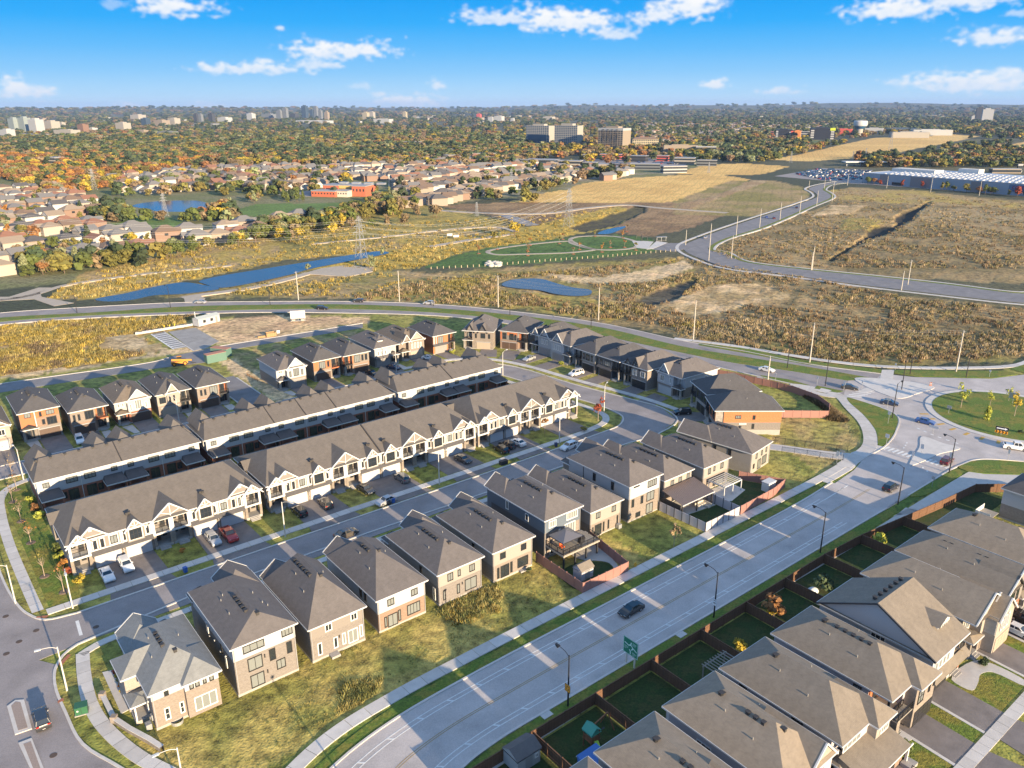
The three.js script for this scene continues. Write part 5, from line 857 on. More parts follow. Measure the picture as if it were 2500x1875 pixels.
// ================================================================ the row on the right, gardens to the main road, fronts to its own street
{
const base=(a,label,x)=>({a,b:31.3,w:9.0,d:15.7,eave:5.95,split:2.9,lower:'brickBeige',upper:'stucco',roof:'roofTan',rise:3.1,label,...x});
const std4=(o)=>{const top=5.95+3.05;ventRow(o.roofMesh,[0,.8,1.6].map((k)=>[o.w /2-.5-k*.1,top-.35,-o.d+4.6-k*.1]));};
let o;
o=streetHouse(base(38.9,'tan roofed house mostly below the bottom edge',{recess:[0,3,1.5],vents:0}),{garage:[6.2,4.8,'doorGrey']});
o=streetHouse(base(49.6,'tan hipped roof house cut by the bottom edge beside the blue tarpaulin',{recess:[0,3,1.5],vents:3,lower:'sidingLilac',upper:'sidingGrey'}),{garage:[6.2,4.8,'doorGrey'],gables:[[4,9,2.6,'stucco',6]]});std4(o);
o=streetHouse(base(60.7,'pale tan roof house with front gable third roof from the bottom edge',{recess:[0,3,1.5],vents:3,roof:'roofTan',lower:'sidingLilac',upper:'sidingLilac'}),{garage:[6.2,4.8,'doorBrown'],gables:[[4.2,9.2,2.7,'stucco',7]],win:[[5.8,7.4,3.4,4.9,3,W2,BL]]});std4(o);
for(const[z,n]of[[9.2,3]])addWindow(o.root,o,'W',z,z+2,3.2,4.6,3,W2,'glass');part('corner_board',boxGeo(-.05,.1,.3,5.7,-15.6,-15.3),M.trim,o.root);
// lean-to garage roof in front
o=streetHouse(base(71.3,'house with wide front garage roof and white vertical strips on its side',{recess:[0,2.2,1],vents:0,roof:'roofTan2',lower:'sidingLilac',upper:'sidingLilac',roofs:[[5.2,9.42,1.6,-7,5.96,1.75]]}),{garage:[5,4.6,'doorBrown'],win:[]});std4(o);
{const r=o.root,q=new Mb(),t=new Mb();part('upper_room',boxGeo(6,9.0,2.9,5.8,-1,1.1),M.stucco,r);part('garage_wing',boxGeo(.4,8.9,.2,2.7,.02,3.2),M.brickBrown,r);up(q,[0,2.85,3.8],[9.3,2.85,3.8],[9.3,3.9,.02],[0,3.9,.02]);up(q,[0,2.85,3.8],[0,3.9,.02],[-.02,2.85,.02]);t.box(0,9.8,2.64,2.85,3.7,3.82);part('garage_roof',q.geo,M.roofTan2,r);part('garage_fascia',t.geo,M.trim,r);garageDoor(r,4.6,4.9,'doorBlack',3.21,2.1);
addWindow(r,o,'S',6.9,8.6,3.9,5.2,3,W2,BL,1,1.12);addWindow(r,o,'S',.6,4.4,4.15,5.4,4,W2,BL,1,.03);
for(let i=0;i<46;i++)part('batten',boxGeo(-.09,-.0,.4,4.3,-14.8+i*.3,-14.8+i*.3+.13),M.trim,r);addWindow(r,o,'W',4.6,6,4.4,5.6,2,B2,'glass');addWindow(r,o,'W',12.2,13.2,4.2,5.6,2,B2,'glass');  // pale upright strips added to repeat a striped pattern on this wall
for(const x of[.6,9.2])part('porch_post',boxGeo(x-.14,x+.14,.1,2.66,3.4,3.68),M.trim,r);part('porch_step',boxGeo(8.4,10,0,.5,3.3,4.6),M.foundation,r);railing(r,[[8.4,4.6],[8.4,6]],.05,1);}
// corner balcony
o=streetHouse(base(82.3,'house with corner balcony of dark railings and pale concrete driveway edge',{recess:[0,3.4,2.6],vents:0,roof:'roofTan2',split:3.0,lower:'sidingLilac',upper:'sidingLilac',roofs:[[4.2,9.42,1.7,-8,5.96,1.9]]}),{garage:[6.6,4.6,'doorBrown'],balcony:true,slab:'trimDark',accent:'panelOrange',column:'stone',door:'doorTan',win:[]});std4(o);
{const r=o.root;part('front_wing',boxGeo(3.9,9.0,.2,3.0,.02,1.3),M.stone,r);part('upper_wing',boxGeo(3.9,9.0,3.0,5.8,.02,1.3),M.brickBeige,r);garageDoor(r,6.7,4.6,'doorBlack',1.31,2.2);addWindow(r,o,'S',4.6,6,3.4,5.3,2,B2,BL,2,1.31);addWindow(r,o,'S',7.2,7.6,3.9,5.3,1,B2,'glass',1,1.31);addWindow(r,o,'S',8.4,8.8,4.2,5.2,1,B2,'glass',1,1.31);part('balcony_floor',boxGeo(.2,3.8,3.0,3.16,-2.5,1.2),M.woodDeck,r);railing(r,[[.2,-2.4],[.2,1.15],[3.8,1.15]],3.16,1);part('balcony_column',boxGeo(.1,.9,.1,3,.4,1.2),M.stone,r);ventRow(o.roofMesh,[0,1,2,3,4].map((k)=>[o.w /2-.55,8.6,-9.5+k*1.1]));addWindow(r,o,'W',4.2,5.6,.4,2.4,2,W2,BL);addWindow(r,o,'W',3.5,4.5,3.3,5.2,3,B2,BL);}
// ridge across: white gable wall to the side
o={...base(93.3,'house with high white gable wall on its side and small roof dormer',{recess:[6.4,9.0,1.6],ov:.42,spouts:0,roof:'roofTan2',lower:'sidingWhite',upper:'sidingWhite',split:2.9}),};
o.rise=.02;o.vents=0;house(o);entrance(o,{column:'brickRed'});
{const r=o.root,q=new Mb(),t=new Mb();roofOver(q,t,-.42,9.42,.45,-16.1,5.97,4.3,{axis:'x',front:'gable',back:'gable'});part('main_roof',q.geo,M.roofTan2,r);part('main_fascia',t.geo,M.trim,r);for(const z of[-1,1])part('rake_board',new Mb().bar([-.44,5.9,z<0?-16.1:.45],[-.44,10.2,-7.82],.1).geo,M.trimDark,r);
part('gable_wall',new Mb().tri([0,5.8,-15.7],[0,5.8,0],[0,10.0,-7.85]).geo,M.sidingWhite,r);part('gable_wall',new Mb().tri([9.0,5.8,0],[9.0,5.8,-15.7],[9.0,10.0,-7.85]).geo,M.sidingWhite,r);addWindow(r,o,'W',6.2,8.2,4.2,5.7,3,W2,'glass');
ventRow(r,[0,1,2,3,4,5].map((k)=>[1+k*1.4,9.9,-8.9]));frontWin(o,[[.6,1.5,3.7,5.3,1,W2,BL],[1.7,2.6,3.7,5.3,1,W2,BL],[2.8,3.7,3.7,5.3,1,W2,BL],[3.9,4.8,3.7,5.3,1,W2,BL]]);garageDoor(r,3.1,4.6,'doorBlack',.02,2.2);
const p=new Mb();up(p,[-.3,2.7,.9],[9.9,2.7,.9],[9.9,3.4,.02],[-.3,3.4,.02]);p.box(-.3,9.9,2.56,2.7,.03,.92);part('pent_roof',p.geo,M.roofTan2,r);const dm=new Mb();up(dm,[4.4,7.6,-1.6],[6.4,8.6,-1.6],[6.4,8.6,-6],[4.4,7.6,-6]);up(dm,[8.4,7.6,-1.6],[8.4,7.6,-6],[6.4,8.6,-6],[6.4,8.6,-1.6]);part('dormer_roof',dm.geo,M.roofTan2,r);part('dormer',new Mb().box(4.7,8.1,6.4,7.6,-5,-1.9).tri([4.7,7.6,-1.9],[8.1,7.6,-1.9],[6.4,8.45,-1.9]).geo,M.trim,r);addWindow(r,o,'S',5.6,7.2,7.0,7.6,3,W2,BL,1,-1.88);}
o=streetHouse(base(105.2,'tan house with white batten front room and small pyramid porch roof',{recess:[0,2.8,1.4],vents:0,lower:'brickBeige',upper:'stucco',w:9.0,front:'gable'}),{garage:[6,4.8,'doorTan'],gables:[[4.2,8.8,2.5,'stucco',5]],column:'stone',win:[]});
{const r=o.root;part('front_wing',boxGeo(3.8,9.2,.1,5.8,.02,1.6),M.stucco,r);frontGable(r,3.8,9.2,5.7,2.5,1.62,-4,'stucco','roofTan');for(let i=0;i<12;i++)part('batten',boxGeo(3.74,3.8,3,5.7,.1+i*.125,.14+i*.125),M.trim,r);frontWin(o,[[5,5.6,3.3,5,1,W2,BL,1.63],[6,6.6,3.3,5.4,1,W2,BL,1.63],[7,7.6,3.3,5.4,1,W2,BL,1.63]]);garageDoor(r,6.5,4.6,'doorTan',1.61,2.2);frontWin(o,[[.6,2.2,3.6,5.2,2,W2,BL,-1.35]]);}
o=streetHouse(base(115.6,'brown-grey roofed house with dark gridded front window',{recess:[6.4,9.0,1.4],vents:0,roof:'roofTan2',front:'gable',runF:0,lower:'brickRed',upper:'sidingTaupe'}),{garage:[3.2,4.8,'doorBrown'],gables:[[.4,5.4,2.4,'sidingTaupe',5]],gtrim:'trimDark',win:[[1.2,3.4,3.3,5.6,3],[4.2,5,3.4,5.2,1]]});
ventRow(o.roofMesh,[[3.9,8.3,-10.6],[3.9,8.3,-9.6],[3.9,8.3,-5.6],[3.9,8.3,-4.6]]);
o=streetHouse(base(126.8,'tan hipped house with broad roof last before the fenced lawn',{recess:[0,3,1.4],vents:0,w:9.9,roofs:[[5,10.3,1,-8,5.96,2]]}),{garage:[6.4,4.8,'doorGrey']});std4(o);
o=streetHouse(base(151.8,'dark roofed house with white siding cut by the right edge',{b:29.6,vents:0,roof:'roofDark',upper:'sidingWhite',lower:'brickGrey',recess:[0,3,1.4]}),{garage:[6.4,4.8,'doorGrey']});
// drives, walks and the path in front
for(const[a0,a1]of[[85.4,90.4],[93.4,98.6],[108.2,113],[75,80],[116,121.4],[64.6,69.8],[54,59]]){drive([[a0,31.5],[a1,31.5],[a1-.4,23.9],[a0-.4,23.9]]);drive([[a0-.4,22.4],[a1-.4,22.4],[a1+.4,18],[a0-1,18]]);struct('drive_edge',sheetGeo(ab([[a0-.5,31.2],[a0-.05,31.2],[a0-.45,24],[a0-.9,24]]),.07,.1),M.slab[2]);}
struct('garden_walk',sheetGeo(curvedLoop(ab([[99.4,30.8],[105.6,30.6],[106.8,29.6],[106.6,24.2],[105.6,24.2],[105.2,28],[103.6,28.8],[101.4,28.3],[99.3,28.2]]),4),.06),M.slab[1]);
pavement(ab([[60,23.2],[80,23.2],[110,23.1],[130,23.4]]),1.5,'',1.8);
struct('garden_walk',sheetGeo(ab([[81.6,30.4],[85.3,30.4],[85,29.0],[81.6,29.4]]),.08),M.slab[2]);
// shaded lawns behind the houses
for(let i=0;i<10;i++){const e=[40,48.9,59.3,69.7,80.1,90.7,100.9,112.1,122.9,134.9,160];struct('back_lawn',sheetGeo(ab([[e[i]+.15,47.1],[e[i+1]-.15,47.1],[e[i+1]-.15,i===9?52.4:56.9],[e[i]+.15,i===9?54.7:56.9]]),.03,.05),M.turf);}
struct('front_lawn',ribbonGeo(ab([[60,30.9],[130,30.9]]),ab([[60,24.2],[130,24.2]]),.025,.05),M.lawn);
}

// ================================================================ fences: panels of boards, rails and posts
const fencePanels=new Map();
function boardPanel(len,h){ // seen from both sides; the rails are on the +z side
const k=`b${len.toFixed(1)}${h}`;if(fencePanels.has(k))return fencePanels.get(k);
const m=new Mb(),n=Math.max(2,Math.round(len /.15));for(let i=0;i<n;i++)m.box(i*len /n+.004,(i+1)*len /n-.004,.06+.02*hash(i,1),h-.03*hash(i,2),-.012-.01*hash(i,3),.012);
m.box(0,len,.35,.44,.012,.055).box(0,len,h-.42,h-.33,.012,.055).box(0,len,h+.0,h+.045,-.06,.07);
const g=m.geo;fencePanels.set(k,g);return g;
}
function smoothPanel(len,h){const k=`v${len.toFixed(1)}${h}`;if(fencePanels.has(k))return fencePanels.get(k);const m=new Mb(),n=Math.round(len /.3);m.box(.06,len-.06,.05,h-.08,-.02,.02).box(0,len,h-.1,h,-.045,.045).box(0,len,.03,.12,-.045,.045);for(let i=1;i<n;i++)m.box(i*len /n-.012,i*len /n+.012,.12,h-.1,-.028,.028);const g=m.geo;fencePanels.set(k,g);return g;}
const postGeo=(h,r)=>boxGeo(-r,r,-.1,h+.12,-r,r);
function fence(line,label,o={}){ // line in (a, b); each stretch is cut into panels of about 2.4 m
const h=o.h??1.8,root=thing(o.name??'wooden_fence',label,'fence',W(line[0][0],line[0][1]),GRID,o.group),pg=postGeo(h,o.r??.06),post=M[o.post??'wood'];
for(let i=0;i<line.length-1;i++){
const x0=line[i][0]-line[0][0],z0=-(line[i][1]-line[0][1]),x1=line[i+1][0]-line[0][0],z1=-(line[i+1][1]-line[0][1]),l=Math.hypot(x1-x0,z1-z0),n=Math.max(1,Math.round(l /(o.step??2.4))),turn=-Math.atan2(z1-z0,x1-x0);
for(let k=0;k<n;k++){
const p=part('panel',o.smooth?smoothPanel(l /n,h):boardPanel(l /n,h),M[o.mat??'wood'],root);p.position.set(mix(x0,x1,k /n),0,mix(z0,z1,k /n));p.rotation.y=turn+(o.flip?0:0);
const q=part('post',pg,post,root);q.position.set(mix(x0,x1,k /n),0,mix(z0,z1,k /n));q.rotation.y=turn;
}
if(i===line.length-2){const q=part('post',pg,post,root);q.position.set(x1,0,z1);}
}
return root;
}
const gardenFence='wooden fences of the gardens along the main road';
fence([[37,57.3],[48.9,57.3],[59.3,57.25],[69.7,57.2],[80.1,57.15],[90.7,57.1],[100.9,57.05],[112.1,57],[122.9,56.4],[134.9,54.9],[147,53.4],[158.8,52.3],[163.9,48.3],[168,43]],'long brown board fence along the far pavement of the main road');
['leftmost, beside the grey shed','right of the playset','behind the bare garden left of the pergola','between slatted pergola and small yellow tree','right of the small yellow tree','beside the white covered pile','behind the garden with white furniture','left of the yellow-green shrub','before the wide fenced lawn'].forEach((t,i)=>{const a=[48.9,59.3,69.7,80.1,90.7,100.9,112.1,122.9,134.9][i];fence([[a,[57.2,57.15,57.1,57.05,57,56.95,56.9,56.3,54.8][i]],[a,46.8]],`short brown dividing fence between back gardens, ${t}`,{group:gardenFence});});
fence([[75.3,87.6],[75,76.05],[85,75.85],[87.1,86.9]],'red-brown panel fence round the garden with raised deck',{name:'panel_fence',smooth:true,mat:'vinyl',post:'vinyl',h:1.85,r:.07,step:1.8});
fence([[104.9,86.6],[105.2,76],[115.1,75.9],[115.3,85.4]],'grey panel fence with black posts round the patio garden',{name:'panel_fence',smooth:true,mat:'vinylGrey',post:'trimDark',h:1.85,r:.06,step:1.8});
fence([[115.4,75.9],[126.4,76.3],[131.6,77.2],[127.6,85.2]],'red-brown panel fence round the pergola garden',{name:'panel_fence',smooth:true,mat:'vinyl',post:'vinyl',h:1.85,r:.07,step:1.8});
fence([[163,100.4],[172.8,92],[177.6,94.6],[181,100],[182.2,108],[181.6,114],[180.6,118.6],[179.6,124],[177.6,131]],'red-brown panel fence curving behind orange brick house',{name:'panel_fence',smooth:true,mat:'vinyl',post:'vinyl',h:1.9,r:.07,step:2.2});
{ // chain link along the path behind the last house
const chain=(line,label)=>{const root=thing('chain_fence',label,'fence',W(...line[0]),GRID,'chain link fences along the short path'),m=new Mb();for(let i=0;i<line.length-1;i++){const l=Math.hypot(line[i+1][0]-line[i][0],line[i+1][1]-line[i][1]),n=Math.round(l /2.4),q=(t)=>[mix(line[i][0],line[i+1][0],t)-line[0][0],-(mix(line[i][1],line[i+1][1],t)-line[0][1])];for(let k=0;k<=n;k++){const[x,z]=q(k /n);part('post',boxGeo(x-.03,x+.03,0,1.4,z-.03,z+.03),M.metalDark,root);}const[a,b]=[q(0),q(1)];m.bar([a[0],1.36,a[1]],[b[0],1.36,b[1]],.025);for(let k=0;k<9;k++)m.bar([a[0],.1+k*.14,a[1]],[b[0],.1+k*.14,b[1]],.006);const w=Math.round(l /.2);for(let k=0;k<w;k++){const[x,z]=q(k /w);m.bar([x,.05,z],[x,1.36,z],.005);}}part('mesh',m.geo,M.metalDark,root);};
chain([[149.6,91.4],[153.8,84],[157.6,78.4]],'upper chain link fence beside the short path by the roundabout');chain([[146.2,87.4],[151.2,78.2],[152.6,76.6]],'lower chain link fence beside the short path by the roundabout');
struct('park_path',ribbonGeo(even(ab([[141,96],[146.6,88],[151.4,79.6],[153.6,76.2]]),14),even(ab([[143.4,98],[149.2,90.4],[154,82],[157.4,77.6]]),14),.05),M.slab[0]);
}
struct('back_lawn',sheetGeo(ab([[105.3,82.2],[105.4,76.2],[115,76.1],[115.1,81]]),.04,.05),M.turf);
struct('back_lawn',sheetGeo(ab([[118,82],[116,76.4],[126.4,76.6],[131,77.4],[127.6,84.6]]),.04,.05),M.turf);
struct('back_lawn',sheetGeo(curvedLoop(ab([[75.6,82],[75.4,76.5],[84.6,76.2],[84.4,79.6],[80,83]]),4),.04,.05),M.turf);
struct('garden_patio',sheetGeo(ab([[105.4,87],[105.3,82.4],[115,81.2],[115.1,86.8]]),.06,.1),M.slab[2]);struct('garden_patio',sheetGeo(ab([[116.4,86],[116.6,81.6],[118.6,80.2],[124.6,81.4],[125,85.6]]),.06,.1),M.slab[2]);
struct('garden_patio',sheetGeo(curvedLoop(ab([[85,86.6],[86.6,85.4],[84.6,77.4],[84,77.6],[84.4,80],[81.6,83.4],[81.6,86.4]]),4),.06,.1),M.slab[0]);
{ // covered patio, pergolas, sheds, playset
const cp=thing('covered_patio','brown metal roofed patio cover on dark posts inside the grey fence','patio cover',W(105.6,86.9),GRID),m=new Mb();
up(m,[0,2.75,5.2],[9.3,2.75,5.2],[9.3,3.9,.1],[0,3.9,.1]);part('roof_sheet',m.geo,M.metalRoof,cp);for(let i=0;i<24;i++)part('roof_rib',new Mb().bar([.1+i*.395,3.93,.1],[.1+i*.395,2.78,5.2],.025).geo,M.metalRoof,cp);part('gutter',boxGeo(-.05,9.35,2.6,2.75,5.15,5.28),M.trim,cp);
for(const x of[.3,4.6,9])part('post',boxGeo(x-.1,x+.1,0,2.62,4.8,5),M.trimDark,cp);part('side_screen',boxGeo(-.02,.02,.1,2.6,.2,4.8),M.trimDark,cp);
const sofa=thing('garden_sofa','pale cushioned corner sofa under the brown patio cover','sofa',W(111,83),GRID),sm=std([.62,.56,.47],{roughness:.95});part('seat',new Mb().box(0,2.4,.1,.45,0,.8).box(1.6,2.4,.1,.45,.82,1.9).geo,sm,sofa);part('backrest',new Mb().box(0,2.4,.45,.85,-.2,0).box(2.4,2.6,.1,.85,0,1.9).geo,sm,sofa);for(let i=0;i<3;i++)part('cushion',boxGeo(.05+i*.8,.75+i*.8,.45,.6,.05,.75),sm,sofa);
const pg=thing('pergola','grey slatted pergola with pale posts behind the last cream house','pergola',W(118.4,85.8),GRID);for(let i=0;i<7;i++)part('slat',boxGeo(-.2,5.4,2.5,2.62,.1+i*.55,.28+i*.55),M.trimGrey,pg);part('beam',new Mb().box(-.2,0,2.3,2.5,0,4).box(5.2,5.4,2.3,2.5,0,4).box(-.2,5.4,2.3,2.5,3.85,4).geo,M.trim,pg);for(const[x,z]of[[-.1,.2],[5.3,.2],[-.1,3.9],[5.3,3.9],[2.6,3.9]])part('post',boxGeo(x-.08,x+.08,0,2.3,z-.08,z+.08),M.trim,pg);
const pw=thing('pergola','weathered timber pergola in the shaded garden beside the row on the right','pergola',W(73.6,51.6),GRID);for(let i=0;i<9;i++)part('slat',boxGeo(.0+i*.55,.1+i*.55,2.3,2.42,-.3,3.6),M.woodDeck,pw);part('beam',new Mb().box(-.2,4.8,2.14,2.3,0,.12).box(-.2,4.8,2.14,2.3,3.2,3.32).geo,M.woodDeck,pw);for(const[x,z]of[[0,.06],[4.5,.06],[0,3.26],[4.5,3.26]])part('post',boxGeo(x-.07,x+.07,0,2.14,z-.07,z+.07),M.woodDeck,pw);
const shed=(label,a,b,w,d,h,phi,wm,rm,axis)=>{const s=thing('garden_shed',label,'shed',W(a,b),GRID+phi),q=new Mb(),t=new Mb();part('wall',boxGeo(0,w,0,h,-d,0),wm,s);part('wall_gable',axis==='x'?new Mb().tri([0,h,-d],[0,h,0],[0,h+.65,-d /2]).tri([w,h,0],[w,h,-d],[w,h+.65,-d /2]).geo:new Mb().tri([0,h,0],[w,h,0],[w /2,h+.65,0]).geo,wm,s);roofOver(q,t,-.15,w+.15,.15,-d-.15,h+.02,.75,{axis,front:'gable',back:'gable'});part('roof',q.geo,rm,s);part('door',boxGeo(w /2-.5,w /2+.5,.1,h-.15,0,.04),M.trimGrey,s);const win=windowMesh(.5,.6,2,'frameWhite','glass');win.position.set(w*.82,h*.5,.01);s.add(win);return s;};
shed('small grey-brown shed inside the red-brown fence below the deck',77,78.4,2.6,2.0,1.9,0,M.vinylGrey,M.roofTan2,'x');
shed('grey shed with dark roof in the nearest garden at the bottom edge',44.4,54.6,3.4,2.6,2.1,0,M.sidingGrey,M.roofGrey,'x');
const box=thing('storage_box','white resin storage shed in the corner of the pergola garden','shed',W(127,77.8),GRID);part('wall',boxGeo(0,2.4,0,1.9,-1.6,0),M.trim,box);const bt=new Mb();bt.box(-.1,2.5,1.9,2.0,-1.7,.1);for(let i=0;i<6;i++)bt.box(.1+i*.4,.3+i*.4,2.0,2.04,-1.6,0);part('lid',bt.geo,M.trim,box);part('door',boxGeo(.3,1.2,.1,1.7,0,.03),M.vinylGrey,box);
const ps=thing('playset','wooden playset with green roof and lime slide in the shaded garden','playset',W(53.4,53.2),GRID),ww=std([.30,.13,.06],{map:sized(T.wood,1),roughness:.9});
for(const[x,z]of[[0,0],[1.3,0],[0,1.3],[1.3,1.3]])part('post',boxGeo(x-.06,x+.06,0,2.6,z-.06,z+.06),ww,ps);part('platform',boxGeo(-.1,1.4,1.2,1.3,-.1,1.4),ww,ps);part('side_panel',new Mb().box(0,1.3,1.3,1.9,1.3,1.34).box(0,.04,1.3,1.9,0,1.3).geo,ww,ps);const pr=new Mb();roofOver(pr,null,-.2,1.5,1.5,-.2,2.5,.75,{front:'gable',back:'gable'});part('roof',pr.geo,std([.06,.30,.22],{roughness:.6}),ps);part('slide',new Mb().bar([.65,1.2,1.4],[-.4,.25,3.7],.26).geo,std([.42,.62,.06],{roughness:.5}),ps);part('swing_beam',new Mb().bar([1.3,2.2,.1],[4.4,2.2,-.4],.07).bar([4.4,2.2,-.4],[4.2,0,-1.4],.06).bar([4.4,2.2,-.4],[4.6,0,.6],.06).geo,ww,ps);for(const x of[2.2,3.4]){part('swing',new Mb().box(x-.22,x+.22,.5,.54,-.22,.02).geo,M.trimDark,ps);part('swing_chain',new Mb().bar([x-.2,.52,-.1],[x-.2,2.2,-.1],.012).bar([x+.2,.52,-.1],[x+.2,2.2,-.1],.012).geo,M.metalDark,ps);}
const tp=thing('tarpaulin_canopy','blue tarpaulin over a garden canopy at the bottom edge','tarpaulin',W(49.6,50.6),GRID),tq=new Mb();up(tq,[0,2.3,2.4],[3.4,2.3,2.4],[3.2,2.7,0],[.2,2.7,0]);up(tq,[0,2.3,2.4],[.2,2.7,0],[-.1,1.5,.6]);part('sheet',tq.geo,std([.05,.16,.45],{roughness:.5,side:THREE.DoubleSide}),tp);for(const x of[.1,3.3])part('post',boxGeo(x-.05,x+.05,0,2.3,2.2,2.3),M.metalGrey,tp);part('back_frame',boxGeo(.1,3.3,2.5,2.6,-.05,.05),M.metalGrey,tp);
const wp=thing('covered_pile','white covered garden pile beside a round shrub in shade','cover',W(103.4,53.6),GRID);const wg=new THREE.SphereGeometry(1,14,9);wg.scale(1.1,.75,.8);const wpz=wg.attributes.position;for(let i=0;i<wpz.count;i++){const f=1+.18*(fbm(wpz.getX(i)*2+3,wpz.getZ(i)*2+wpz.getY(i),3)-.5);wpz.setXYZ(i,wpz.getX(i)*f,Math.max(0,wpz.getY(i)*f),wpz.getZ(i)*f);}wg.computeVertexNormals();part('cover',wg,M.trim,wp);
const dk=thing('garden_deck','white railed deck steps behind the last dark roofed house','deck',W(147.4,46.8),GRID);part('floor',boxGeo(0,4,.9,1,-1,1.6),M.woodDeck,dk);for(let i=0;i<4;i++)part('guard_panel',boxGeo(-.02,.02,1,2,-1+i*.66,-.4+i*.66),M.trim,dk);for(let i=0;i<5;i++)part('guard_panel',boxGeo(i*.8,i*.8+.74,1,2,-1.02,-.98),M.trim,dk);for(let i=0;i<4;i++)part('step',boxGeo(-.4-i*.3,-.1-i*.3,.6-i*.2,.7-i*.2,0,1.2),M.woodDeck,dk);
}

// ================================================================ trees
const at=(p,h=0)=>new THREE.Vector3(p[0],h,p[1]);
function crownGeo(seed,lobes,rx,ry,cy,quads,size,shape='round'){ // leaf clumps spread through lobes, with gaps between them
reseed(seed);const P=[],N=[],C=[],v=new THREE.Vector3(),n=new THREE.Vector3(),t=new THREE.Vector3(),b=new THREE.Vector3();
const L=[];for(let i=0;i<lobes;i++){const a=i*2.4+R(-.4,.4),q=Math.sqrt((i+.5) /lobes)*.72,y=shape==='cone'?-1+2*(i+.5) /lobes:R(-.75,.85);const k=shape==='cone'?(1-y)*.5:Math.sqrt(Math.max(.1,1-y*y*.8));L.push([Math.cos(a)*q*rx*k,cy+y*ry*.75,Math.sin(a)*q*rx*k,shape==='cone'?.35+.35*(1-y)*.5:R(.38,.58)]);}
for(const[lx,ly,lz,lr]of L){
const shadeOf=R(.72,1.18);
for(let k=0;k<quads;k++){
n.set(R(-1,1),R(-.8,1),R(-1,1)).normalize();const rad=lr*Math.pow(rnd(),.33);v.set(lx+n.x*rad*rx,ly+n.y*rad*ry*.8,lz+n.z*rad*rx);
n.set(n.x+R(-.55,.55),n.y+R(-.3,.7),n.z+R(-.55,.55)).normalize();t.set(R(-1,1),R(-1,1),R(-1,1)).cross(n).normalize();b.crossVectors(n,t);const s=size*R(.6,1.25),s2=s*R(.55,1);
const c=shadeOf*R(.78,1.2),q=[[-1,-1],[1,-.7],[.8,1],[-.9,.8]].map(([i,j])=>[v.x+t.x*i*s+b.x*j*s2,v.y+t.y*i*s+b.y*j*s2,v.z+t.z*i*s+b.z*j*s2]);
for(const i of[0,1,2,0,2,3]){P.push(...q[i]);N.push(n.x,n.y,n.z);C.push(c,c,c);}
}
}
const g=new THREE.BufferGeometry();g.setAttribute('position',new THREE.Float32BufferAttribute(P,3));g.setAttribute('normal',new THREE.Float32BufferAttribute(N,3));g.setAttribute('color',new THREE.Float32BufferAttribute(C,3));return g;
}
const leafMat=(c)=>new THREE.MeshPhysicalMaterial({color:new THREE.Color().setRGB(...c),vertexColors:true,roughness:1,side:THREE.DoubleSide,transmission:.25,thickness:0,specularIntensity:.2});
const TONES={green:[.15,.18,.055],olive:[.25,.22,.065],dark:[.085,.115,.06],yellow:[.50,.38,.06],orange:[.46,.22,.06],rust:[.34,.175,.075],red:[.36,.09,.05],pale:[.30,.32,.17],brown:[.30,.225,.13],lime:[.40,.42,.08]};
const leafMats=Object.fromEntries(Object.entries(TONES).map(([k,c])=>[k,leafMat(c)]));
const bark=std([.16,.115,.085],{roughness:1}),barkPale=std([.34,.27,.21],{roughness:1});
const crowns={round:[1,2,3].map((i)=>crownGeo(100+i,9,3.6,3.4,5.2,34,.55)),tall:[1,2].map((i)=>crownGeo(200+i,9,2.3,4.2,5.4,30,.5)),cone:[1,2].map((i)=>crownGeo(300+i,10,2.5,4.6,5.0,32,.45,'cone')),sparse:[1,2].map((i)=>crownGeo(400+i,5,1.0,1.5,2.9,22,.16)),bare:[1,2].map((i)=>crownGeo(600+i,5,.9,1.4,2.7,7,.1)),bush:[1,2].map((i)=>crownGeo(500+i,6,1.2,.9,.75,26,.22))};
function trunkGeo(h,r,spread,n=5){const l=[cyl(r,r*.6,-.1,h,7)];for(let i=0;i<n;i++){const a=i*2.4;l.push(tube([[0,h*.75,0],[Math.cos(a)*spread,h*1.25,Math.sin(a)*spread]],r*.5,r*.15,5));}return join(l);}
const trunks={round:trunkGeo(3.4,.22,1.6),tall:trunkGeo(3.4,.18,.9),cone:trunkGeo(3,.16,.3,2),sparse:trunkGeo(1.9,.05,.5,6),bare:join([trunkGeo(1.9,.055,.55,7),trunkGeo(2.2,.04,.35,6)]),bush:trunkGeo(.35,.05,.4,4)};
const treeProtos=new Map();
function tree(p,kind,tone,scale,label,category='tree',group,turn=rnd()*6.28){
const v=Math.floor(rnd()*crowns[kind].length),key=kind+tone+v;let o;
const name={round:'tree',tall:'tree',cone:'conifer_tree',sparse:'young_tree',bare:'young_tree',bush:'shrub'}[kind];
if(!treeProtos.has(key)){o=thing(name,label,category,at(p),turn,group);part(kind==='bush'?'stem':'trunk',trunks[kind],kind==='sparse'||kind==='bare'?barkPale:bark,o);part(kind==='bush'?'foliage':'crown',crowns[kind][v],leafMats[tone],o);treeProtos.set(key,o);}
else{o=copyOf(treeProtos.get(key),at(p),turn,label);o.userData={};tag(o,label,category,group);}
o.scale.set(scale*R(.9,1.12),scale*R(.9,1.1),scale*R(.9,1.12));return o;
}

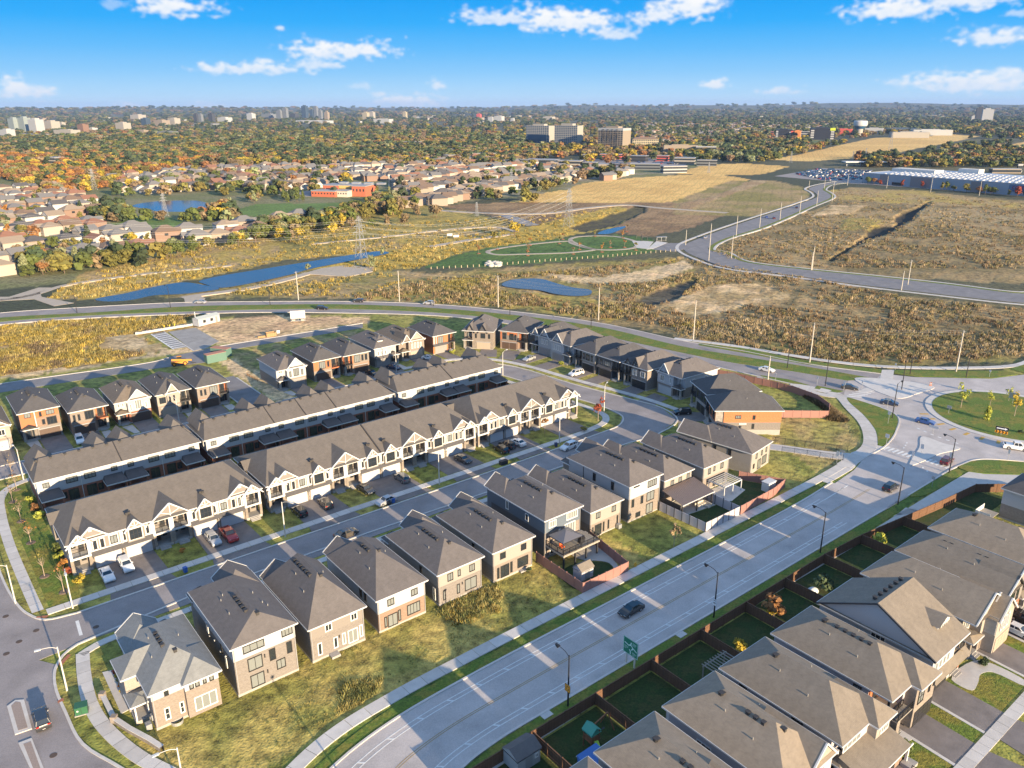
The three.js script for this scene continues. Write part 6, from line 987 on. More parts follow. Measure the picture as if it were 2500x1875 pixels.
// ================================================================ far houses
const farMat={walls:{white:std([.46,.46,.46]),cream:std([.38,.34,.30]),brick:std([.24,.16,.125]),tan:std([.30,.25,.21]),grey:std([.30,.30,.31])},roofs:{brown:std([.17,.12,.09]),grey:std([.17,.165,.165]),tan:std([.27,.215,.165]),rust:std([.24,.12,.08]),dark:std([.095,.09,.092])}};
const farGeos=[0,1,2,3].map((k)=>{ // four shapes: body, roof, door, windows
const w=[9,10,11,9.5][k],d=[11,12,10,13][k],e=[5.4,5.2,3.4,5.6][k],m=new Mb(),wall=new Mb();
wall.box(-w /2,w /2,-.2,e,-d /2,d /2);
if(k===0){roofOver(m,null,-w /2-.4,w /2+.4,d /2+.4,-d /2-.4,e,2.8,{front:'gable',back:'gable'});wall.tri([-w /2,e,d /2],[w /2,e,d /2],[0,e+2.6,d /2]).tri([w /2,e,-d /2],[-w /2,e,-d /2],[0,e+2.6,-d /2]);}
else if(k===2){roofOver(m,null,-w /2-.4,w /2+.4,d /2+.4,-d /2-.4,e,2.4,{axis:'x',front:'gable',back:'gable'});wall.tri([-w /2,e,-d /2],[-w /2,e,d /2],[-w /2,e+2.2,0]).tri([w /2,e,d /2],[w /2,e,-d /2],[w /2,e+2.2,0]);}
else roofOver(m,null,-w /2-.4,w /2+.4,d /2+.4,-d /2-.4,e,k===3?3.2:2.4);
if(k===1||k===3){wall.box(-w /2+.2,.4,-.2,e-.3,d /2,d /2+1.2);up(m,[-w /2-.1,e-.2,d /2+1.6],[-w /4+.2,e+1.7,d /2+1.6],[-w /4+.2,e+1.7,0],[-w /2-.1,e-.2,0]);up(m,[.8,e-.2,d /2+1.6],[.8,e-.2,0],[-w /4+.2,e+1.7,0],[-w /4+.2,e+1.7,d /2+1.6]);wall.tri([-w /2+.2,e-.3,d /2+1.19],[.4,e-.3,d /2+1.19],[-w /4+.2,e+1.5,d /2+1.19]);}
const z=d /2+(k===1||k===3?1.2:0);
return{wall:wall.geo,roof:m.geo,door:boxGeo(-w /2+.8,-w /2+.8+3.4,0,2.2,z,z+.06),wins:[boxGeo(1.4,3.0,1,2.3,d /2,d /2+.06),boxGeo(-w /2+1.2,-w /2+2.8,3.4,4.7,z,z+.06),boxGeo(1.6,3.2,3.4,4.7,d /2,d /2+.06)].slice(0,k===2?1:3),side:boxGeo(-w /2-.06,-w /2,3.2,4.5,-1.5,.5)};
});
const farProtos=new Map();
function farHouse(p,turn,k,wall,roof,label,group){
const key=[k,wall,roof].join();let o;
if(!farProtos.has(key)){const g=farGeos[k];o=thing('suburban_house',label,'house',at(p),turn,group);part('wall',g.wall,farMat.walls[wall],o);part('roof',g.roof,farMat.roofs[roof],o);part('garage_door',g.door,M.doorWhite,o);for(const w of g.wins)part('window',w,M.glass,o);if(k!==2)part('window',g.side,M.glass,o);farProtos.set(key,o);}
else{o=copyOf(farProtos.get(key),at(p),turn,label);o.userData={};tag(o,label,'house',group);}
return o;
}
const blocked=[]; // polygons where no tree stands
for(const q of zones)if(q.lo===C.soy||q.name==='near')blocked.push(q.poly);
blocked.push(px(f1,[[780,790],[1000,755],[1250,745],[1420,790],[1400,860],[1250,900],[900,900],[800,850]]),px(f1,[[1400,850],[1700,800],[2230,770],[2230,850]]),px(f2,[[-60,770],[200,780],[180,850],[-60,830]]),px(f1,[[690,960],[860,900],[1080,905],[1000,960],[720,980]]),px(f3,[[560,560],[1200,560],[2300,600],[2300,760],[560,660]]));
const free=(x,z)=>{for(const b of blocked)if(inside(b,x,z))return false;return true;};
const houseSpots=[];
const where=(u,v)=>(u<180?'at the left edge':u<420?'left of the suburb pond':u<700?'below the suburb pond':u<900?'near the red school':u<1300?'between the red school and the twin towers':'beside the shops');
function suburb(seed,f,poly,az,along,across,wallsL,roofsL,kinds,max,name,jitter=.16,keep=.92){ // rows of houses facing their streets
reseed(seed);const P=px(f,poly),t=az*Math.PI /180,ux=Math.sin(t),uz=-Math.cos(t),vx=Math.cos(t),vz=Math.sin(t),xs=P.map((p)=>p[0]),zs=P.map((p)=>p[1]);let n=0;
const cx=(Math.min(...xs)+Math.max(...xs)) /2,cz=(Math.min(...zs)+Math.max(...zs)) /2,span=Math.hypot(Math.max(...xs)-cx,Math.max(...zs)-cz),list=[];
for(let i=-Math.ceil(span /across);i<=span /across;i++)for(let j=-Math.ceil(span /along);j<=span /along;j++){const bend=6*Math.sin(j*.21+i),q=across*(i+(Math.abs(i)%2?-.14:.14))+bend,s=along*(j+R(-jitter,jitter));const x=cx+ux*s+vx*q,z=cz+uz*s+vz*q;if(inside(P,x,z)&&rnd()<keep)list.push([x,z,-t+(Math.abs(i)%2?Math.PI:0)+Math.PI /2+R(-.05,.05)]);}
list.sort((a,b)=>Math.hypot(a[0],a[1])-Math.hypot(b[0],b[1]));
for(const[x,z,turn]of list){if(n>=max)break;n++;const w=pick(wallsL),r=pick(roofsL),k=pick(kinds);const d=-z,u=(1250+FOCAL*(x /(d*cP+EYE*sP))) /D;const sides=where(u);farHouse([x,z],-turn+Math.PI,k,w,r,`${w} house, ${r} roof, ${name} ${sides}`,`${w} houses with ${r} roofs, ${name} ${sides}`);houseSpots.push([x,z]);}
return list.slice(max);
}
const mixW=['white','white','cream','cream','tan','brick'],mixR=['grey','grey','brown','tan','dark','rust'];
const rest=[];
const roadMat=std([.27,.25,.245],{map:sized(T.asphalt,20)});
rest.push(...suburb(11,f1,[[-300,1000],[0,700],[450,700],[610,770],[640,900],[680,960],[900,990],[1040,1060],[880,1150],[640,1130],[300,1190],[120,1250],[-300,1300]],52,13.5,31,mixW,mixR,[0,1,1,2,3],120,'canal suburb'));
rest.push(...suburb(12,f1,[[980,1010],[1400,985],[1700,915],[2120,845],[2240,830],[2240,890],[1980,930],[1750,985],[1500,1050],[1080,1075]],33,13.5,34,['tan','cream','brick','white'],['brown','grey','tan','rust'],[1,3,3],44,'canal bank row'));
rest.push(...suburb(13,f1,[[660,640],[1100,590],[1600,555],[2212,560],[2212,650],[2060,700],[1700,700],[1300,705],[1010,745],[840,745]],50,14,32,mixW,mixR,[0,1,2,3],60,'pond suburb'));
rest.push(...suburb(14,f2,[[330,640],[400,560],[830,480],[1200,530],[1550,570],[1960,600],[1700,640],[1430,690],[1130,755],[800,800],[400,810]],27,10.6,31,['tan','cream','brick','white','tan'],['brown','tan','grey','brown','dark'],[0,1,1,3],76,'soy field suburb',.05,.97));
rest.push(...suburb(15,f2,[[-60,540],[400,500],[800,440],[1200,440],[1250,500],[830,480],[400,560],[320,640],[-60,650]],40,14,33,mixW,mixR,[0,1,2],0,'far'));
rest.push(...suburb(16,f3,[[-300,260],[400,255],[1060,262],[1080,300],[560,330],[0,400],[-300,420]],35,15,34,mixW,['brown','grey','dark'],[0,1,2],0,'far',.2,.55));
rest.push(...suburb(17,f1,[[300,470],[420,470],[1500,430],[2230,420],[2230,560],[1600,540],[1400,480],[700,490],[400,520]],45,16,40,mixW,mixR,[0,1,2],0,'far',.3,.35));
rest.push(...suburb(18,f3,[[1750,262],[2300,262],[2300,285],[1750,285]],60,15,36,mixW,['brown','grey','dark'],[0,1,2],0,'far',.2,.6));
{ // the many houses too small to tell apart
const S={};reseed(31);for(const h of rest.slice(0,1600)){const k=Math.floor(rnd()*4),w=pick(mixW),r=pick(mixR);(S[k+w]??={k,w,list:[]}).list.push([...h,r]);houseSpots.push([h[0],h[1]]);}
const q=new THREE.Matrix4(),e=new THREE.Euler();
const put=(name,geo,mats,rows,tintOf)=>{const m=new THREE.InstancedMesh(geo,mats,rows.length);rows.forEach(([x,z,t,r],i)=>{q.makeRotationFromEuler(e.set(0,-t+Math.PI,0));q.setPosition(x,0,z);m.setMatrixAt(i,q);if(tintOf)m.setColorAt(i,tintOf(r));});m.name=name;shade(m);far.add(m);};
const far=new THREE.Group();far.name='distant_houses';scene.add(far);tag(far,'hundreds of small distant suburban houses among the autumn trees','houses',null,'stuff');
for(const{k,w,list}of Object.values(S)){put('walls',farGeos[k].wall,farMat.walls[w],list);put('roofs',farGeos[k].roof,std([1,1,1]),list,(r)=>farMat.roofs[r].color);}
}
// streets of the suburbs, pale between the rows
for(const pts of[[[0,1100],[260,960],[470,900],[600,850]],[[60,960],[240,880],[330,905]],[[420,1160],[700,1090],[1000,1050]],[[700,690],[1100,640],[1650,610],[2200,605]]])struct('suburb_street',band(even(px(f1,pts),24),8,.07,.3),roadMat);
for(const pts of[[[420,770],[900,690],[1250,640]],[[340,690],[830,610],[1400,590]],[[1500,640],[1900,590]]])struct('suburb_street',band(even(px(f2,pts),24),8,.07,.3),roadMat);

// ================================================================ towers and large buildings
const glassBand=std([.05,.06,.075],{roughness:.15,metalness:.3}),glassBlue=std([.06,.12,.2],{roughness:.15,metalness:.3});
const towerMats={white:std([.36,.37,.38]),cream:std([.32,.30,.27]),tan:std([.26,.215,.17]),brick:std([.20,.12,.085]),grey:std([.15,.165,.185]),dark:std([.045,.05,.06]),blue:std([.05,.075,.11],{roughness:.3}),green:std([.22,.26,.265]),yellow:std([.34,.30,.21]),red:std([.5,.09,.07]),orange:std([.58,.22,.07]),black:std([.02,.022,.03],{roughness:.4})};
function tower(f,u0,u1,vt,vb,tone,label,o={}){
const[x,z]=f((u0+u1) /2,vb),dist=Math.hypot(x,z),[s0]=f.src(u0,vb),[s1]=f.src(u1,vb),seenW=(s1-s0)*Math.hypot(dist,EYE) /FOCAL,h=Math.max(3.5,tallness(f,(u0+u1) /2,vb,vt)),turn=o.turn??-.62;
const dp=o.depth??.7,w=seenW /(Math.cos(turn)+dp*Math.abs(Math.sin(turn))),d=w*dp,t=thing(o.name??'tower_block',label,o.category??'building',at([x,z]),turn,o.group);
const mat=towerMats[tone];part('wall',boxGeo(-w /2,w /2,-2,h,-d /2,d /2),mat,t);
if(h>12)part('roof_plant',boxGeo(-w*.28,w*.22,h+.02,h+Math.min(5,h*.09),-d*.3,d*.25),mat,t);else part('roof',boxGeo(-w /2-.2,w /2+.2,h+.01,h+.5,-d /2-.2,d /2+.2),o.roofTone?towerMats[o.roofTone]:M.trimGrey,t);
const fl=Math.max(1,Math.min(o.floors??22,Math.round(h /3.2))),fh=h /fl,cols=o.cols??5,gb=o.glass??glassBand;
if(o.cells){const g=boxGeo(-w /cols*.33,w /cols*.33,0,fh*.62,0,.12),ds=Math.max(2,Math.round(cols*dp)),gs=boxGeo(0,.12,0,fh*.62,-d /ds*.33,d /ds*.33);for(let i=0;i<fl;i++){for(let j=0;j<cols;j++){const m=part('window',g,gb,t);m.position.set(-w /2+(j+.5)*w /cols,i*fh+fh*.2,d /2);}for(let j=0;j<ds;j++)for(const sx of o.both?[1,-1]:[turn<0?-1:1]){const m=part('window',gs,gb,t);m.position.set(sx*w /2-(sx<0?.12:0),i*fh+fh*.2,-d /2+(j+.5)*d /ds);}}}
else for(let i=0;i<fl;i++)part('window_band',new Mb().box(-w /2-.1,w /2+.1,i*fh+fh*.28,i*fh+fh*.84,-d /2-.1,d /2+.1).geo,gb,t);
if(!o.cells&&h>12){const m=new Mb();for(let j=0;j<=cols;j++){const q=-w /2+j*w /cols;m.box(q-w*.022,q+w*.022,0,h-.05,-d /2-.25,d /2+.25);}for(let j=0;j<=3;j++){const q=-d /2+j*d /3;m.box(-w /2-.25,w /2+.25,0,h-.06,q-d*.03,q+d*.03);}part('pier',m.geo,mat,t);}
return{t,w,d,h};
}
const SK='in the far skyline';let nth=0;
for(const[u0,u1,vt,vb,c,l]of[[75,135,237,332,'green','pale green glass apartment tower leftmost at the far left'],[140,205,232,332,'green','second pale green glass tower beside the leftmost tower'],[208,285,243,336,'white','white tower right of the two pale green towers'],[20,95,308,372,'white','white slab block in front of the pale green towers'],[302,385,255,326,'cream','cream apartment block right of the white tower at the far left'],[390,425,262,304,'cream','narrow cream block right of the wider cream block'],[516,574,275,334,'brick','red brick block at the left of the skyline'],[576,630,298,332,'white','low white block right of the red brick block'],[765,845,265,327,'cream','lone cream tower among trees left of centre'],[858,940,213,254,'cream','broad cream block in the back left skyline'],[924,975,236,292,'blue','blue glass block with white top'],[1010,1095,248,292,'tan','tan block right of the blue glass block'],[1100,1166,236,290,'cream','cream tower right of the tan block'],[1262,1292,208,274,'dark','left one of two joined dark towers'],[1293,1320,210,274,'grey','grey tower joined to the dark tower'],[1358,1395,205,270,'dark','slim dark tower standing alone'],[1418,1500,230,268,'white','broad white block right of the slim dark tower'],[1605,1655,205,254,'white','white tower between the broad white block and downtown'],[1702,1795,208,247,'grey','low grey block at the left of downtown'],[1795,1836,185,250,'grey','grey downtown tower first from the left'],[1838,1870,170,250,'grey','taller grey downtown tower second from the left'],[1882,1935,208,252,'dark','low dark block between the downtown towers'],[1960,1998,156,247,'blue','tallest dark blue downtown tower'],[2010,2036,182,242,'blue','blue tower right of the tallest tower'],[2038,2064,160,242,'grey','slender pale tower right of the tallest tower'],[2066,2092,185,252,'grey','grey block right of the slender pale tower'],[2105,2135,195,254,'tan','tan downtown tower at the right end']])
tower(f1,u0,u1,vt,vb,c,l,{floors:14,cols:4,turn:-.5,glass:c==='blue'||c==='green'?glassBlue:glassBand});
for(const[u0,u1,vt,vb,c,l]of[[138,180,198,246,'yellow','yellowish tower right of downtown'],[182,218,195,244,'cream','cream tower beside the yellowish tower'],[398,426,195,247,'yellow','lone yellowish slim tower at centre left'],[470,496,204,226,'tan','small tan block on the ridge at centre left'],[875,905,208,238,'red','small red block in the middle distance'],[950,988,228,258,'white','left one of two white slabs in the middle distance'],[990,1052,222,258,'white','wider right one of two white slabs in the middle distance'],[1095,1120,236,264,'white','small white block right of the two white slabs'],[1305,1380,225,252,'cream','cream block behind the twin towers'],[1120,1165,218,240,'cream','low cream block on the centre ridge']])tower(f2,u0,u1,vt,vb,c,l,{floors:12,cols:4,turn:-.5});
tower(f3,1893,1940,170,264,'dark','dark tower at the far right',{cols:4,floors:14,turn:-.4});tower(f3,1935,1995,178,266,'white','white stepped tower in front of the dark tower at the far right',{cols:5,floors:14,turn:-.4});tower(f3,1868,1900,222,262,'white','small white block left of the dark tower at the far right',{cols:3,turn:-.4});
// twin towers, tan tower and the block beside it
const twinA=tower(f2,1198,1376,283,408,'cream','left one of the twin cream and blue apartment towers',{cells:true,cols:11,floors:15,depth:.42,turn:-.62,glass:glassBlue});
part('glass_front',boxGeo(-twinA.w*.42,twinA.w*.38,1,twinA.h*.56,twinA.d /2+.15,twinA.d /2+.5),glassBlue,twinA.t);
tower(f2,1382,1556,282,422,'cream','right one of the twin cream and blue apartment towers',{cells:true,cols:12,floors:16,depth:.42,turn:-.62,glass:glassBlue});
const tanT=tower(f2,1664,1862,300,436,'tan','tan apartment tower with dark balcony stacks',{cells:true,cols:10,floors:13,depth:.6,turn:-.62});
for(let j=0;j<4;j++)part('balcony_stack',(()=>{const m=new Mb();for(let i=0;i<13;i++)m.box(-tanT.w*.32+j*tanT.w*.18,-tanT.w*.32+j*tanT.w*.18+tanT.w*.08,i*tanT.h /13+.3,i*tanT.h /13+1.2,tanT.d /2+.1,tanT.d /2+1.4);return m.geo;})(),towerMats.dark,tanT.t);
part('top_band',boxGeo(-tanT.w /2-.3,tanT.w /2+.3,tanT.h*.9,tanT.h+.3,-tanT.d /2-.3,tanT.d /2+.3),towerMats.white,tanT.t);
const lowR=tower(f2,1866,2046,372,428,'yellow','long cream block with brown hipped roof right of the tan tower',{cells:true,cols:14,floors:4,depth:.3,turn:.25});
{const m=new Mb();roofOver(m,null,-lowR.w /2-.6,lowR.w /2+.6,lowR.d /2+.6,-lowR.d /2-.6,lowR.h+.1,4,{axis:'x'});part('roof',m.geo,farMat.roofs.brown,lowR.t);}
// black office blocks with white cubes
for(const[u0,u1,vt,vb,l]of[[598,700,308,366,'black office block with white window cubes, left one of two'],[822,972,300,372,'black office block with white window cubes and lime corner, right one of two']]){const q=tower(f3,u0,u1,vt,vb,'black',l,{floors:4,cols:5,turn:-.3});for(const[a,y]of[[.34,0],[-.5,.1]])for(let i=0;i<4;i++)part('window_cube',boxGeo(a*q.w,a*q.w+q.w*.14,q.h*(y+.2*i)+.6,q.h*(y+.2*i)+q.h*.15,q.d /2+.2,q.d /2+1.2),towerMats.white,q.t);if(vt===300)part('lime_corner',boxGeo(q.w*.3,q.w*.52,q.h*.8,q.h+.6,q.d*.1,q.d /2+1.5),std([.45,.55,.03]),q.t);else part('red_corner',boxGeo(q.w*.44,q.w*.6,q.h*.5,q.h*.85,q.d*.1,q.d /2+1.3),towerMats.red,q.t);}
for(const[f,u0,u1,vt,vb,c,l,o]of[[f3,720,760,316,358,'orange','orange fronted block between the black office blocks'],[f3,758,816,322,352,'white','white block between the black office blocks'],[f3,566,584,322,350,'red','small red sign block left of the black office blocks'],[f3,1180,1290,300,336,'white','white office block right of the water tower'],[f3,990,1090,306,340,'red','red and white shop block left of the water tower'],
[f3,1365,1560,325,362,'cream','long cream store behind the far soy field',{depth:.4,turn:-.2}],[f3,1330,1500,300,330,'blue','blue roofed store behind the far soy field',{depth:.4,turn:-.2}],[f3,1500,1705,310,346,'white','long white store right of the cream store',{depth:.4,turn:-.2}],[f3,1868,1890,308,330,'white','small white shed at the end of the far field'],
[f2,1160,1410,502,540,'blue','dark roofed supermarket by the brown suburb',{depth:.5,turn:-.35}],[f2,1400,1560,510,556,'cream','cream supermarket wing right of the dark roofed supermarket',{depth:.5,turn:-.35}],[f2,1560,1660,520,560,'grey','grey shop right of the cream supermarket wing',{turn:-.35}],[f2,1650,1760,532,566,'white','white and dark shop beside the car park',{turn:-.35}],[f2,1672,1815,468,500,'red','red canopied petrol station below the tan tower',{turn:-.3,depth:.4}],[f2,1560,1612,470,496,'white','white kiosk below the right twin tower'],[f2,1868,1985,478,516,'dark','dark shop block below the long cream block'],[f2,2040,2120,478,512,'red','red fronted shop right of the dark shop'],[f2,2070,2230,545,588,'white','long white shop backing on the soy field',{depth:.3,turn:.2}],[f2,1870,2060,530,566,'grey','dark glazed shop left of the long white shop',{depth:.4,turn:-.2}],[f3,-120,80,410,462,'tan','tan plaza shops with orange signs',{depth:.25,turn:-.1}],[f3,80,205,420,466,'white','white plaza shop at the end of the plaza',{depth:.4,turn:-.1}],[f3,-60,80,492,532,'cream','cream shop near the second soy field',{turn:-.3}],[f3,90,215,508,545,'grey','grey shop with blue corner by the second soy field',{turn:-.3,depth:.4}],
[f1,365,512,310,348,'cream','long low cream building left of the red brick block',{depth:.4}],[f1,905,960,312,346,'tan','small tan building right of the lone cream tower'],[f1,1030,1150,320,352,'grey','low grey building among the trees at centre left',{depth:.4}],[f1,95,330,338,356,'white','long low white building at the foot of the left towers',{depth:.3}],[f1,1895,2150,250,270,'white','long low white building at the foot of downtown',{depth:.3}],[f1,1240,1420,268,282,'white','long low white building at the foot of the dark towers',{depth:.3}],[f2,212,330,240,268,'white','low white buildings right of the cream tower',{depth:.4}],[f2,420,530,226,240,'white','long low building beside the lone yellowish tower',{depth:.3}],[f1,305,412,488,528,'cream','cream building inside the autumn wood'],[f2,405,520,388,424,'brick','red brick school among trees in the middle distance',{depth:.5}],[f2,835,1010,462,500,'cream','cream terrace left below the twin towers',{depth:.25,turn:-.1}],[f2,575,640,470,506,'white','white house with dark windows among dark trees'],[f2,660,742,474,508,'blue','blue fronted house among dark trees']])tower(f,u0,u1,vt,vb,c,l,{name:'low_building',floors:2,cols:6,turn:-.45,...o});
{ // white specks of far buildings: too small for their windows to show
reseed(91);const sh=boxGeo(-.5,.5,-.3,1,-.4,.4),rf=boxGeo(-.53,.53,1,1.06,-.43,.43);
for(let i=0;i<150;i++){const u=R(0,2212),v=R(241,262)+(i%5===0?R(0,14):0),p=gd(u,v);if(!free(...p))continue;const t=thing('distant_building',v<250?'tiny pale building far away towards the horizon':'tiny pale building among the far trees below the skyline','building',at(p),R(-1,.2),v<250?'tiny pale buildings towards the horizon':'tiny pale buildings among far trees');const m=pick([towerMats.white,towerMats.cream,towerMats.white,towerMats.grey,towerMats.tan]);part('wall',sh,m,t);part('roof',rf,m,t);const s=Math.hypot(...p) /100;t.scale.set(s*R(.25,1.1),Math.min(24,s*R(.10,.3)),s*R(.3,.7));}
}
{ // water tower
const[x,z]=f3(1140,352),h=tallness(f3,1140,352,250),r=h*.44,t=thing('water_tower','water tower with white bowl, blue band and tapered shaft','water tower',at([x,z])),lathe=(pts)=>new THREE.LatheGeometry(pts.map(([a,b])=>new THREE.Vector2(a,b)),40);
part('shaft',lathe([[r*.62,-1],[r*.52,h*.12],[r*.46,h*.32],[r*.48,h*.46]]),std([.36,.33,.29]),t);part('blue_band',lathe([[r*.48,h*.46],[r*.62,h*.52],[r*.88,h*.64]]),std([.03,.12,.26],{roughness:.4}),t);part('tank',lathe([[r*.88,h*.64],[r,h*.7],[r,h*.93],[r*.9,h*.985],[0,h]]),std([.5,.5,.5],{roughness:.5}),t);part('roof_rail',new THREE.TorusGeometry(r*.3,.3,6,24).rotateX(Math.PI /2).translate(0,h+1,0),M.metalGrey,t);
}
{ // superstore: wall panels, domed skylights, the name over the side wall
const A0=f3(1162,655),A1=f3(2330,752),len=Math.hypot(A1[0]-A0[0],A1[1]-A0[1]),turn=-Math.atan2(A1[1]-A0[1],A1[0]-A0[0]),t=thing('superstore','blue-grey superstore with rows of white domed skylights on its flat roof','store',at(A0),turn),h=9.4,dp=95;
part('wall',boxGeo(0,len,0,h,-dp,0),std([.30,.34,.40]),t);part('roof',boxGeo(.3,len-.3,h+.005,h+.25,-dp+.3,-.3),std([.42,.47,.55],{roughness:.5}),t);part('parapet',new Mb().box(0,len,h+.01,h+.5,-.3,0).box(0,.3,h+.01,h+.5,-dp,-.31).geo,M.trimGrey,t);
for(const[a,b]of[[.11,.165],[.30,.42],[.64,.7]])part('wall_panel',boxGeo(a*len,b*len,.1,h-.4,.01,.25),std([.24,.215,.22]),t);part('entrance_canopy',boxGeo(.02*len,.1*len,4,4.5,.02,2),M.trimGrey,t);for(const[a,b]of[[.19,.26]])part('shopfront',boxGeo(a*len,b*len,.2,3,.02,.2),M.glass,t);
part('roof_hall',boxGeo(2,len*.28,h+.3,h+3.2,-60,-44),std([.6,.58,.54]),t);part('roof_plant',boxGeo(len*.3,len*.42,h+.3,h+4,-90,-80),std([.62,.6,.56]),t);
const dome=new THREE.SphereGeometry(1.5,8,4,0,6.3,0,1.5);dome.scale(1.3,.6,1);reseed(5);for(let i=0;i<26;i++)for(let j=0;j<9;j++){const s=part('skylight',dome,M.trim,t);s.position.set(len*.12+i*len*.033+(j%2)*2,h+.3,-5-j*8.2);}
const cv=document.createElement('canvas');cv.width=512;cv.height=160;const c=cv.getContext('2d');c.fillStyle='#5f7492';c.fillRect(0,0,512,160);c.fillStyle='#8c1230';c.font='italic bold 104px sans-serif';c.textAlign='center';c.fillText('COSTCO',256,98);c.fillStyle='#24406e';for(let i=0;i<3;i++)c.fillRect(30,116+i*13,470,6);
const ct=new THREE.CanvasTexture(cv);ct.colorSpace=THREE.SRGBColorSpace;const sg=part('store_sign',new THREE.PlaneGeometry(19,5.6),std(0xffffff,{map:ct}),t);const sp=f3(2136,745),sx=(sp[0]-A0[0])*Math.cos(turn)-(sp[1]-A0[1])*Math.sin(turn);sg.position.set(sx,6,.3);
}
{ // petrol station canopy and the buildings beside the store
const p=f3(1170,548),t=thing('canopy','long white petrol station canopy behind the store car park','canopy',at(p),-.05),k=Math.hypot(...p) /FOCAL*.3761,w=230*k;part('canopy_roof',boxGeo(-w /2,w /2,5,6.2,-8,8),M.trim,t);for(let i=0;i<6;i++)part('column',boxGeo(-w /2+(i+.5)*w /6-.4,-w /2+(i+.5)*w /6+.4,0,5,-.4,.4),M.trim,t);for(let i=0;i<6;i++)part('fuel_pump',boxGeo(-w /2+(i+.5)*w /6-.6,-w /2+(i+.5)*w /6+.6,0,2,2,3),towerMats.blue,t);
tower(f3,1725,1930,492,530,'white','flat roofed white workshop behind the superstore',{name:'low_building',floors:1,turn:-.1,depth:.4});tower(f3,2105,2250,492,530,'blue','bright blue store at the right edge',{name:'low_building',floors:1,turn:-.1,depth:.5});tower(f3,2010,2160,565,592,'tan','tan shop with red signs behind the superstore',{name:'low_building',floors:1,turn:-.1,depth:.3});tower(f3,2166,2192,535,588,'white','white and red shop pylon behind the superstore',{name:'shop_pylon',category:'sign',floors:1,turn:0,depth:.3});
struct('car_park',sheetGeo(px(f3,[[590,612],[900,560],[1230,572],[1160,655],[900,640]]),.06),M.road);
struct('car_park',sheetGeo(px(f2,[[1540,505],[1900,490],[2230,500],[2230,540],[1880,545],[1600,560]]),.06),M.road);
}
{ // the red and yellow school
const A=f2(-160,760),B=f2(335,735),t=thing('school','long school with red, orange and yellow walls and flat grey roof','school',at(f2(20,742)),-.3),k=Math.hypot(...f2(20,742)) /FOCAL*K4,L=330*k;
const seg=(x0,x1,z0,z1,h,m,n)=>{part('wall',boxGeo(x0,x1,0,h,z0,z1),m,t);part('roof',boxGeo(x0-.3,x1+.3,h+.01,h+.6,z0-.3,z1+.3),M.trimGrey,t);for(let i=0;i<n;i++)part('window',boxGeo(x0+(i+.3)*(x1-x0) /n,x0+(i+.7)*(x1-x0) /n,h*.5,h*.75,z1+.01,z1+.12),M.glass,t);};
const red=std([.46,.13,.07]),yel=std([.56,.38,.13]);seg(-L*.55,-L*.22,-26,-8,8,red,6);seg(-L*.215,L*.12,-28,-9,8.2,yel,8);seg(L*.125,L*.4,-24,-3,8.4,red,4);seg(-L*.6,-L*.1,-7.5,8,4.6,red,8);seg(-L*.095,L*.12,-8,5,4.8,std([.58,.5,.42]),4);for(let i=0;i<4;i++)part('roof_unit',boxGeo(-L*.3+i*12,-L*.3+i*12+7,8.9,10.4,-22,-17),M.metalGrey,t);
struct('car_park',sheetGeo(px(f1,[[1800,730],[2030,700],[2240,690],[2100,740],[1850,745]]),.06),M.road);
}
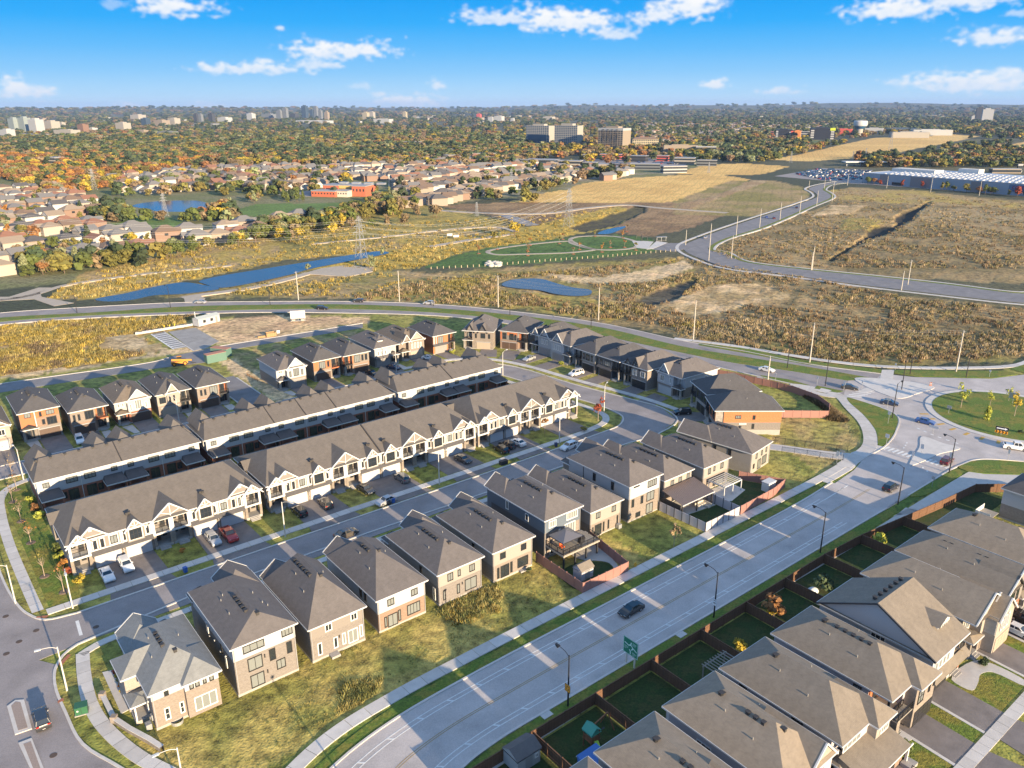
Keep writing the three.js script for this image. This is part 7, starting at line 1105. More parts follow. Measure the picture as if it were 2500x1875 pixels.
{ // lattice pylons with their lines
const pylon=(f,u,vb,vt,label,turn=.5)=>{const p=f(u,vb),h=tallness(f,u,vb,vt),t=thing('pylon',label,'pylon',at(p),turn),m=new Mb(),b=h*.11,tp=h*.022,n=7,th=Math.max(.06,h*.0017);const lev=Array.from({length:n+1},(_,i)=>{const q=i /n,r=mix(b,tp,Math.pow(q,.75));return[[-r,h*q,-r],[r,h*q,-r],[r,h*q,r],[-r,h*q,r]];});for(let i=0;i<n;i++)for(let j=0;j<4;j++){const k=(j+1)%4;m.bar(lev[i][j],lev[i+1][j],th);m.bar(lev[i][j],lev[i+1][k],th*.6);m.bar(lev[i][k],lev[i+1][j],th*.6);}part('lattice',m.geo,M.metalGrey,t);
for(const[y,l]of[[.68,.17],[.8,.14],[.92,.1]]){const a=new Mb();for(const s of[-1,1]){a.bar([0,h*y,-tp],[s*h*l,h*y,0],th*.8);a.bar([0,h*y,tp],[s*h*l,h*y,0],th*.8);a.bar([0,h*(y+.05),0],[s*h*l,h*y,0],th*.7);a.bar([s*h*l,h*y,0],[s*h*l,h*(y-.035),0],th);}part('cross_arm',a.geo,M.metalGrey,t);}return[p,h,turn,t];};
const a=pylon(f2,130,1185,868,'lattice pylon beside the canal',.9),b=pylon(f2,1470,938,690,'lattice pylon beside the ditch below the soy field',.9),c=pylon(f1,1072,870,720,'lattice pylon in front of the suburb pond',.9);pylon(f1,612,700,560,'lattice pylon at the edge of the autumn wood',.9);pylon(f2,876,870,778,'lattice pylon beside the gravel track',.9);pylon(f3,1338,470,332,'lattice pylon in the far soy field',.9);pylon(f3,1180,512,428,'taller grey pylon behind the petrol station',.9);pylon(f3,1100,508,448,'shorter grey pylon behind the petrol station',.9);pylon(f3,698,525,450,'grey pylon by the second soy field',.9);pylon(f2,1100,690,560,'lattice pylon beside the brown suburb',.9);pylon(f3,165,590,520,'faint pylon left of the second soy field',.9);
const wires=new Mb(),span=(p0,h0,p1,h1)=>{for(const y of[.66,.78,.9])for(const s of[-1,1]){let prev;for(let i=0;i<=14;i++){const t=i /14,hh=mix(h0,h1,t)*y-9*4*t*(1-t),l=mix(h0,h1,t)*.14*s,q=[mix(p0[0],p1[0],t)+l*.6,hh,mix(p0[1],p1[1],t)+l*.78];if(prev)wires.bar(prev,q,.022);prev=q;}}};
span(f1(-700,1150),38,a[0],a[1]);span(a[0],a[1],b[0],b[1]);single('power_line',wires.geo,std([.55,.55,.55]),'bundle of thin power lines strung between the lattice pylons','power line');
}
// ================================================================ planting
reseed(501);
const tones=['green','olive','green','olive','yellow','orange','dark','pale','rust','brown'];
{ // single trees among the houses across the canal, largest in the view
let n=0;const clear=(x,z,anywhere)=>(anywhere||free(x,z))&&houseSpots.every(([a,b])=>Math.hypot(a-x,b-z)>7.5);
const fill=(f,poly,count,where,toneList,kinds=['round','round','tall','cone'],s0=.6,s1=1.05)=>{const P=px(f,poly),us=poly.map((p)=>p[0]),vs=poly.map((p)=>p[1]);let tries=0,k=0;while(k<count&&tries++<count*30){const p=f(R(Math.min(...us),Math.max(...us)),R(Math.min(...vs),Math.max(...vs)));if(!inside(P,...p)||!clear(...p,where.includes('superstore')))continue;const tone=pick(toneList),kind=pick(kinds),sc=R(s0,s1),sz=sc>mix(s0,s1,.62)?'large ':sc<mix(s0,s1,.36)?'small ':'',d=-p[1],uu=1250+FOCAL*p[0] /(d*cP+EYE*sP),lo=f.src(Math.min(...us),0)[0],hi=f.src(Math.max(...us),0)[0],q3=(uu-lo) /(hi-lo),third=q3<.3?'at the left':q3>.7?'at the right':'in the middle';tree(p,kind,kind==='cone'?pick(['dark','pale','green']):tone,sc,`${sz}${kind === 'cone' ? 'pointed conifer' : (kind === 'tall' ? 'slender ' : '') + tone + (tone === 'dark' || tone === 'pale' ? ' green' : '') + ' leaved tree'} ${where}, ${third}`,'tree',`${sz}${kind === 'cone' ? 'conifers' : (kind === 'tall' ? 'slender ' : '') + tone + ' leaved trees'} ${where}, ${third}`);k++;n++;}};
fill(f1,[[0,1250],[120,1180],[400,1130],[900,1140],[1100,1070],[1500,1050],[1700,1010],[1650,1060],[1200,1140],[800,1180],[300,1260]],46,'along the canal gardens',['green','olive','green','pale','yellow','olive','rust'],['round','tall','round','cone'],.7,1.15);
fill(f1,[[0,720],[500,700],[640,800],[660,960],[1000,1050],[600,1130],[0,1180]],60,'among the houses across the canal',tones);
fill(f1,[[560,790],[900,830],[1080,870],[1300,860],[1400,840],[1480,800],[1700,720],[1750,760],[1400,860],[1000,900],[640,880]],26,'round the suburb pond',['green','olive','olive','pale','yellow','brown','rust'],['round','round','tall','cone'],.65,1.05);
fill(f1,[[1700,960],[2240,890],[2240,1000],[1900,1060],[1700,1040]],22,'on the bank above the canal',['olive','brown','green','yellow'],['round','round','tall'],.7,1.05);
fill(f2,[[-20,900],[150,830],[450,800],[640,830],[700,880],[500,940],[200,960],[0,960]],34,'in the rough brown wood',['brown','brown','olive','green'],['round','round','tall'],.75,1.2);
fill(f2,[[200,740],[420,700],[500,790],[300,800]],14,'beside the school',['olive','green','yellow','red'],['round','tall','cone'],.6,.95);
fill(f2,[[1170,700],[1400,640],[1500,660],[1250,740]],12,'at the edge of the soy field',['pale','green','olive'],['round'],.8,1.1);
fill(f3,[[1180,656],[2240,748],[2240,756],[1180,664]],20,'along the wall of the superstore',['green','olive','rust','red','green'],['round','tall'],.6,.95);
fill(f1,[[1700,720],[2000,740],[2000,780],[1800,780]],10,'on the edge of the playing field',['dark','green'],['cone','cone','round'],.8,1);
}
{ // the woods beyond, one instanced mass per tone; trees far off stand closer and broader
reseed(777);const lists={};const noise=(x,z,s)=>fbm(x /s+11,z /s+5,3);
const near2=new Set(houseSpots.map(([x,z])=>`${Math.round(x / 9)},${Math.round(z / 9)}`));
const put=(u,v,dens,warm,cone=.12)=>{const p=gd(u,v),d=Math.hypot(...p);if(d>13500||!free(...p)||near2.has(`${Math.round(p[0] / 9)},${Math.round(p[1] / 9)}`))return;const w=noise(p[0],p[1],90+d*.06),q=rnd();let t;const far=smooth(1500,4200,d);if(q<cone)t='dark';else if(w+R(-.1,.1)>.56-warm)t=pick(warm>.1?['orange','rust','rust','yellow','brown','olive','rust']:['rust','brown','yellow','olive','brown','olive']);else t=pick(['green','olive','green','olive','dark','pale','brown']);if(far>rnd())t=pick(['green','dark','brown','dark','olive']);(lists[t]??=[]).push([p,R(.75,1.25)*(1+d /5200),1+d /1500]);};
const region=(n,u0,u1,v0,v1,test,warm,cone)=>{for(let i=0;i<n;i++){const u=R(u0,u1),v=R(v0,v1);if(!test||test(u,v))put(u,v,1,warm,cone);}};
region(2600,-40,2260,241.5,262,null,-.08,.2);
region(5600,-40,2260,243,300,(u,v)=>v>243+5*rnd()&&!(u>1650&&v>292&&u<2150),-.05,.1);
region(3800,-40,1150,300,345,null,-.03,.12);
region(1500,-40,620,335,430,(u,v)=>v<424-Math.max(0,u-150)*.22-Math.max(0,110-u)*.3&&!(u>240&&v>376),.13,.07);
region(900,240,820,340,372,(u,v)=>v<370-(u-240)*.03,-.02,.16);
region(1000,560,1150,335,362,null,-.02,.16);
region(150,240,760,372,425,null,.0,.1);
region(700,1000,1560,300,345,(u,v)=>v<328||u<1160,-.03,.1);region(200,1020,1560,325,350,null,.0,.1);
region(1300,1430,2230,258,330,(u,v)=>v<300||u<1750,-.05,.22);
region(420,1560,1850,310,365,(u,v)=>v<362-(u-1560)*.13,-.04,.2);
region(330,1850,2260,341,362,null,-.03,.2);region(200,2000,2260,300,345,(u,v)=>v>300+(2260-u)*.1,-.05,.3);
region(150,740,860,405,470,(u,v)=>v>440-(u-600)*.02,-.02,.08);
region(120,850,1390,345,440,null,-.02,.1);region(60,1040,1390,372,392,null,.0,.1);
region(120,560,760,470,520,(u,v)=>Math.abs(v-505+(u-560)*.16)<14,-.03,.1);
region(130,200,520,455,480,null,.0,.1);region(120,0,500,560,605,(u,v)=>Math.abs(v-596+u*.1)<10,-.03,.15);
const g=[crownGeo(901,6,3.8,3.5,4.6,22,.85),crownGeo(902,6,3.4,4.2,5.0,22,.85)],q=new THREE.Matrix4(),rot=new THREE.Quaternion(),Y=new THREE.Vector3(0,1,0),col=new THREE.Color();
const wood=new THREE.Group();wood.name='distant_woods';scene.add(wood);tag(wood,'autumn coloured woods and garden trees filling the distance','woods',null,'stuff');
for(const[t,l]of Object.entries(lists)){const m=new THREE.InstancedMesh(g[t==='dark'?1:0],leafMats[t],l.length);l.forEach(([p,s,wd],i)=>{rot.setFromAxisAngle(Y,rnd()*6.28);q.compose(at(p,-.6+hillY(...p)),rot,new THREE.Vector3(s*Math.sqrt(wd),s,s*Math.sqrt(wd)));m.setMatrixAt(i,q);const k=R(.75,1.2);m.setColorAt(i,col.setRGB(k,k*R(.94,1.06),k));});m.name='tree_mass';shade(m);wood.add(m);}
}

// ================================================================ cars
const carMats={white:[.74,.74,.74],black:[.014,.014,.016],charcoal:[.045,.047,.052],silver:[.42,.43,.45],grey:[.16,.165,.17],navy:[.018,.035,.09],blue:[.03,.09,.30],red:[.42,.025,.02],beige:[.34,.27,.20],maroon:[.12,.02,.025],bronze:[.10,.085,.07]};
for(const k in carMats)carMats[k]=new THREE.MeshPhysicalMaterial({color:new THREE.Color().setRGB(...carMats[k]),roughness:.35,metalness:k==='white'?0:.25,clearcoat:1,clearcoatRoughness:.06});
const tyreMat=std([.02,.02,.021],{roughness:.9}),rimMat=std([.5,.5,.52],{metalness:.7,roughness:.3}),lampW=std([.8,.8,.78],{roughness:.15}),lampR=std([.42,.01,.01],{roughness:.2}),plateMat=std([.7,.7,.68]);
function carShape(type){ // the nose points to +x
const pick3={sedan:{L:4.75,h:[.62,.93,.99],cab:[-1.75,1.0,-1.05,.28,.95,1.45],r:.33},suv:{L:4.65,h:[.72,1.05,1.08],cab:[-2.2,.95,-1.95,.3,1.04,1.68],r:.37},van:{L:5.1,h:[.75,1.05,1.1],cab:[-2.4,1.5,-2.2,.75,1.05,1.75],r:.36},pickup:{L:5.7,h:[.85,1.15,1.2],cab:[-.75,1.35,-.55,.75,1.15,1.9],r:.41}}[type];
const{L,h,cab,r}=pick3,w=type==='pickup'?1.98:1.84,s=new THREE.Shape(),H=L /2,wb=L*.295,a=r+.06;
s.moveTo(-H+.05,.3);s.lineTo(-wb-a,.26);s.absarc(-wb,r,a,Math.PI,0,true);s.lineTo(wb-a,.24);s.absarc(wb,r,a,Math.PI,0,true);s.lineTo(H-.12,.27);s.lineTo(H,.45);s.quadraticCurveTo(H,h[0],H-.12,h[0]+.06);s.quadraticCurveTo(H-.7,h[1],cab[1]+.1,h[2]);s.lineTo(cab[0]-.05,h[2]);s.lineTo(-H+.12,h[2]-.04);s.quadraticCurveTo(-H-.02,h[1]-.15,-H,.5);s.closePath();
const body=new THREE.ExtrudeGeometry(s,{depth:w-.2,bevelEnabled:true,bevelThickness:.1,bevelSize:.05,bevelSegments:2,curveSegments:6});body.translate(0,0,-(w-.2) /2);
const[x0,x1,t0,t1,y0,y1]=cab,wb2=w /2-.09,wt=w /2-.27,g=new Mb(),p=(x,y,z)=>[x,y,z],B=[p(x0,y0,wb2),p(x1,y0,wb2),p(x1,y0,-wb2),p(x0,y0,-wb2)],Tt=[p(t0,y1,wt),p(t1,y1,wt),p(t1,y1,-wt),p(t0,y1,-wt)];
for(let i=0;i<4;i++){const j=(i+1)%4;g.quad(B[i],B[j],Tt[j],Tt[i]);}
const rf=new Mb();rf.box(t0-.04,t1+.06,y1-.03,y1+.035,-wt-.03,wt+.03);for(let i=0;i<4;i++)rf.bar(B[i],Tt[i],.05);const mx=(x0+x1) /2,mt=(t0+t1) /2;rf.bar(p(mx,y0,wb2+.01),p(mt,y1,wt+.01),.045);rf.bar(p(mx,y0,-wb2-.01),p(mt,y1,-wt-.01),.045);
if(type==='suv'||type==='van')for(const q of[1,-1])rf.bar(p(mix(x0,mx,.42),y0,q*(wb2+.01)),p(mix(t0,mt,.42),y1,q*(wt+.01)),.05);
const out={body,glass:g.geo,roof:rf.geo,r,wb,w,L,h};
if(type==='pickup')out.bed=boxGeo(-H+.25,cab[0]-.12,h[2]+.0,h[2]+.02,-w /2+.22,w /2-.22);
const ty=new THREE.CylinderGeometry(r,r,.22,18);ty.rotateX(Math.PI /2);const rm=new THREE.CylinderGeometry(r*.62,r*.62,.235,12);rm.rotateX(Math.PI /2);out.tyre=ty;out.rim=rm;
out.head=boxGeo(-.06,.05,-.07,.07,-.2,.2);out.tail=boxGeo(-.04,.05,-.1,.1,-.18,.18);out.mirror=boxGeo(-.08,.08,-.06,.06,-.1,.1);out.plate=boxGeo(-.012,.012,-.07,.07,-.17,.17);
return out;
}
const carShapes=Object.fromEntries(['sedan','suv','van','pickup'].map((t)=>[t,carShape(t)])),carProtos=new Map();
function car(type,colour,p,heading,label,group,category){ // heading in degrees from A towards B
const key=type+colour,turn=GRID+heading*Math.PI /180,pos=p.isVector3?p:W(...p,.045);let o;
if(carProtos.has(key)){o=copyOf(carProtos.get(key),pos,turn,label);o.userData={};tag(o,label,category??(type==='pickup'?'pickup truck':'car'),group);return o;}
const s=carShapes[type];o=thing(type==='pickup'?'pickup_truck':type==='van'?'minivan':'parked_car',label,category??(type==='pickup'?'pickup truck':'car'),pos,turn,group);carProtos.set(key,o);o.scale.setScalar(.91);
part('body',s.body,carMats[colour],o);part('glass',s.glass,M.glass,o);part('roof',s.roof,carMats[colour],o);if(s.bed)part('bed_liner',s.bed,tyreMat,o);
for(const x of[-1,1])for(const z of[-1,1]){const w=part('wheel',s.tyre,tyreMat,o);w.position.set(x*s.wb,s.r,z*(s.w /2-.1));part('rim',s.rim,rimMat,w);}
for(const z of[-1,1]){let q=part('headlight',s.head,lampW,o);q.position.set(s.L /2-.1,s.h[0]+.02,z*(s.w /2-.3));q=part('taillight',s.tail,lampR,o);q.position.set(-s.L /2+.02,s.h[1]-.12,z*(s.w /2-.25));q=part('mirror',s.mirror,carMats[colour],o);q.position.set(.72,s.h[2]+.06,z*(s.w /2+.06));}
for(const x of[-1,1]){const q=part('licence_plate',s.plate,plateMat,o);q.position.set(x*(s.L /2+.035),.5,0);}
return o;
}
{
const dr='cars parked on the townhouse driveways';
car('sedan','white',[18,127.8],-90,'white car parked left of the white sport utility on the first driveway',dr);car('suv','white',[21.2,128.9],-90,'white sport utility with dark roof panel on the first driveway',dr);car('suv','silver',[35.3,128],-90,'silver sport utility parked left of the red pickup',dr);car('pickup','red',[38.0,127.9],-90,'bright red pickup truck on a townhouse driveway',dr);
car('suv','black',[51.4,128.1],90,'black sport utility parked behind the street lamp at the long townhouse row',dr);car('suv','bronze',[56.7,128],86,'bronze boxy off-roader parked across a band of sunlight',dr);car('sedan','charcoal',[65.6,128.4],-85,'charcoal saloon with glinting windscreen by the townhouse steps',dr);car('suv','grey',[73.8,128.2],90,'grey estate car against a white garage door in the middle of the row',dr);
car('sedan','silver',[66.2,121.6],187,'silver saloon standing across the pavement beside blue bin',dr);car('sedan','charcoal',[88.8,127.8],-84,'charcoal saloon parked at the right end of the long row',dr);car('suv','black',[98.4,126.8],90,'black sport utility left of two cars by the last townhouse row',dr);car('suv','charcoal',[100.9,127.7],92,'charcoal car between the black and white cars by the last row',dr);car('sedan','white',[103.6,127.4],94,'white saloon parked right of two dark cars',dr);
car('sedan','bronze',[54.4,115.2],2,'bronze saloon driving behind the roof of the white upper storey house');car('suv','white',[111,118.4],184,'white sport utility parked on the street under the lamp by the last townhouse row');
car('sedan','black',[77.2,67.8],181,'black saloon driving on the main road across the sunlit strips');car('suv','black',[147.2,63.4],2,'black sport utility driving towards the roundabout on the main road');car('suv','maroon',[168.6,62],6,'maroon sport utility crossing the zebra stripes at the roundabout');car('suv','charcoal',[3.7,98.3],88,'dark sport utility with red tail lights on the side street at the left');
car('suv','white',[26.9,191.6],-95,'white car outside the brown brick house behind the townhouses');car('sedan','charcoal',[29.9,192.2],-90,'dark car beside the white car behind the townhouses');car('sedan','silver',[146.2,174.2],190,'silver car on a crescent driveway near the bend');car('van','white',[147.6,155],178,'white minivan on a crescent driveway');car('sedan','white',[123.2,194],-60,'white car beside the orange brick house at the bend');car('sedan','navy',[110.2,192.8],-70,'navy car outside the house with a dormer');car('sedan','black',[102.6,192],-80,'black car outside the modern house with dark garage');car('suv','black',[147.2,116.2],150,'black sport utility beside the dark modern house on the crescent');
const rd='cars on the arterial road and the roundabout';
car('sedan','white',[192.4,122.8],-79,'white saloon on the near lane of the arterial left of the utility pole',rd);car('sedan','charcoal',[196.6,99.8],-65,'charcoal saloon waiting at the roundabout crossing',rd);car('sedan','navy',[193.4,87.2],-70,'navy saloon entering the roundabout behind a lamp post',rd);car('sedan','blue',[187.6,75.4],-80,'blue saloon turning round the yellow markings of the roundabout',rd);car('pickup','white',[187.8,55.6],-62,'white pickup truck on the roundabout at the right edge',rd);
car('sedan','silver',[94,311.8],130,'silver car on the far lane of the arterial at the left',rd);car('suv','black',[126.4,272.2],-48,'dark car on the near lane of the arterial at the left',rd);car('suv','charcoal',[142.7,274.4],132,'dark car on the far lane left of the silver sport utility',rd);car('suv','silver',[162,253.6],130,'silver sport utility on the far lane of the arterial',rd);
for(const[u,v,c,l,hd]of[[735,820,'black','black car on the winding far road',40],[540,884,'blue','blue car first of two on the straight far road',40],[588,889,'maroon','maroon car behind the blue car on the far road',40],[145,1016,'silver','silver car at the bend of the far road',30],[986,672,'silver','silver car at the top of the far road',20]]){const p=f3(u,v);car('sedan',c,at(p,.1),hd,l,rd);}
{const p=z8(2160,385);car('sedan','white',at(p,.06),-92,'white saloon on a driveway at the right edge');const q=z8(2215,300);car('suv','black',at(q,.06),-92,'black car beside the white saloon at the right edge');}
// rows of cars in the store car parks, two parts each
reseed(66);const body=boxGeo(-2.3,2.3,.2,.95,-.9,.9),top=new Mb(),c=['white','white','silver','grey','black','charcoal','navy','red','blue','white'];top.quad([-1.9,.95,.85],[1,.95,.85],[.4,1.5,.65],[-1.4,1.5,.65]).quad([1,.95,-.85],[-1.9,.95,-.85],[-1.4,1.5,-.65],[.4,1.5,-.65]).quad([1,.95,.85],[1,.95,-.85],[.4,1.5,-.65],[.4,1.5,.65]).quad([-1.9,.95,-.85],[-1.9,.95,.85],[-1.4,1.5,.65],[-1.4,1.5,-.65]).quad([-1.4,1.5,.65],[.4,1.5,.65],[.4,1.5,-.65],[-1.4,1.5,-.65]);
const tg=top.geo,lot=(f,poly,n,label,group,ang)=>{const P=px(f,poly),us=poly.map((q)=>q[0]),vs=poly.map((q)=>q[1]),taken=[];let k=0,tries=0;while(k<n&&tries++<6000){let[x,z]=f(R(Math.min(...us),Math.max(...us)),R(Math.min(...vs),Math.max(...vs)));const cx=Math.round((x*Math.cos(ang)-z*Math.sin(ang)) /2.9),cz=Math.round((x*Math.sin(ang)+z*Math.cos(ang)) /9);x=cx*2.9*Math.cos(ang)+cz*9*Math.sin(ang);z=-cx*2.9*Math.sin(ang)+cz*9*Math.cos(ang);if(!inside(P,x,z)||taken.includes(cx*1000+cz))continue;taken.push(cx*1000+cz);const col=pick(c),t=thing('parked_car',`${col} car ${label}`,'car',new THREE.Vector3(x,.08,z),ang+Math.PI /2,`${col} cars ${group}`);part('body',body,carMats[col],t);part('glass',tg,M.glass,t);k++;}};
lot(f3,[[720,600],[880,565],[1215,578],[1160,640],[930,640]],210,'parked in the superstore car park','in the superstore car park',.35);lot(f2,[[1560,515],[1900,495],[2220,505],[2220,535],[1880,540],[1620,555]],60,'parked among the shops below the tan tower','among the shops',.5);
}
// ================================================================ lamps, poles, signs
{
const pole=std([.56,.54,.51],{roughness:.8}),dark=std([.03,.03,.034],{roughness:.5,metalness:.3}),head=std([.62,.62,.6],{roughness:.4});
const lamp=(p,dir,label,o={})=>{const h=o.h??6.9,t=thing('street_lamp',label,'street lamp',p,GRID+dir*Math.PI /180,o.group),m=o.dark?dark:pole;part('post',cyl(.13,.075,-.1,h,10),m,t);part('arm',tube([[0,h-.25,0],[.7,h+.15,0],[1.9,h+.28,0]],.045,.04,7),m,t);part('lamp_head',new Mb().box(1.8,2.5,h+.2,h+.32,-.16,.16).geo,o.dark?dark:head,t);if(o.dark)part('lamp_shade',cyl(.12,.3,h-.12,h+.2,10,2.15),dark,t);return t;};
lamp(W(7.3,102.5),170,'pale street lamp at the side street beside the corner house');lamp(W(11.8,122.1),-95,'pale street lamp at the left corner of the nearest townhouse row');lamp(W(5.2,128.9),175,'pale street lamp on the grass at the left edge');lamp(W(45.9,121.9),-60,'pale street lamp between the first two townhouse rows');lamp(W(78.7,121.8),0,'pale street lamp in front of the long townhouse row');lamp(W(111.1,121.6),0,'pale street lamp in front of the last townhouse row');lamp(W(131.1,167.8),20,'pale street lamp at the end of the white sided back row');lamp(W(133.2,129.5),30,'pale street lamp at the crescent corner near the red sapling');lamp(W(13.5,177.4),100,'pale street lamp at the left end of the back street');lamp(W(47.8,187.5),110,'pale street lamp behind the white sided rows left of the side street');lamp(W(109,189.2),110,'pale street lamp behind the white sided rows near the bend');
{const[x,z]=z5(1365,1265,6.9);lamp(new THREE.Vector3(x,0,z),178,'pale street lamp at the bottom edge below the corner house');}
for(const[a,b,l]of[[28.5,51.6,'black lamp post at the bottom edge of the main road'],[56.4,59.2,'black lamp post with yellow roundabout warning sign'],[85.9,59.2,'black lamp post with white speed sign'],[114.8,59.2,'black lamp post beside main road near the fence with white furniture'],[142.2,59.4,'black lamp post beside the driving sport utility'],[163.8,59.4,'black lamp post at the zebra crossing']])lamp(W(a,b),90,l,{dark:true,h:7.8});
for(const[a,b,d,l]of[[184.6,82,0,'black lamp post in the grass wedge left of the roundabout'],[206.7,90.6,-60,'black lamp post on the splitter island'],[193.7,105.2,0,'black lamp post on the kerb left of the crossing'],[199.3,120.6,0,'black lamp post on the arterial median'],[221.3,95.4,-90,'black lamp post on the far verge left'],[230.8,84.2,-90,'black lamp post on the far verge right']])lamp(W(a,b),d,l,{dark:true,h:9});
for(const[u,v,l]of[[500,330,'first'],[1105,298,'second'],[1750,280,'third']]){const p=f4(u,v);lamp(at(p),100,`thin dark lamp post on the green median, ${l} from the left`,{dark:true,h:8.5});}
for(const[u,v,l]of[[595,285,'left of the big pond view'],[1090,345,'behind the gabled bend house'],[1615,425,'behind the crescent roofs']]){const p=f5(u,v);lamp(at(p),100,`thin dark lamp post on the green median ${l}`,{dark:true,h:8.5});}
const utility=(f,u,vb,vt,label)=>{const p=f(u,vb),h=tallness(f,u,vb,vt),t=thing('utility_pole',label,'utility pole',at(p),GRID-.9);part('post',cyl(.2,.13,-.2,h,9),std([.60,.55,.47],{map:sized(T.concrete,3),roughness:.9}),t);const m=new Mb();m.bar([0,h-.5,0],[0,h-.2,.9],.05).bar([0,h-1.6,0],[0,h-1.3,-.9],.05).bar([0,h*.62,0],[0,h*.64,1.2],.05);part('bracket',m.geo,M.metalGrey,t);const q=new Mb();for(const[y,z]of[[h-.2,.9],[h-1.3,-.9],[h,0]])q.box(-.07,.07,y,y+.28,z-.07,z+.07);part('insulator',q.geo,M.trimGrey,t);return[p,h];};
const ln=[[f4,1933,245,62,'pale utility pole beside the gravel track to the pond'],[f5,375,252,58,'pale utility pole right of the silver sport utility'],[f5,1014,292,90,'pale utility pole left of the round pond'],[f5,1663,372,165,'pale utility pole right of the round pond'],[f6,65,500,250,'pale utility pole by the bare mound'],[f6,820,652,395,'pale utility pole with slanting wires beside the arterial'],[f6,1770,712,440,'pale utility pole on the verge above the roundabout']].map((q)=>utility(...q));
const w=new Mb();for(let i=0;i<ln.length-1;i++)for(const[dy,s]of[[-.1,.9],[-1.2,-.9],[.2,0],[-3.6,.6]]){const[p,h]=ln[i],[q,g]=ln[i+1];let prev;for(let k=0;k<=10;k++){const t=k /10,c=[mix(p[0],q[0],t)+s*.6,mix(h,g,t)+dy-4*1.1*t*(1-t),mix(p[1],q[1],t)+s*.6];if(prev)w.bar(prev,c,.014);prev=c;}}
single('power_line',w.geo,std([.3,.3,.3]),'thin overhead wires between the pale utility poles along the arterial','power line');
utility(f6,548,770,612,'short white pole beside the white saloon on the arterial');
for(const[u,b,t,l]of[[165,1160,920,'at the bend of the far road'],[312,1145,998,'below the bend of the far road'],[835,1222,1065,'on the near side of the brown field left'],[343,998,865,'first on the straight far road'],[495,948,822,'second on the straight far road'],[627,895,780,'third on the straight far road'],[755,852,740,'fourth on the straight far road'],[865,808,705,'at the lower curve below the store'],[965,775,645,'at the upper curve below the store'],[915,692,615,'at the top of the curve'],[1065,672,600,'at the corner of the store'],[1320,690,610,'first along the store wall'],[1605,716,620,'second along the store wall'],[1920,740,642,'third along the store wall'],[15,1060,962,'left of the far road bend'],[815,690,640,'at the start of the gravel verge']])utility(f3,u,b,t,`pale pole ${l}`);
utility(f6,830,52,-65,'pale pole on the verge above the brown field');utility(f6,1415,182,58,'shorter pale pole beside the right stretch of the far road');utility(f6,1457,146,-15,'taller pale pole beside the right stretch of the far road');
// signs
const canvasMat=(wd,hg,draw)=>{const cv=document.createElement('canvas');cv.width=wd;cv.height=hg;draw(cv.getContext('2d'),wd,hg);const t=new THREE.CanvasTexture(cv);t.colorSpace=THREE.SRGBColorSpace;return std(0xffffff,{map:t,roughness:.5});};
const signFace=(w,h,y,mat,t,z=.04)=>{part('sign_back',boxGeo(-w /2,w /2,y,y+h,0,.03),M.metalGrey,t);const s=part('sign_face',new THREE.PlaneGeometry(w-.02,h-.02),mat,t);s.position.set(0,y+h /2,z);};
const W90=-Math.PI /2; // faces -A
{const t=thing('direction_sign','green roundabout direction sign on two pale posts beside main road','road sign',W(68.2,59.6),GRID+W90);for(const x of[-.75,.75])part('post',boxGeo(x-.1,x+.1,-.1,4.1,-.18,0),std([.62,.58,.5],{roughness:.8}),t);
signFace(2.7,2.6,1.7,canvasMat(256,256,(c)=>{c.fillStyle='#0b7a5c';c.fillRect(0,0,256,256);c.strokeStyle='#d5f0ea';c.lineWidth=7;c.strokeRect(6,6,244,244);c.lineWidth=15;c.beginPath();c.arc(128,128,34,-2.6,1.2);c.stroke();c.beginPath();c.moveTo(128,236);c.lineTo(128,186);c.lineTo(108,168);c.moveTo(160,116);c.lineTo(236,152);c.moveTo(128,94);c.lineTo(138,46);c.moveTo(97,112);c.lineTo(24,92);c.stroke();c.lineWidth=5;for(const[x,y,l]of[[158,40,70],[158,56,62],[158,74,50],[22,140,70],[22,158,62],[22,178,30],[160,190,70],[160,206,62],[160,226,40]]){c.beginPath();c.moveTo(x,y);c.lineTo(x+l,y+6);c.stroke();}}),t);}
{const t=thing('warning_sign','yellow square roundabout warning sign on the black lamp post','road sign',W(56.28,59.2),GRID+W90);signFace(1.0,1.15,2.3,canvasMat(128,128,(c)=>{c.fillStyle='#e79a12';c.fillRect(0,0,128,128);c.strokeStyle='#1a1408';c.lineWidth=5;c.strokeRect(5,5,118,118);c.lineWidth=12;for(let i=0;i<3;i++){c.beginPath();c.arc(64,64,30,i*2.09,i*2.09+1.55);c.stroke();}}),t);}
{const t=thing('speed_sign','white speed limit sign on the black lamp post','road sign',W(85.78,59.2),GRID+W90);signFace(.75,1.05,2.2,canvasMat(96,128,(c)=>{c.fillStyle='#e8ebf0';c.fillRect(0,0,96,128);c.fillStyle='#111';c.font='bold 52px sans-serif';c.textAlign='center';c.fillText('40',48,96);c.fillRect(20,22,56,12);}),t);}
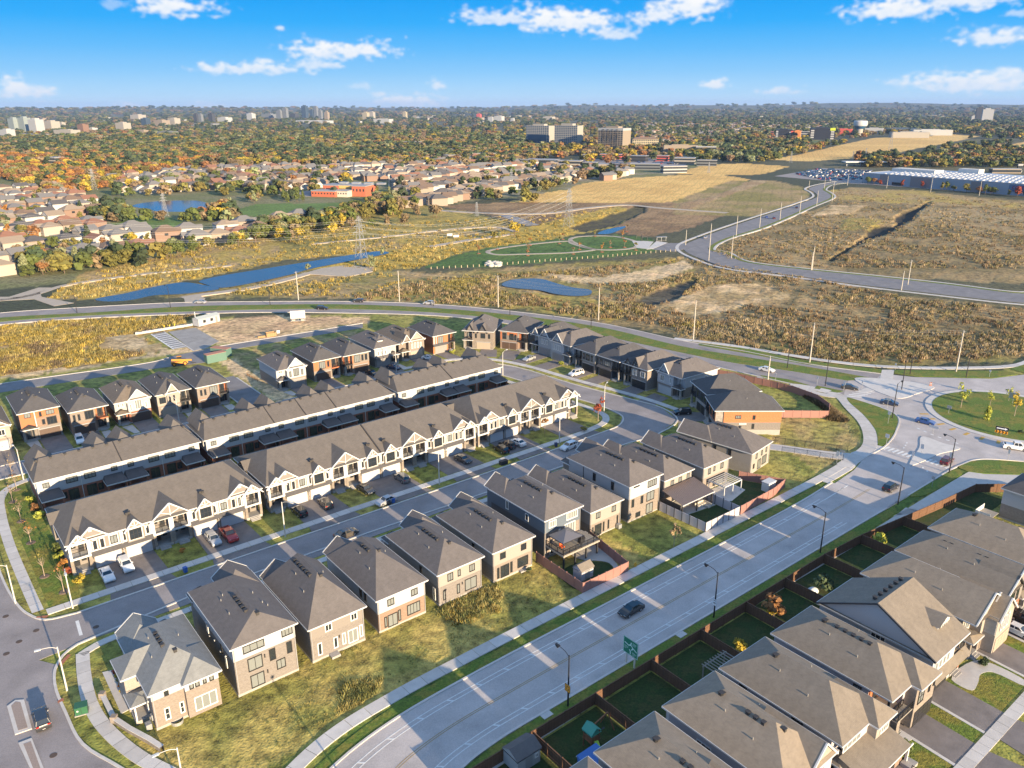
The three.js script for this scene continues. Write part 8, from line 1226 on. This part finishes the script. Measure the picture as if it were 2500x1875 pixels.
{const[x,z]=f6(2060,1128),t=thing('chevron_sign','black arrow board above yellow chevrons on the roundabout lawn','road sign',new THREE.Vector3(x,.2,z),GRID+W90+.25);part('post',cyl(.05,.05,0,1,6),M.metalGrey,t);signFace(2.6,.9,1.15,canvasMat(256,96,(c)=>{c.fillStyle='#0d1016';c.fillRect(0,0,256,96);c.fillStyle='#e9edf5';c.fillRect(22,34,170,28);c.beginPath();c.moveTo(185,16);c.lineTo(242,48);c.lineTo(185,80);c.fill();}),t);const t2=t;part('chevron_board',boxGeo(-1.3,1.3,.45,1.1,0,.03),M.metalGrey,t2);const s=part('chevron_face',new THREE.PlaneGeometry(2.56,.62),canvasMat(256,64,(c)=>{c.fillStyle='#e59a10';c.fillRect(0,0,256,64);c.fillStyle='#17110a';for(let i=0;i<4;i++){const q=i*64;c.beginPath();c.moveTo(q,0);c.lineTo(q+28,0);c.lineTo(q+52,32);c.lineTo(q+28,64);c.lineTo(q,64);c.lineTo(q+24,32);c.fill();}}),t2);s.position.set(0,.775,.04);}
const plate=(p,h,w,hh,label,tone='white',turn=W90)=>{const t=thing('road_sign',label,'road sign',p,GRID+turn);part('post',cyl(.04,.04,-.1,h+hh,6),M.metalGrey,t);part('panel',boxGeo(-w /2,w /2,h,h+hh,.04,.07),tone==='white'?M.trim:tone==='grey'?M.metalGrey:towerMats[tone]??M.trim,t);};
for(const[f,u,v,h,w,hh,l,tn]of[[f6,1316,1190,1.9,.9,.9,'white sign nearest the zebra crossing in the grass wedge'],[f6,1328,1050,2.4,.8,.8,'white round-cornered sign in the middle of the grass wedge'],[f6,1322,950,2.2,.9,.6,'white triangular sign behind the lamp in the grass wedge'],[f6,1040,835,1.7,.7,1.1,'white arrow sign at the near side of the far crossing'],[f6,868,795,1.7,.5,.6,'small white sign on the pavement left of the far crossing'],[f6,1158,820,1.5,.3,.6,'slim post sign on the splitter island'],[f6,598,770,1.6,.4,.6,'small white sign beside the pavement by the short pole'],[f6,1720,985,1.4,1.1,.8,'grey backed sign on the left of the roundabout lawn','grey'],[f6,2135,920,1.4,2.2,1.6,'large grey backed board at the far side of the roundabout lawn','grey'],[z4,1508,185,1.4,2.2,.6,'wide white double post board on the splitter island by the crossing'],[z4,1420,340,1.2,.7,1.1,'white keep right sign on the near splitter island'],[z4,1350,372,.7,.5,.7,'white sign low at the crossing beside the red plates'],[z4,1640,425,1.6,.8,1.2,'pale blue-white sign by the maroon car'],[z4,766,410,1.5,.6,1.2,'white sign at the end of the short fenced path'],[z4,800,402,2.2,1.2,.5,'grey sign board on a post at the short path','grey'],[z4,1500,600,1.8,.6,.6,'grey sign post on the shaded verge','grey'],[z4,2085,392,1.6,.4,.9,'thin white marker sign on the right verge'],[f6,1985,748,1.7,.5,.5,'small sign on the far verge of the roundabout'],[f6,1375,700,1.5,.5,.5,'small sign at the far crossing'],[z6,230,1500,1,.5,.5,'']])if(l)plate(at(f(u,v)),h,w,hh,l,tn??'white');
for(const[u,l]of[[1598,'left one of two orange marker posts on the splitter island nose'],[1608,'right one of two orange marker posts on the splitter island nose']]){const t=thing('marker_post',l,'marker post',at(f6(u,805)));part('post',cyl(.12,.1,0,1.1,8),std([.55,.18,.04]),t);part('reflective_band',cyl(.125,.12,.6,.8,8),M.trim,t);}
// hydrant, boxes, bins, covers
{const t=thing('fire_hydrant','yellow fire hydrant on the grass beside main road pavement','fire hydrant',W(87,76)),y=std([.60,.34,.02],{roughness:.5});part('barrel',cyl(.16,.14,0,.7,10),y,t);part('bonnet',new THREE.SphereGeometry(.17,10,6,0,6.3,0,1.6).translate(0,.7,0),y,t);part('nozzle',boxGeo(-.28,.28,.42,.58,-.08,.08),y,t);}
{const[x,z]=z5(635,990),t=thing('transformer_box','green utility transformer box on the grass by the side street','utility box',new THREE.Vector3(x,0,z),GRID-.25),g=std([.03,.12,.06],{roughness:.5});part('pad',boxGeo(-.8,.8,-.1,.1,-.7,.7),M.foundation,t);part('cabinet',boxGeo(-.7,.7,.1,1.1,-.6,.6),g,t);part('lid',boxGeo(-.74,.74,1.1,1.18,-.64,.64),g,t);part('door_seam',boxGeo(-.02,.02,.2,1.05,.6,.61),M.trimDark,t);part('warning_label',boxGeo(-.5,-.3,.6,.8,.6,.612),M.trim,t);}
const bin=(a,b,c,l)=>{const t=thing('wheeled_bin',l,'bin',W(a,b,.03),GRID+a),m=std(c,{roughness:.5});part('tub',new Mb().box(-.28,.28,.05,.85,-.3,.3).geo,m,t);part('lid',boxGeo(-.31,.31,.85,.93,-.33,.34),m,t);};bin(67.4,120.9,[.03,.12,.42],'blue bin on the kerb beside the silver saloon');bin(28.4,121.4,[.03,.12,.42],'blue bin on the verge in front of first townhouse row');bin(66.3,120.8,[.05,.05,.06],'dark bin beside the blue bin on the kerb');bin(109.6,121.1,[.02,.04,.12],'dark blue bin at foot of the lamp by the last row');
{const t=thing('utility_box','black utility box on the verge at the right end of the long row','utility box',W(94.8,121.3),GRID);part('cabinet',boxGeo(-.9,.9,0,.8,-.45,.45),M.trimDark,t);part('lid',boxGeo(-.95,.95,.8,.88,-.5,.5),M.metalDark,t);}
for(const[f,u,v,l]of[[z7,420,1010,'pale concrete cover in the verge near the yellow warning sign'],[z7,1460,392,'pale concrete cover in the verge right of the green sign']]){const t=single('chamber_cover',boxGeo(-.75,.75,.05,.11,-.6,.6),M.slab[2],l,'cover',null,at(f(u,v)),GRID);}
{const iron=std([.10,.07,.055],{roughness:.8});let i=0;for(const[u,v]of[[45,253],[280,362],[148,448],[50,542],[742,335],[413,1325]]){const[x,z]=z5(u,v);single('manhole_cover',cyl(.42,.42,0,.018,16),iron,['manhole cover at the left edge of the junction','manhole cover in the middle of the junction','manhole cover left of the middle of the junction','manhole cover nearest the left edge below the others','manhole cover on the townhouse street by the stop line','manhole cover near the bottom edge beside the traffic island'][i++],'manhole cover',null,new THREE.Vector3(x,.036,z));}}
// the divided median of the side street
for(const l of[[[.7,104],[1.7,104.6],[2.6,104],[2.5,97.6],[.7,97.8]],[[.8,96],[2.2,95.9],[2.6,86],[1.6,86]]]){struct('traffic_island',sheetGeo(ab(l),.15),M.curb);const c=l.reduce((s,q)=>[s[0]+q[0] /l.length,s[1]+q[1] /l.length],[0,0]);struct('brick_paving',sheetGeo(ab(l.map((q)=>[mix(q[0],c[0],.45),mix(q[1],c[1],.12)])),.17),std([.42,.33,.28],{map:sized(T.brick,1)}));}
// low wall and walk of the corner garden
{const pts=[[790,860],[812,905],[880,1040],[1000,1120],[1150,1200],[1250,1265]].map(([u,v])=>z5(u,v,.5)),t=thing('garden_wall','low pale stone wall curving beside the corner house garden','wall',new THREE.Vector3(0,0,0));part('wall',ribbonGeo(offset(pts,.22),offset(pts,-.22),.62,.7),M.stone,t);part('coping',ribbonGeo(offset(pts,.3),offset(pts,-.3),.7,.09),M.slab[2],t);for(const i of[0,2])part('pillar',boxGeo(pts[i][0]-.35,pts[i][0]+.35,0,.95,pts[i][1]-.35,pts[i][1]+.35),M.stone,t);}
struct('garden_walk',sheetGeo([z5(790,685),z5(870,668),z5(1010,965),z5(935,1005)],.06,.1),M.slab[1]);
reseed(71);for(let i=0;i<7;i++){const p=z5(mix(895,985,i /6),mix(690,900,i /6));tree(p,'bush',['red','yellow','pale','orange','yellow','red','yellow'][i],.42,['red flowering plant furthest along the corner house walk','yellow flowers second along the corner house walk','pale shrub in the corner house flower bed','orange flowers in the middle of the corner house walk','yellow flowers past the middle of the corner house walk','red flowers near the porch of the corner house','bright yellow flowers nearest the corner house porch'][i],'plant');}
}
// ================================================================ building site and park furniture
{
const cont=(u,v,turn,label)=>{const t=thing('shipping_container',label,'container',at(f4(u,v)),turn),g=std([.10,.19,.16],{roughness:.6}),m=new Mb();m.box(-3,3,0,2.55,-1.2,1.2);part('shell',m.geo,g,t);for(let i=0;i<15;i++)part('rib',boxGeo(-2.9+i*.4,-2.74+i*.4,.15,2.4,1.2,1.25),g,t);part('top',boxGeo(-3.02,3.02,2.55,2.62,-1.22,1.22),std([.42,.20,.14]),t);part('door',boxGeo(-3.05,-3,.1,2.45,-1.1,1.1),g,t);};
cont(1398,640,.75,'green container with rusty red top nearest the site road');cont(1435,605,-.35,'green container with rusty red top behind the nearer one');
{const t=thing('site_cabin','white site cabin with grey roof beside the arterial','cabin',at(f4(1340,400)),1.0);part('wall',boxGeo(-4.4,4.4,.2,2.7,-1.6,1.6),M.sidingWhite,t);const q=new Mb();roofOver(q,null,-4.6,4.6,1.8,-1.8,2.7,.7,{axis:'x',front:'gable',back:'gable'});part('roof',q.geo,std([.38,.42,.42]),t);part('gable',new Mb().tri([-4.4,2.7,-1.6],[-4.4,2.7,1.6],[-4.4,3.3,0]).tri([4.4,2.7,1.6],[4.4,2.7,-1.6],[4.4,3.3,0]).geo,M.sidingWhite,t);for(const x of[-2,1]){const w=windowMesh(1,.9,2,'frameBlack','glass');w.position.set(x,1.2,1.61);t.add(w);}part('door',boxGeo(2.6,3.4,.25,2.3,1.6,1.66),M.doorGrey,t);part('flue',cyl(.12,.12,2.6,5,8,-3.6,-1),M.trim,t);}
{const t=thing('billboard','white double hoarding board on a low base at the site','billboard',at(f4(1932,385)),GRID-.5);for(const x of[-1.3,1.3])part('panel',boxGeo(x-1.27,x+1.27,1.2,4.0,0,.12),M.trim,t);part('frame',new Mb().box(-2.6,2.6,.2,.4,-.4,.4).box(-2.5,-2.35,.2,4,-.15,0).box(2.35,2.5,.2,4,-.15,0).box(-.08,.08,.2,4,-.15,0).geo,M.trimGrey,t);for(const x of[-1.6,1.6])part('ballast',boxGeo(x-.6,x+.6,.4,1,-.5,.5),M.foundation,t);}
{const t=thing('telehandler','orange telehandler parked on the site road behind the houses','machine',at(f4(1165,665)),.4),o=std([.58,.24,.03],{roughness:.5});part('chassis',boxGeo(-2.3,2.3,.6,1.3,-.9,.9),o,t);part('cab',boxGeo(-.6,.7,1.3,2.5,-.85,-.05),M.glass,t);part('cab_roof',boxGeo(-.65,.75,2.5,2.6,-.9,0),o,t);part('boom',new Mb().bar([-2.1,1.9,.4],[3.4,1.3,.4],.22).geo,o,t);part('forks',new Mb().bar([3.4,1.3,.2],[3.5,.3,.2],.08).bar([3.5,.3,.1],[4.6,.25,.1],.05).bar([3.5,.3,.7],[4.6,.25,.7],.05).geo,M.trimDark,t);for(const[x,z]of[[-1.5,.95],[1.5,.95],[-1.5,-.95],[1.5,-.95]]){const w=part('wheel',carShapes.suv.tyre,tyreMat,t);w.position.set(x,.6,z);w.scale.set(1.6,1.6,1.6);part('rim',carShapes.suv.rim,o,w);}}
reseed(12);for(let i=0;i<15;i++){const t=i /14,p=f4(mix(900,1245,t),mix(466,410,t));single('concrete_block',boxGeo(-1.1,1.1,0,.75,-.4,.4),M.slab[i%3],'pale concrete barrier block in the row above the site car park','concrete block','concrete barrier blocks above the site car park',at(p),R(.3,.75));}
for(const[u,v,l]of[[1065,430,'left'],[1100,428,'middle'],[1132,420,'right']]){const t=thing('bollard',`${l} yellow bollard at the concrete blocks of the site`,'bollard',at(f4(u,v)));part('post',cyl(.16,.16,0,1.3,8),std([.62,.48,.04]),t);part('cap',cyl(.17,.1,1.3,1.38,8),M.trimDark,t);}
{const t=thing('timber_crate','open timber crate and planks on the sandy lot','crate',at(f4(1755,478)),.5),w=std([.46,.30,.15],{map:sized(T.wood,1.5)});part('side',new Mb().box(-1.6,1.6,0,1.3,.9,1).box(-1.6,1.6,0,1.3,-1,-.9).box(-1.6,-1.5,0,1.3,-.9,.9).box(1.5,1.6,0,1.3,-.9,.9).geo,w,t);part('plank',boxGeo(-4.4,-1.9,0,.5,-.4,.5),w,t);part('board',boxGeo(2,3,.6,1.6,-.1,0),M.trim,t);}
{const t=thing('silt_fence','low orange barrier netting beside the white gabled house','barrier',at(f4(1600,735)),-.7);const m=new Mb();m.bar([0,.5,0],[7,.5,1],.04).bar([0,.25,0],[7,.25,1],.04).bar([0,.75,0],[7,.75,1],.03);part('netting',m.geo,std([.6,.25,.06]),t);for(let i=0;i<5;i++)part('stake',boxGeo(i*1.7-.03,i*1.7+.03,0,1,i*.24-.03,i*.24+.03),M.wood,t);}
// park: staked young trees in mulch, boulder posts, white rocks
const mulch=std([.36,.13,.06],{map:sized(T.speck,1)});let k=0;reseed(44);
for(const[u,v]of[[888,1112],[1008,1085],[1220,1058],[1205,1098],[1205,1125],[1410,1047],[1540,1086],[1500,1115],[1432,1020],[1640,1000],[1820,1010],[1740,1072],[1832,1072],[1905,1090],[1685,1102],[1845,968]]){const p=f2(u,v),o=tree(p,'sparse',['rust','olive','orange','brown'][k++%4],1.15,'staked young park tree standing in a ring of red mulch','tree','young park trees in mulch rings');single('mulch_ring',cyl(1.1,.8,.02,.25,14),mulch,'ring of red mulch at the foot of a young park tree','mulch','mulch rings in the park',at(p));}
const post=std([.58,.48,.32],{map:sized(T.wood,1)}),line=even(px(f2,[[580,1212],[900,1196],[1350,1160],[1700,1135],[1950,1112],[2160,1098]]),46);line.forEach((p)=>single('timber_post',boxGeo(-.16,.16,-.1,1.15,-.16,.16),post,'short timber post in the row edging the park','post','timber posts edging the park',at(p),R(0,1)));
const rock=(s)=>{const g=new THREE.IcosahedronGeometry(1,1),P=g.attributes.position;for(let i=0;i<P.count;i++){const f=.75+.5*fbm(P.getX(i)*1.6+s,P.getY(i)*1.6+P.getZ(i)*1.3,2);P.setXYZ(i,P.getX(i)*f,P.getY(i)*f*.7,P.getZ(i)*f);}g.computeVertexNormals();return g;},rocks=[rock(1),rock(7),rock(13)],rm=std([.6,.57,.52],{map:sized(T.speck,.5)});
for(let i=0;i<26;i++){const p=f2(R(925,1030),R(1168,1200)),o=single('boulder',rocks[i%3],rm,'white boulder in the rock pile at the park edge','boulder','white boulders in the pile at the park edge',at(p,.3),R(0,6));o.scale.setScalar(R(.8,1.5));}
{const p=f2(2070,1032),t=thing('park_shelter','small pale shelter beside the park car park','shelter',at(p),.2);part('roof',boxGeo(-3,3,2.4,2.55,-1.2,1.2),M.trimGrey,t);for(const x of[-2.7,0,2.7])part('post',boxGeo(x-.06,x+.06,0,2.4,-.1,.1),M.metalGrey,t);part('bench',boxGeo(-2,2,.4,.5,-.4,.2),M.woodDeck,t);}
for(const[u,v,l]of[[1960,1030,'dark play frame left of the park plaza'],[1925,1012,'dark climbing arch behind the park plaza']]){const t=thing('play_frame',l,'play equipment',at(f2(u,v)),.4),m=new Mb();m.bar([-2,0,-.6],[-1.6,2.4,0],.07).bar([-2,0,.6],[-1.6,2.4,0],.07).bar([2,0,-.6],[1.6,2.4,0],.07).bar([2,0,.6],[1.6,2.4,0],.07).bar([-1.6,2.4,0],[1.6,2.4,0],.07);part('frame',m.geo,M.trimDark,t);part('seat',boxGeo(-.9,-.5,.5,.55,-.2,.2),M.trimDark,t);}
for(const[u,v,l]of[[700,1003,'left'],[742,1012,'right']]){const t=thing('info_board',`small white ${l} board on the canal bank`,'sign',at(f2(u,v)),.3);part('panel',boxGeo(-1.6,1.6,.6,1.9,0,.1),M.trim,t);part('post',new Mb().box(-1.3,-1.2,0,.6,0,.1).box(1.2,1.3,0,.6,0,.1).geo,M.wood,t);}
}
// ================================================================ small planting near the viewer
{
reseed(909);const T1=(f,u,v,kind,tone,s,label,group)=>tree(f(u,v),kind,tone,s,label,kind==='bush'?'shrub':'tree',group);
for(const[u,v,tone,l]of[[100,555,'brown','bare brown sapling third from the top on the left lawn'],[165,705,'brown','spreading bare sapling fourth from the top on the left lawn'],[240,870,'orange','orange-brown sapling in the middle of the left lawn'],[345,1130,'olive','thin sapling with mulch near the lower end of the left lawn'],[495,1250,'rust','rust sapling beside the lamp at the left corner'],[130,462,'rust','rust sapling second from the top on the left lawn'],[95,350,'brown','brown young tree on the back street corner']]){T1(z1,u,v,'bare',tone,1.3,l);single('mulch_ring',cyl(.8,.6,.02,.14,12),bark,`dark mulch at the foot of the ${l.split(' ').slice(0, 3).join(' ')} on the left lawn, height ${u}`.replace(/,height\d+/,''),'mulch',null,at(z1(u,v)));}
for(const[a,b,tone,s,l]of[[14.2,129,'yellow',.9,'yellow shrub at the near corner of first townhouse row'],[13.4,133,'red',.7,'red flowering shrub on the side of first townhouse row'],[13.3,136,'orange',.8,'orange shrub beside the side wall of first townhouse row'],[13.2,139,'lime',.8,'lime shrub beside the side wall of first townhouse row'],[13.3,142,'green',.9,'dark green shrub furthest along the side wall of the first townhouse row'],[13.2,157,'lime',.9,'lime shrub at the side of the white sided back row'],[13,161,'rust',.9,'rust shrub at the side of the white sided back row'],[13.1,165,'lime',.9,'lime shrub furthest along the side of the white sided back row'],[30,128,'orange',.5,'orange pumpkin coloured shrub by the townhouse steps'],[150.4,164.4,'lime',.9,'lime yellow shrub in front of the white framed gabled house'],[120.5,123.5,'olive',.7,'olive shrub on the crescent corner lawn'],[132.2,194.4,'lime',.9,'lime shrub beside the orange brick house at the bend'],[82.4,52,'yellow',1.0,'small yellow leaved tree by a dividing fence'],[125.4,54.4,'lime',1.15,'bright lime shrub beside the sunlit fence'],[93,54,'yellow',.8,'small yellow shrub left of the bare red tree'],[59.2,31.8,'green',.7,'dark green hedge by the front steps at the bottom'],[81.6,28.6,'green',1.1,'dark green rounded hedge on the sunlit front lawn at the bottom'],[105.8,29.4,'dark',.7,'clipped dark shrub by the white stair rails'],[105,53,'dark',1.5,'large dark round shrub behind the white covered pile'],[72.4,86,'dark',.5,'low dark plant beside the cream house wall']])tree(pab([[a,b]])[0],'bush',tone,s,l,'shrub');
T1(f5,1660,1030,'sparse','red',1.5,'red leaved sapling on the crescent corner lawn');T1(f5,1315,1110,'sparse','rust',1.1,'rust sapling on the last townhouse lawn');tree(pab([[92.8,53.6]])[0],'round','rust',.5,'bare reddish tree in a shaded back garden');tree(pab([[96.5,75.9]])[0],'sparse','brown',1.2,'bare sapling on the verge by the main road pavement');
for(const[u,v,k,tone,s,l]of[[1800,948,'sparse','lime',1.6,'tall yellow sapling at the left of the roundabout lawn'],[1988,938,'sparse','lime',1.2,'yellow sapling in the middle back of the roundabout lawn'],[1968,1028,'cone','lime',.42,'small yellow-green conifer in the middle of the roundabout lawn'],[2148,1004,'sparse','yellow',1.6,'yellow tree at the right of the roundabout lawn'],[2110,905,'sparse','lime',1.1,'yellow sapling beside the large grey board on the roundabout'],[2190,1115,'bush','dark',.6,'low dark shrub at the right of the roundabout lawn']])T1(f6,u,v,k,tone,s,l);
for(const[u,v,tone,s,l]of[[1120,1005,'yellow',1.0,'bright yellow tree beside the canal path'],[985,1020,'olive',.6,'olive tree left of the bright yellow tree'],[1020,1018,'pale',.5,'small pale tree left of the bright yellow tree'],[200,1215,'pale',.8,'pale green tree right of the canal pylon'],[265,1130,'pale',.6,'slim pale tree on the canal bank by the pylon']])T1(f2,u,v,tone==='pale'?'tall':'round',tone,s,l);
T1(f4,1995,55,'round','pale',.42,'single round pale shrub on the canal bank');
// coarse weeds and tall grass: blades by the ten thousand
const tuft=(seed,n,h,spread)=>{reseed(seed);const P=[],N=[];for(let i=0;i<n;i++){const a=R(0,6.28),r=spread*Math.sqrt(rnd()),x=Math.cos(a)*r,z=Math.sin(a)*r,b=R(0,6.28),w=h*R(.1,.2),hh=h*R(.6,1.15),lx=R(-.4,.4)*h,lz=R(-.4,.4)*h;P.push(x-Math.cos(b)*w,0,z-Math.sin(b)*w,x+Math.cos(b)*w,0,z+Math.sin(b)*w,x+lx,hh,z+lz);const nx=-Math.sin(b),nz=Math.cos(b);for(let k=0;k<3;k++)N.push(nx*.6,.8,nz*.6);}const g=new THREE.BufferGeometry();g.setAttribute('position',new THREE.Float32BufferAttribute(P,3));g.setAttribute('normal',new THREE.Float32BufferAttribute(N,3));return g;};
const weedMat=new THREE.MeshStandardMaterial({color:0xffffff,roughness:1,side:THREE.DoubleSide}),geos=[tuft(1,16,.75,.5),tuft(2,16,.95,.7),tuft(3,14,.6,.8)],fine=[tuft(4,14,.3,.32),tuft(5,14,.42,.3)];
const bare=[f5,f5].length?[px(f5,[[1000,140],[1120,95],[1290,85],[1420,120],[1640,165],[1640,260],[1480,250],[1250,215],[1080,195],[1000,165]]),px(f4,[[590,245],[800,190],[1180,118],[1330,110],[1700,30],[2200,-50],[2540,-80],[2560,-55],[2300,0],[2000,70],[1700,140],[1420,200],[1180,225],[700,275]])]:[];
for(const q of zones)if([C.sand,C.dirt].includes(q.lo)||q.lo[0]<.08)bare.push(q.poly);
const meadow=(name,label,f,poly,n,colours,gs,s0,s1,gate=.42,sc=22)=>{const P=f?px(f,poly):poly,us=f?poly.map((p)=>p[0]):poly.map((p)=>p[0]),vs=poly.map((p)=>p[1]),lists=gs.map(()=>[]);for(let i=0;i<n;i++){const u=R(Math.min(...us),Math.max(...us)),v=R(Math.min(...vs),Math.max(...vs)),p=f?f(u,v):[u,v];if(!inside(P,...p))continue;const q=fbm(p[0] /sc,p[1] /sc,4);if(q<gate&&rnd()<.85||bare.some((b)=>inside(b,...p)))continue;lists[i%gs.length].push([p,q]);}const root=new THREE.Group();root.name=name;scene.add(root);tag(root,label,'weeds',null,'stuff');const m4=new THREE.Matrix4(),rot=new THREE.Quaternion(),Y=new THREE.Vector3(0,1,0),col=new THREE.Color();lists.forEach((l,k)=>{if(!l.length)return;const m=new THREE.InstancedMesh(gs[k],weedMat,l.length);l.forEach(([p,q],i)=>{const s=R(s0,s1);rot.setFromAxisAngle(Y,rnd()*6.28);m4.compose(at(p,-.25),rot,new THREE.Vector3(s,s*R(.7,1.1),s));m.setMatrixAt(i,m4);const c=colours[Math.min(colours.length-1,Math.floor(clamp((q-.3)*2.2+R(-.25,.25))*colours.length))],j=R(.75,1.2);m.setColorAt(i,col.setRGB(c[0]*j,c[1]*j,c[2]*j));});m.name='tufts';shade(m);root.add(m);});};
const dry=[[.30,.205,.11],[.42,.30,.165],[.32,.265,.115],[.50,.38,.21]],gold=[[.42,.33,.10],[.54,.39,.08],[.34,.28,.09],[.58,.44,.15]],green=[[.24,.24,.07],[.34,.31,.095],[.46,.38,.13]];
meadow('field_weeds','brown weeds covering the field below the far road',f6,[[-40,-30],[900,115],[1500,235],[2240,310],[2230,600],[1400,660],[900,630],[400,545],[-40,470]],9000,dry,geos,.6,1.5);
meadow('field_weeds','brown and olive weeds covering the large field beside the far road',f3,[[190,1100],[500,955],[960,800],[1010,700],[2230,780],[2230,1210],[800,1200],[300,1150]],7000,dry,geos,.7,1.6);
meadow('field_weeds','olive and brown weeds between the arterial and the park',gd,[[760,640],[930,600],[1200,585],[1480,560],[1500,600],[1540,690],[1500,710],[1100,662],[800,645]],9000,[...dry,[.38,.31,.09]],geos,.7,1.8);
meadow('bank_weeds','golden weeds along the canal banks',gd,[[100,645],[180,595],[600,495],[1000,475],[1330,447],[1385,455],[1200,515],[900,582],[480,620],[480,636],[760,640],[900,600],[620,560],[240,640]],9000,gold,geos,.8,1.7,.38);
meadow('field_weeds','yellow and brown weeds on the open ground left of the site',f4,[[-60,410],[500,375],[1250,345],[1200,390],[880,460],[960,500],[1050,560],[700,640],[0,735],[-60,745]],9000,[...gold,[.26,.19,.10]],geos,.7,1.5,.4,9);
meadow('tall_grass','shaggy dry grass behind the row of houses by the main road',null,pab([[14,73.5],[31,75.6],[46,76.4],[74.6,76.4],[74.6,87],[13.4,87.2]]),9000,green,fine,.5,1.05,.44,6);
meadow('tall_grass','tall yellow grass at the back of the cream sided house',null,pab([[55,81.5],[62,80.5],[66,85],[66,87.2],[54.5,87.2]]),1100,[...gold,...green],geos,.4,.85,.3,3);meadow('tall_grass','tall dry grass strip beside the curved panel fence',null,pab([[172.6,91.4],[174.4,88.4],[179.2,95.4],[183.4,104],[182.4,104.4],[178,95.6]]),9000,[[.22,.16,.08],[.42,.32,.16]],geos,.7,1.4,0);
meadow('tall_grass','dark leafy weeds in the shaded dip of the near meadow',null,pab([[33,76.5],[38,76.4],[41,79],[36,81]]),380,green,geos,.45,.85,.3,3);
}
renderer.render(scene,camera);
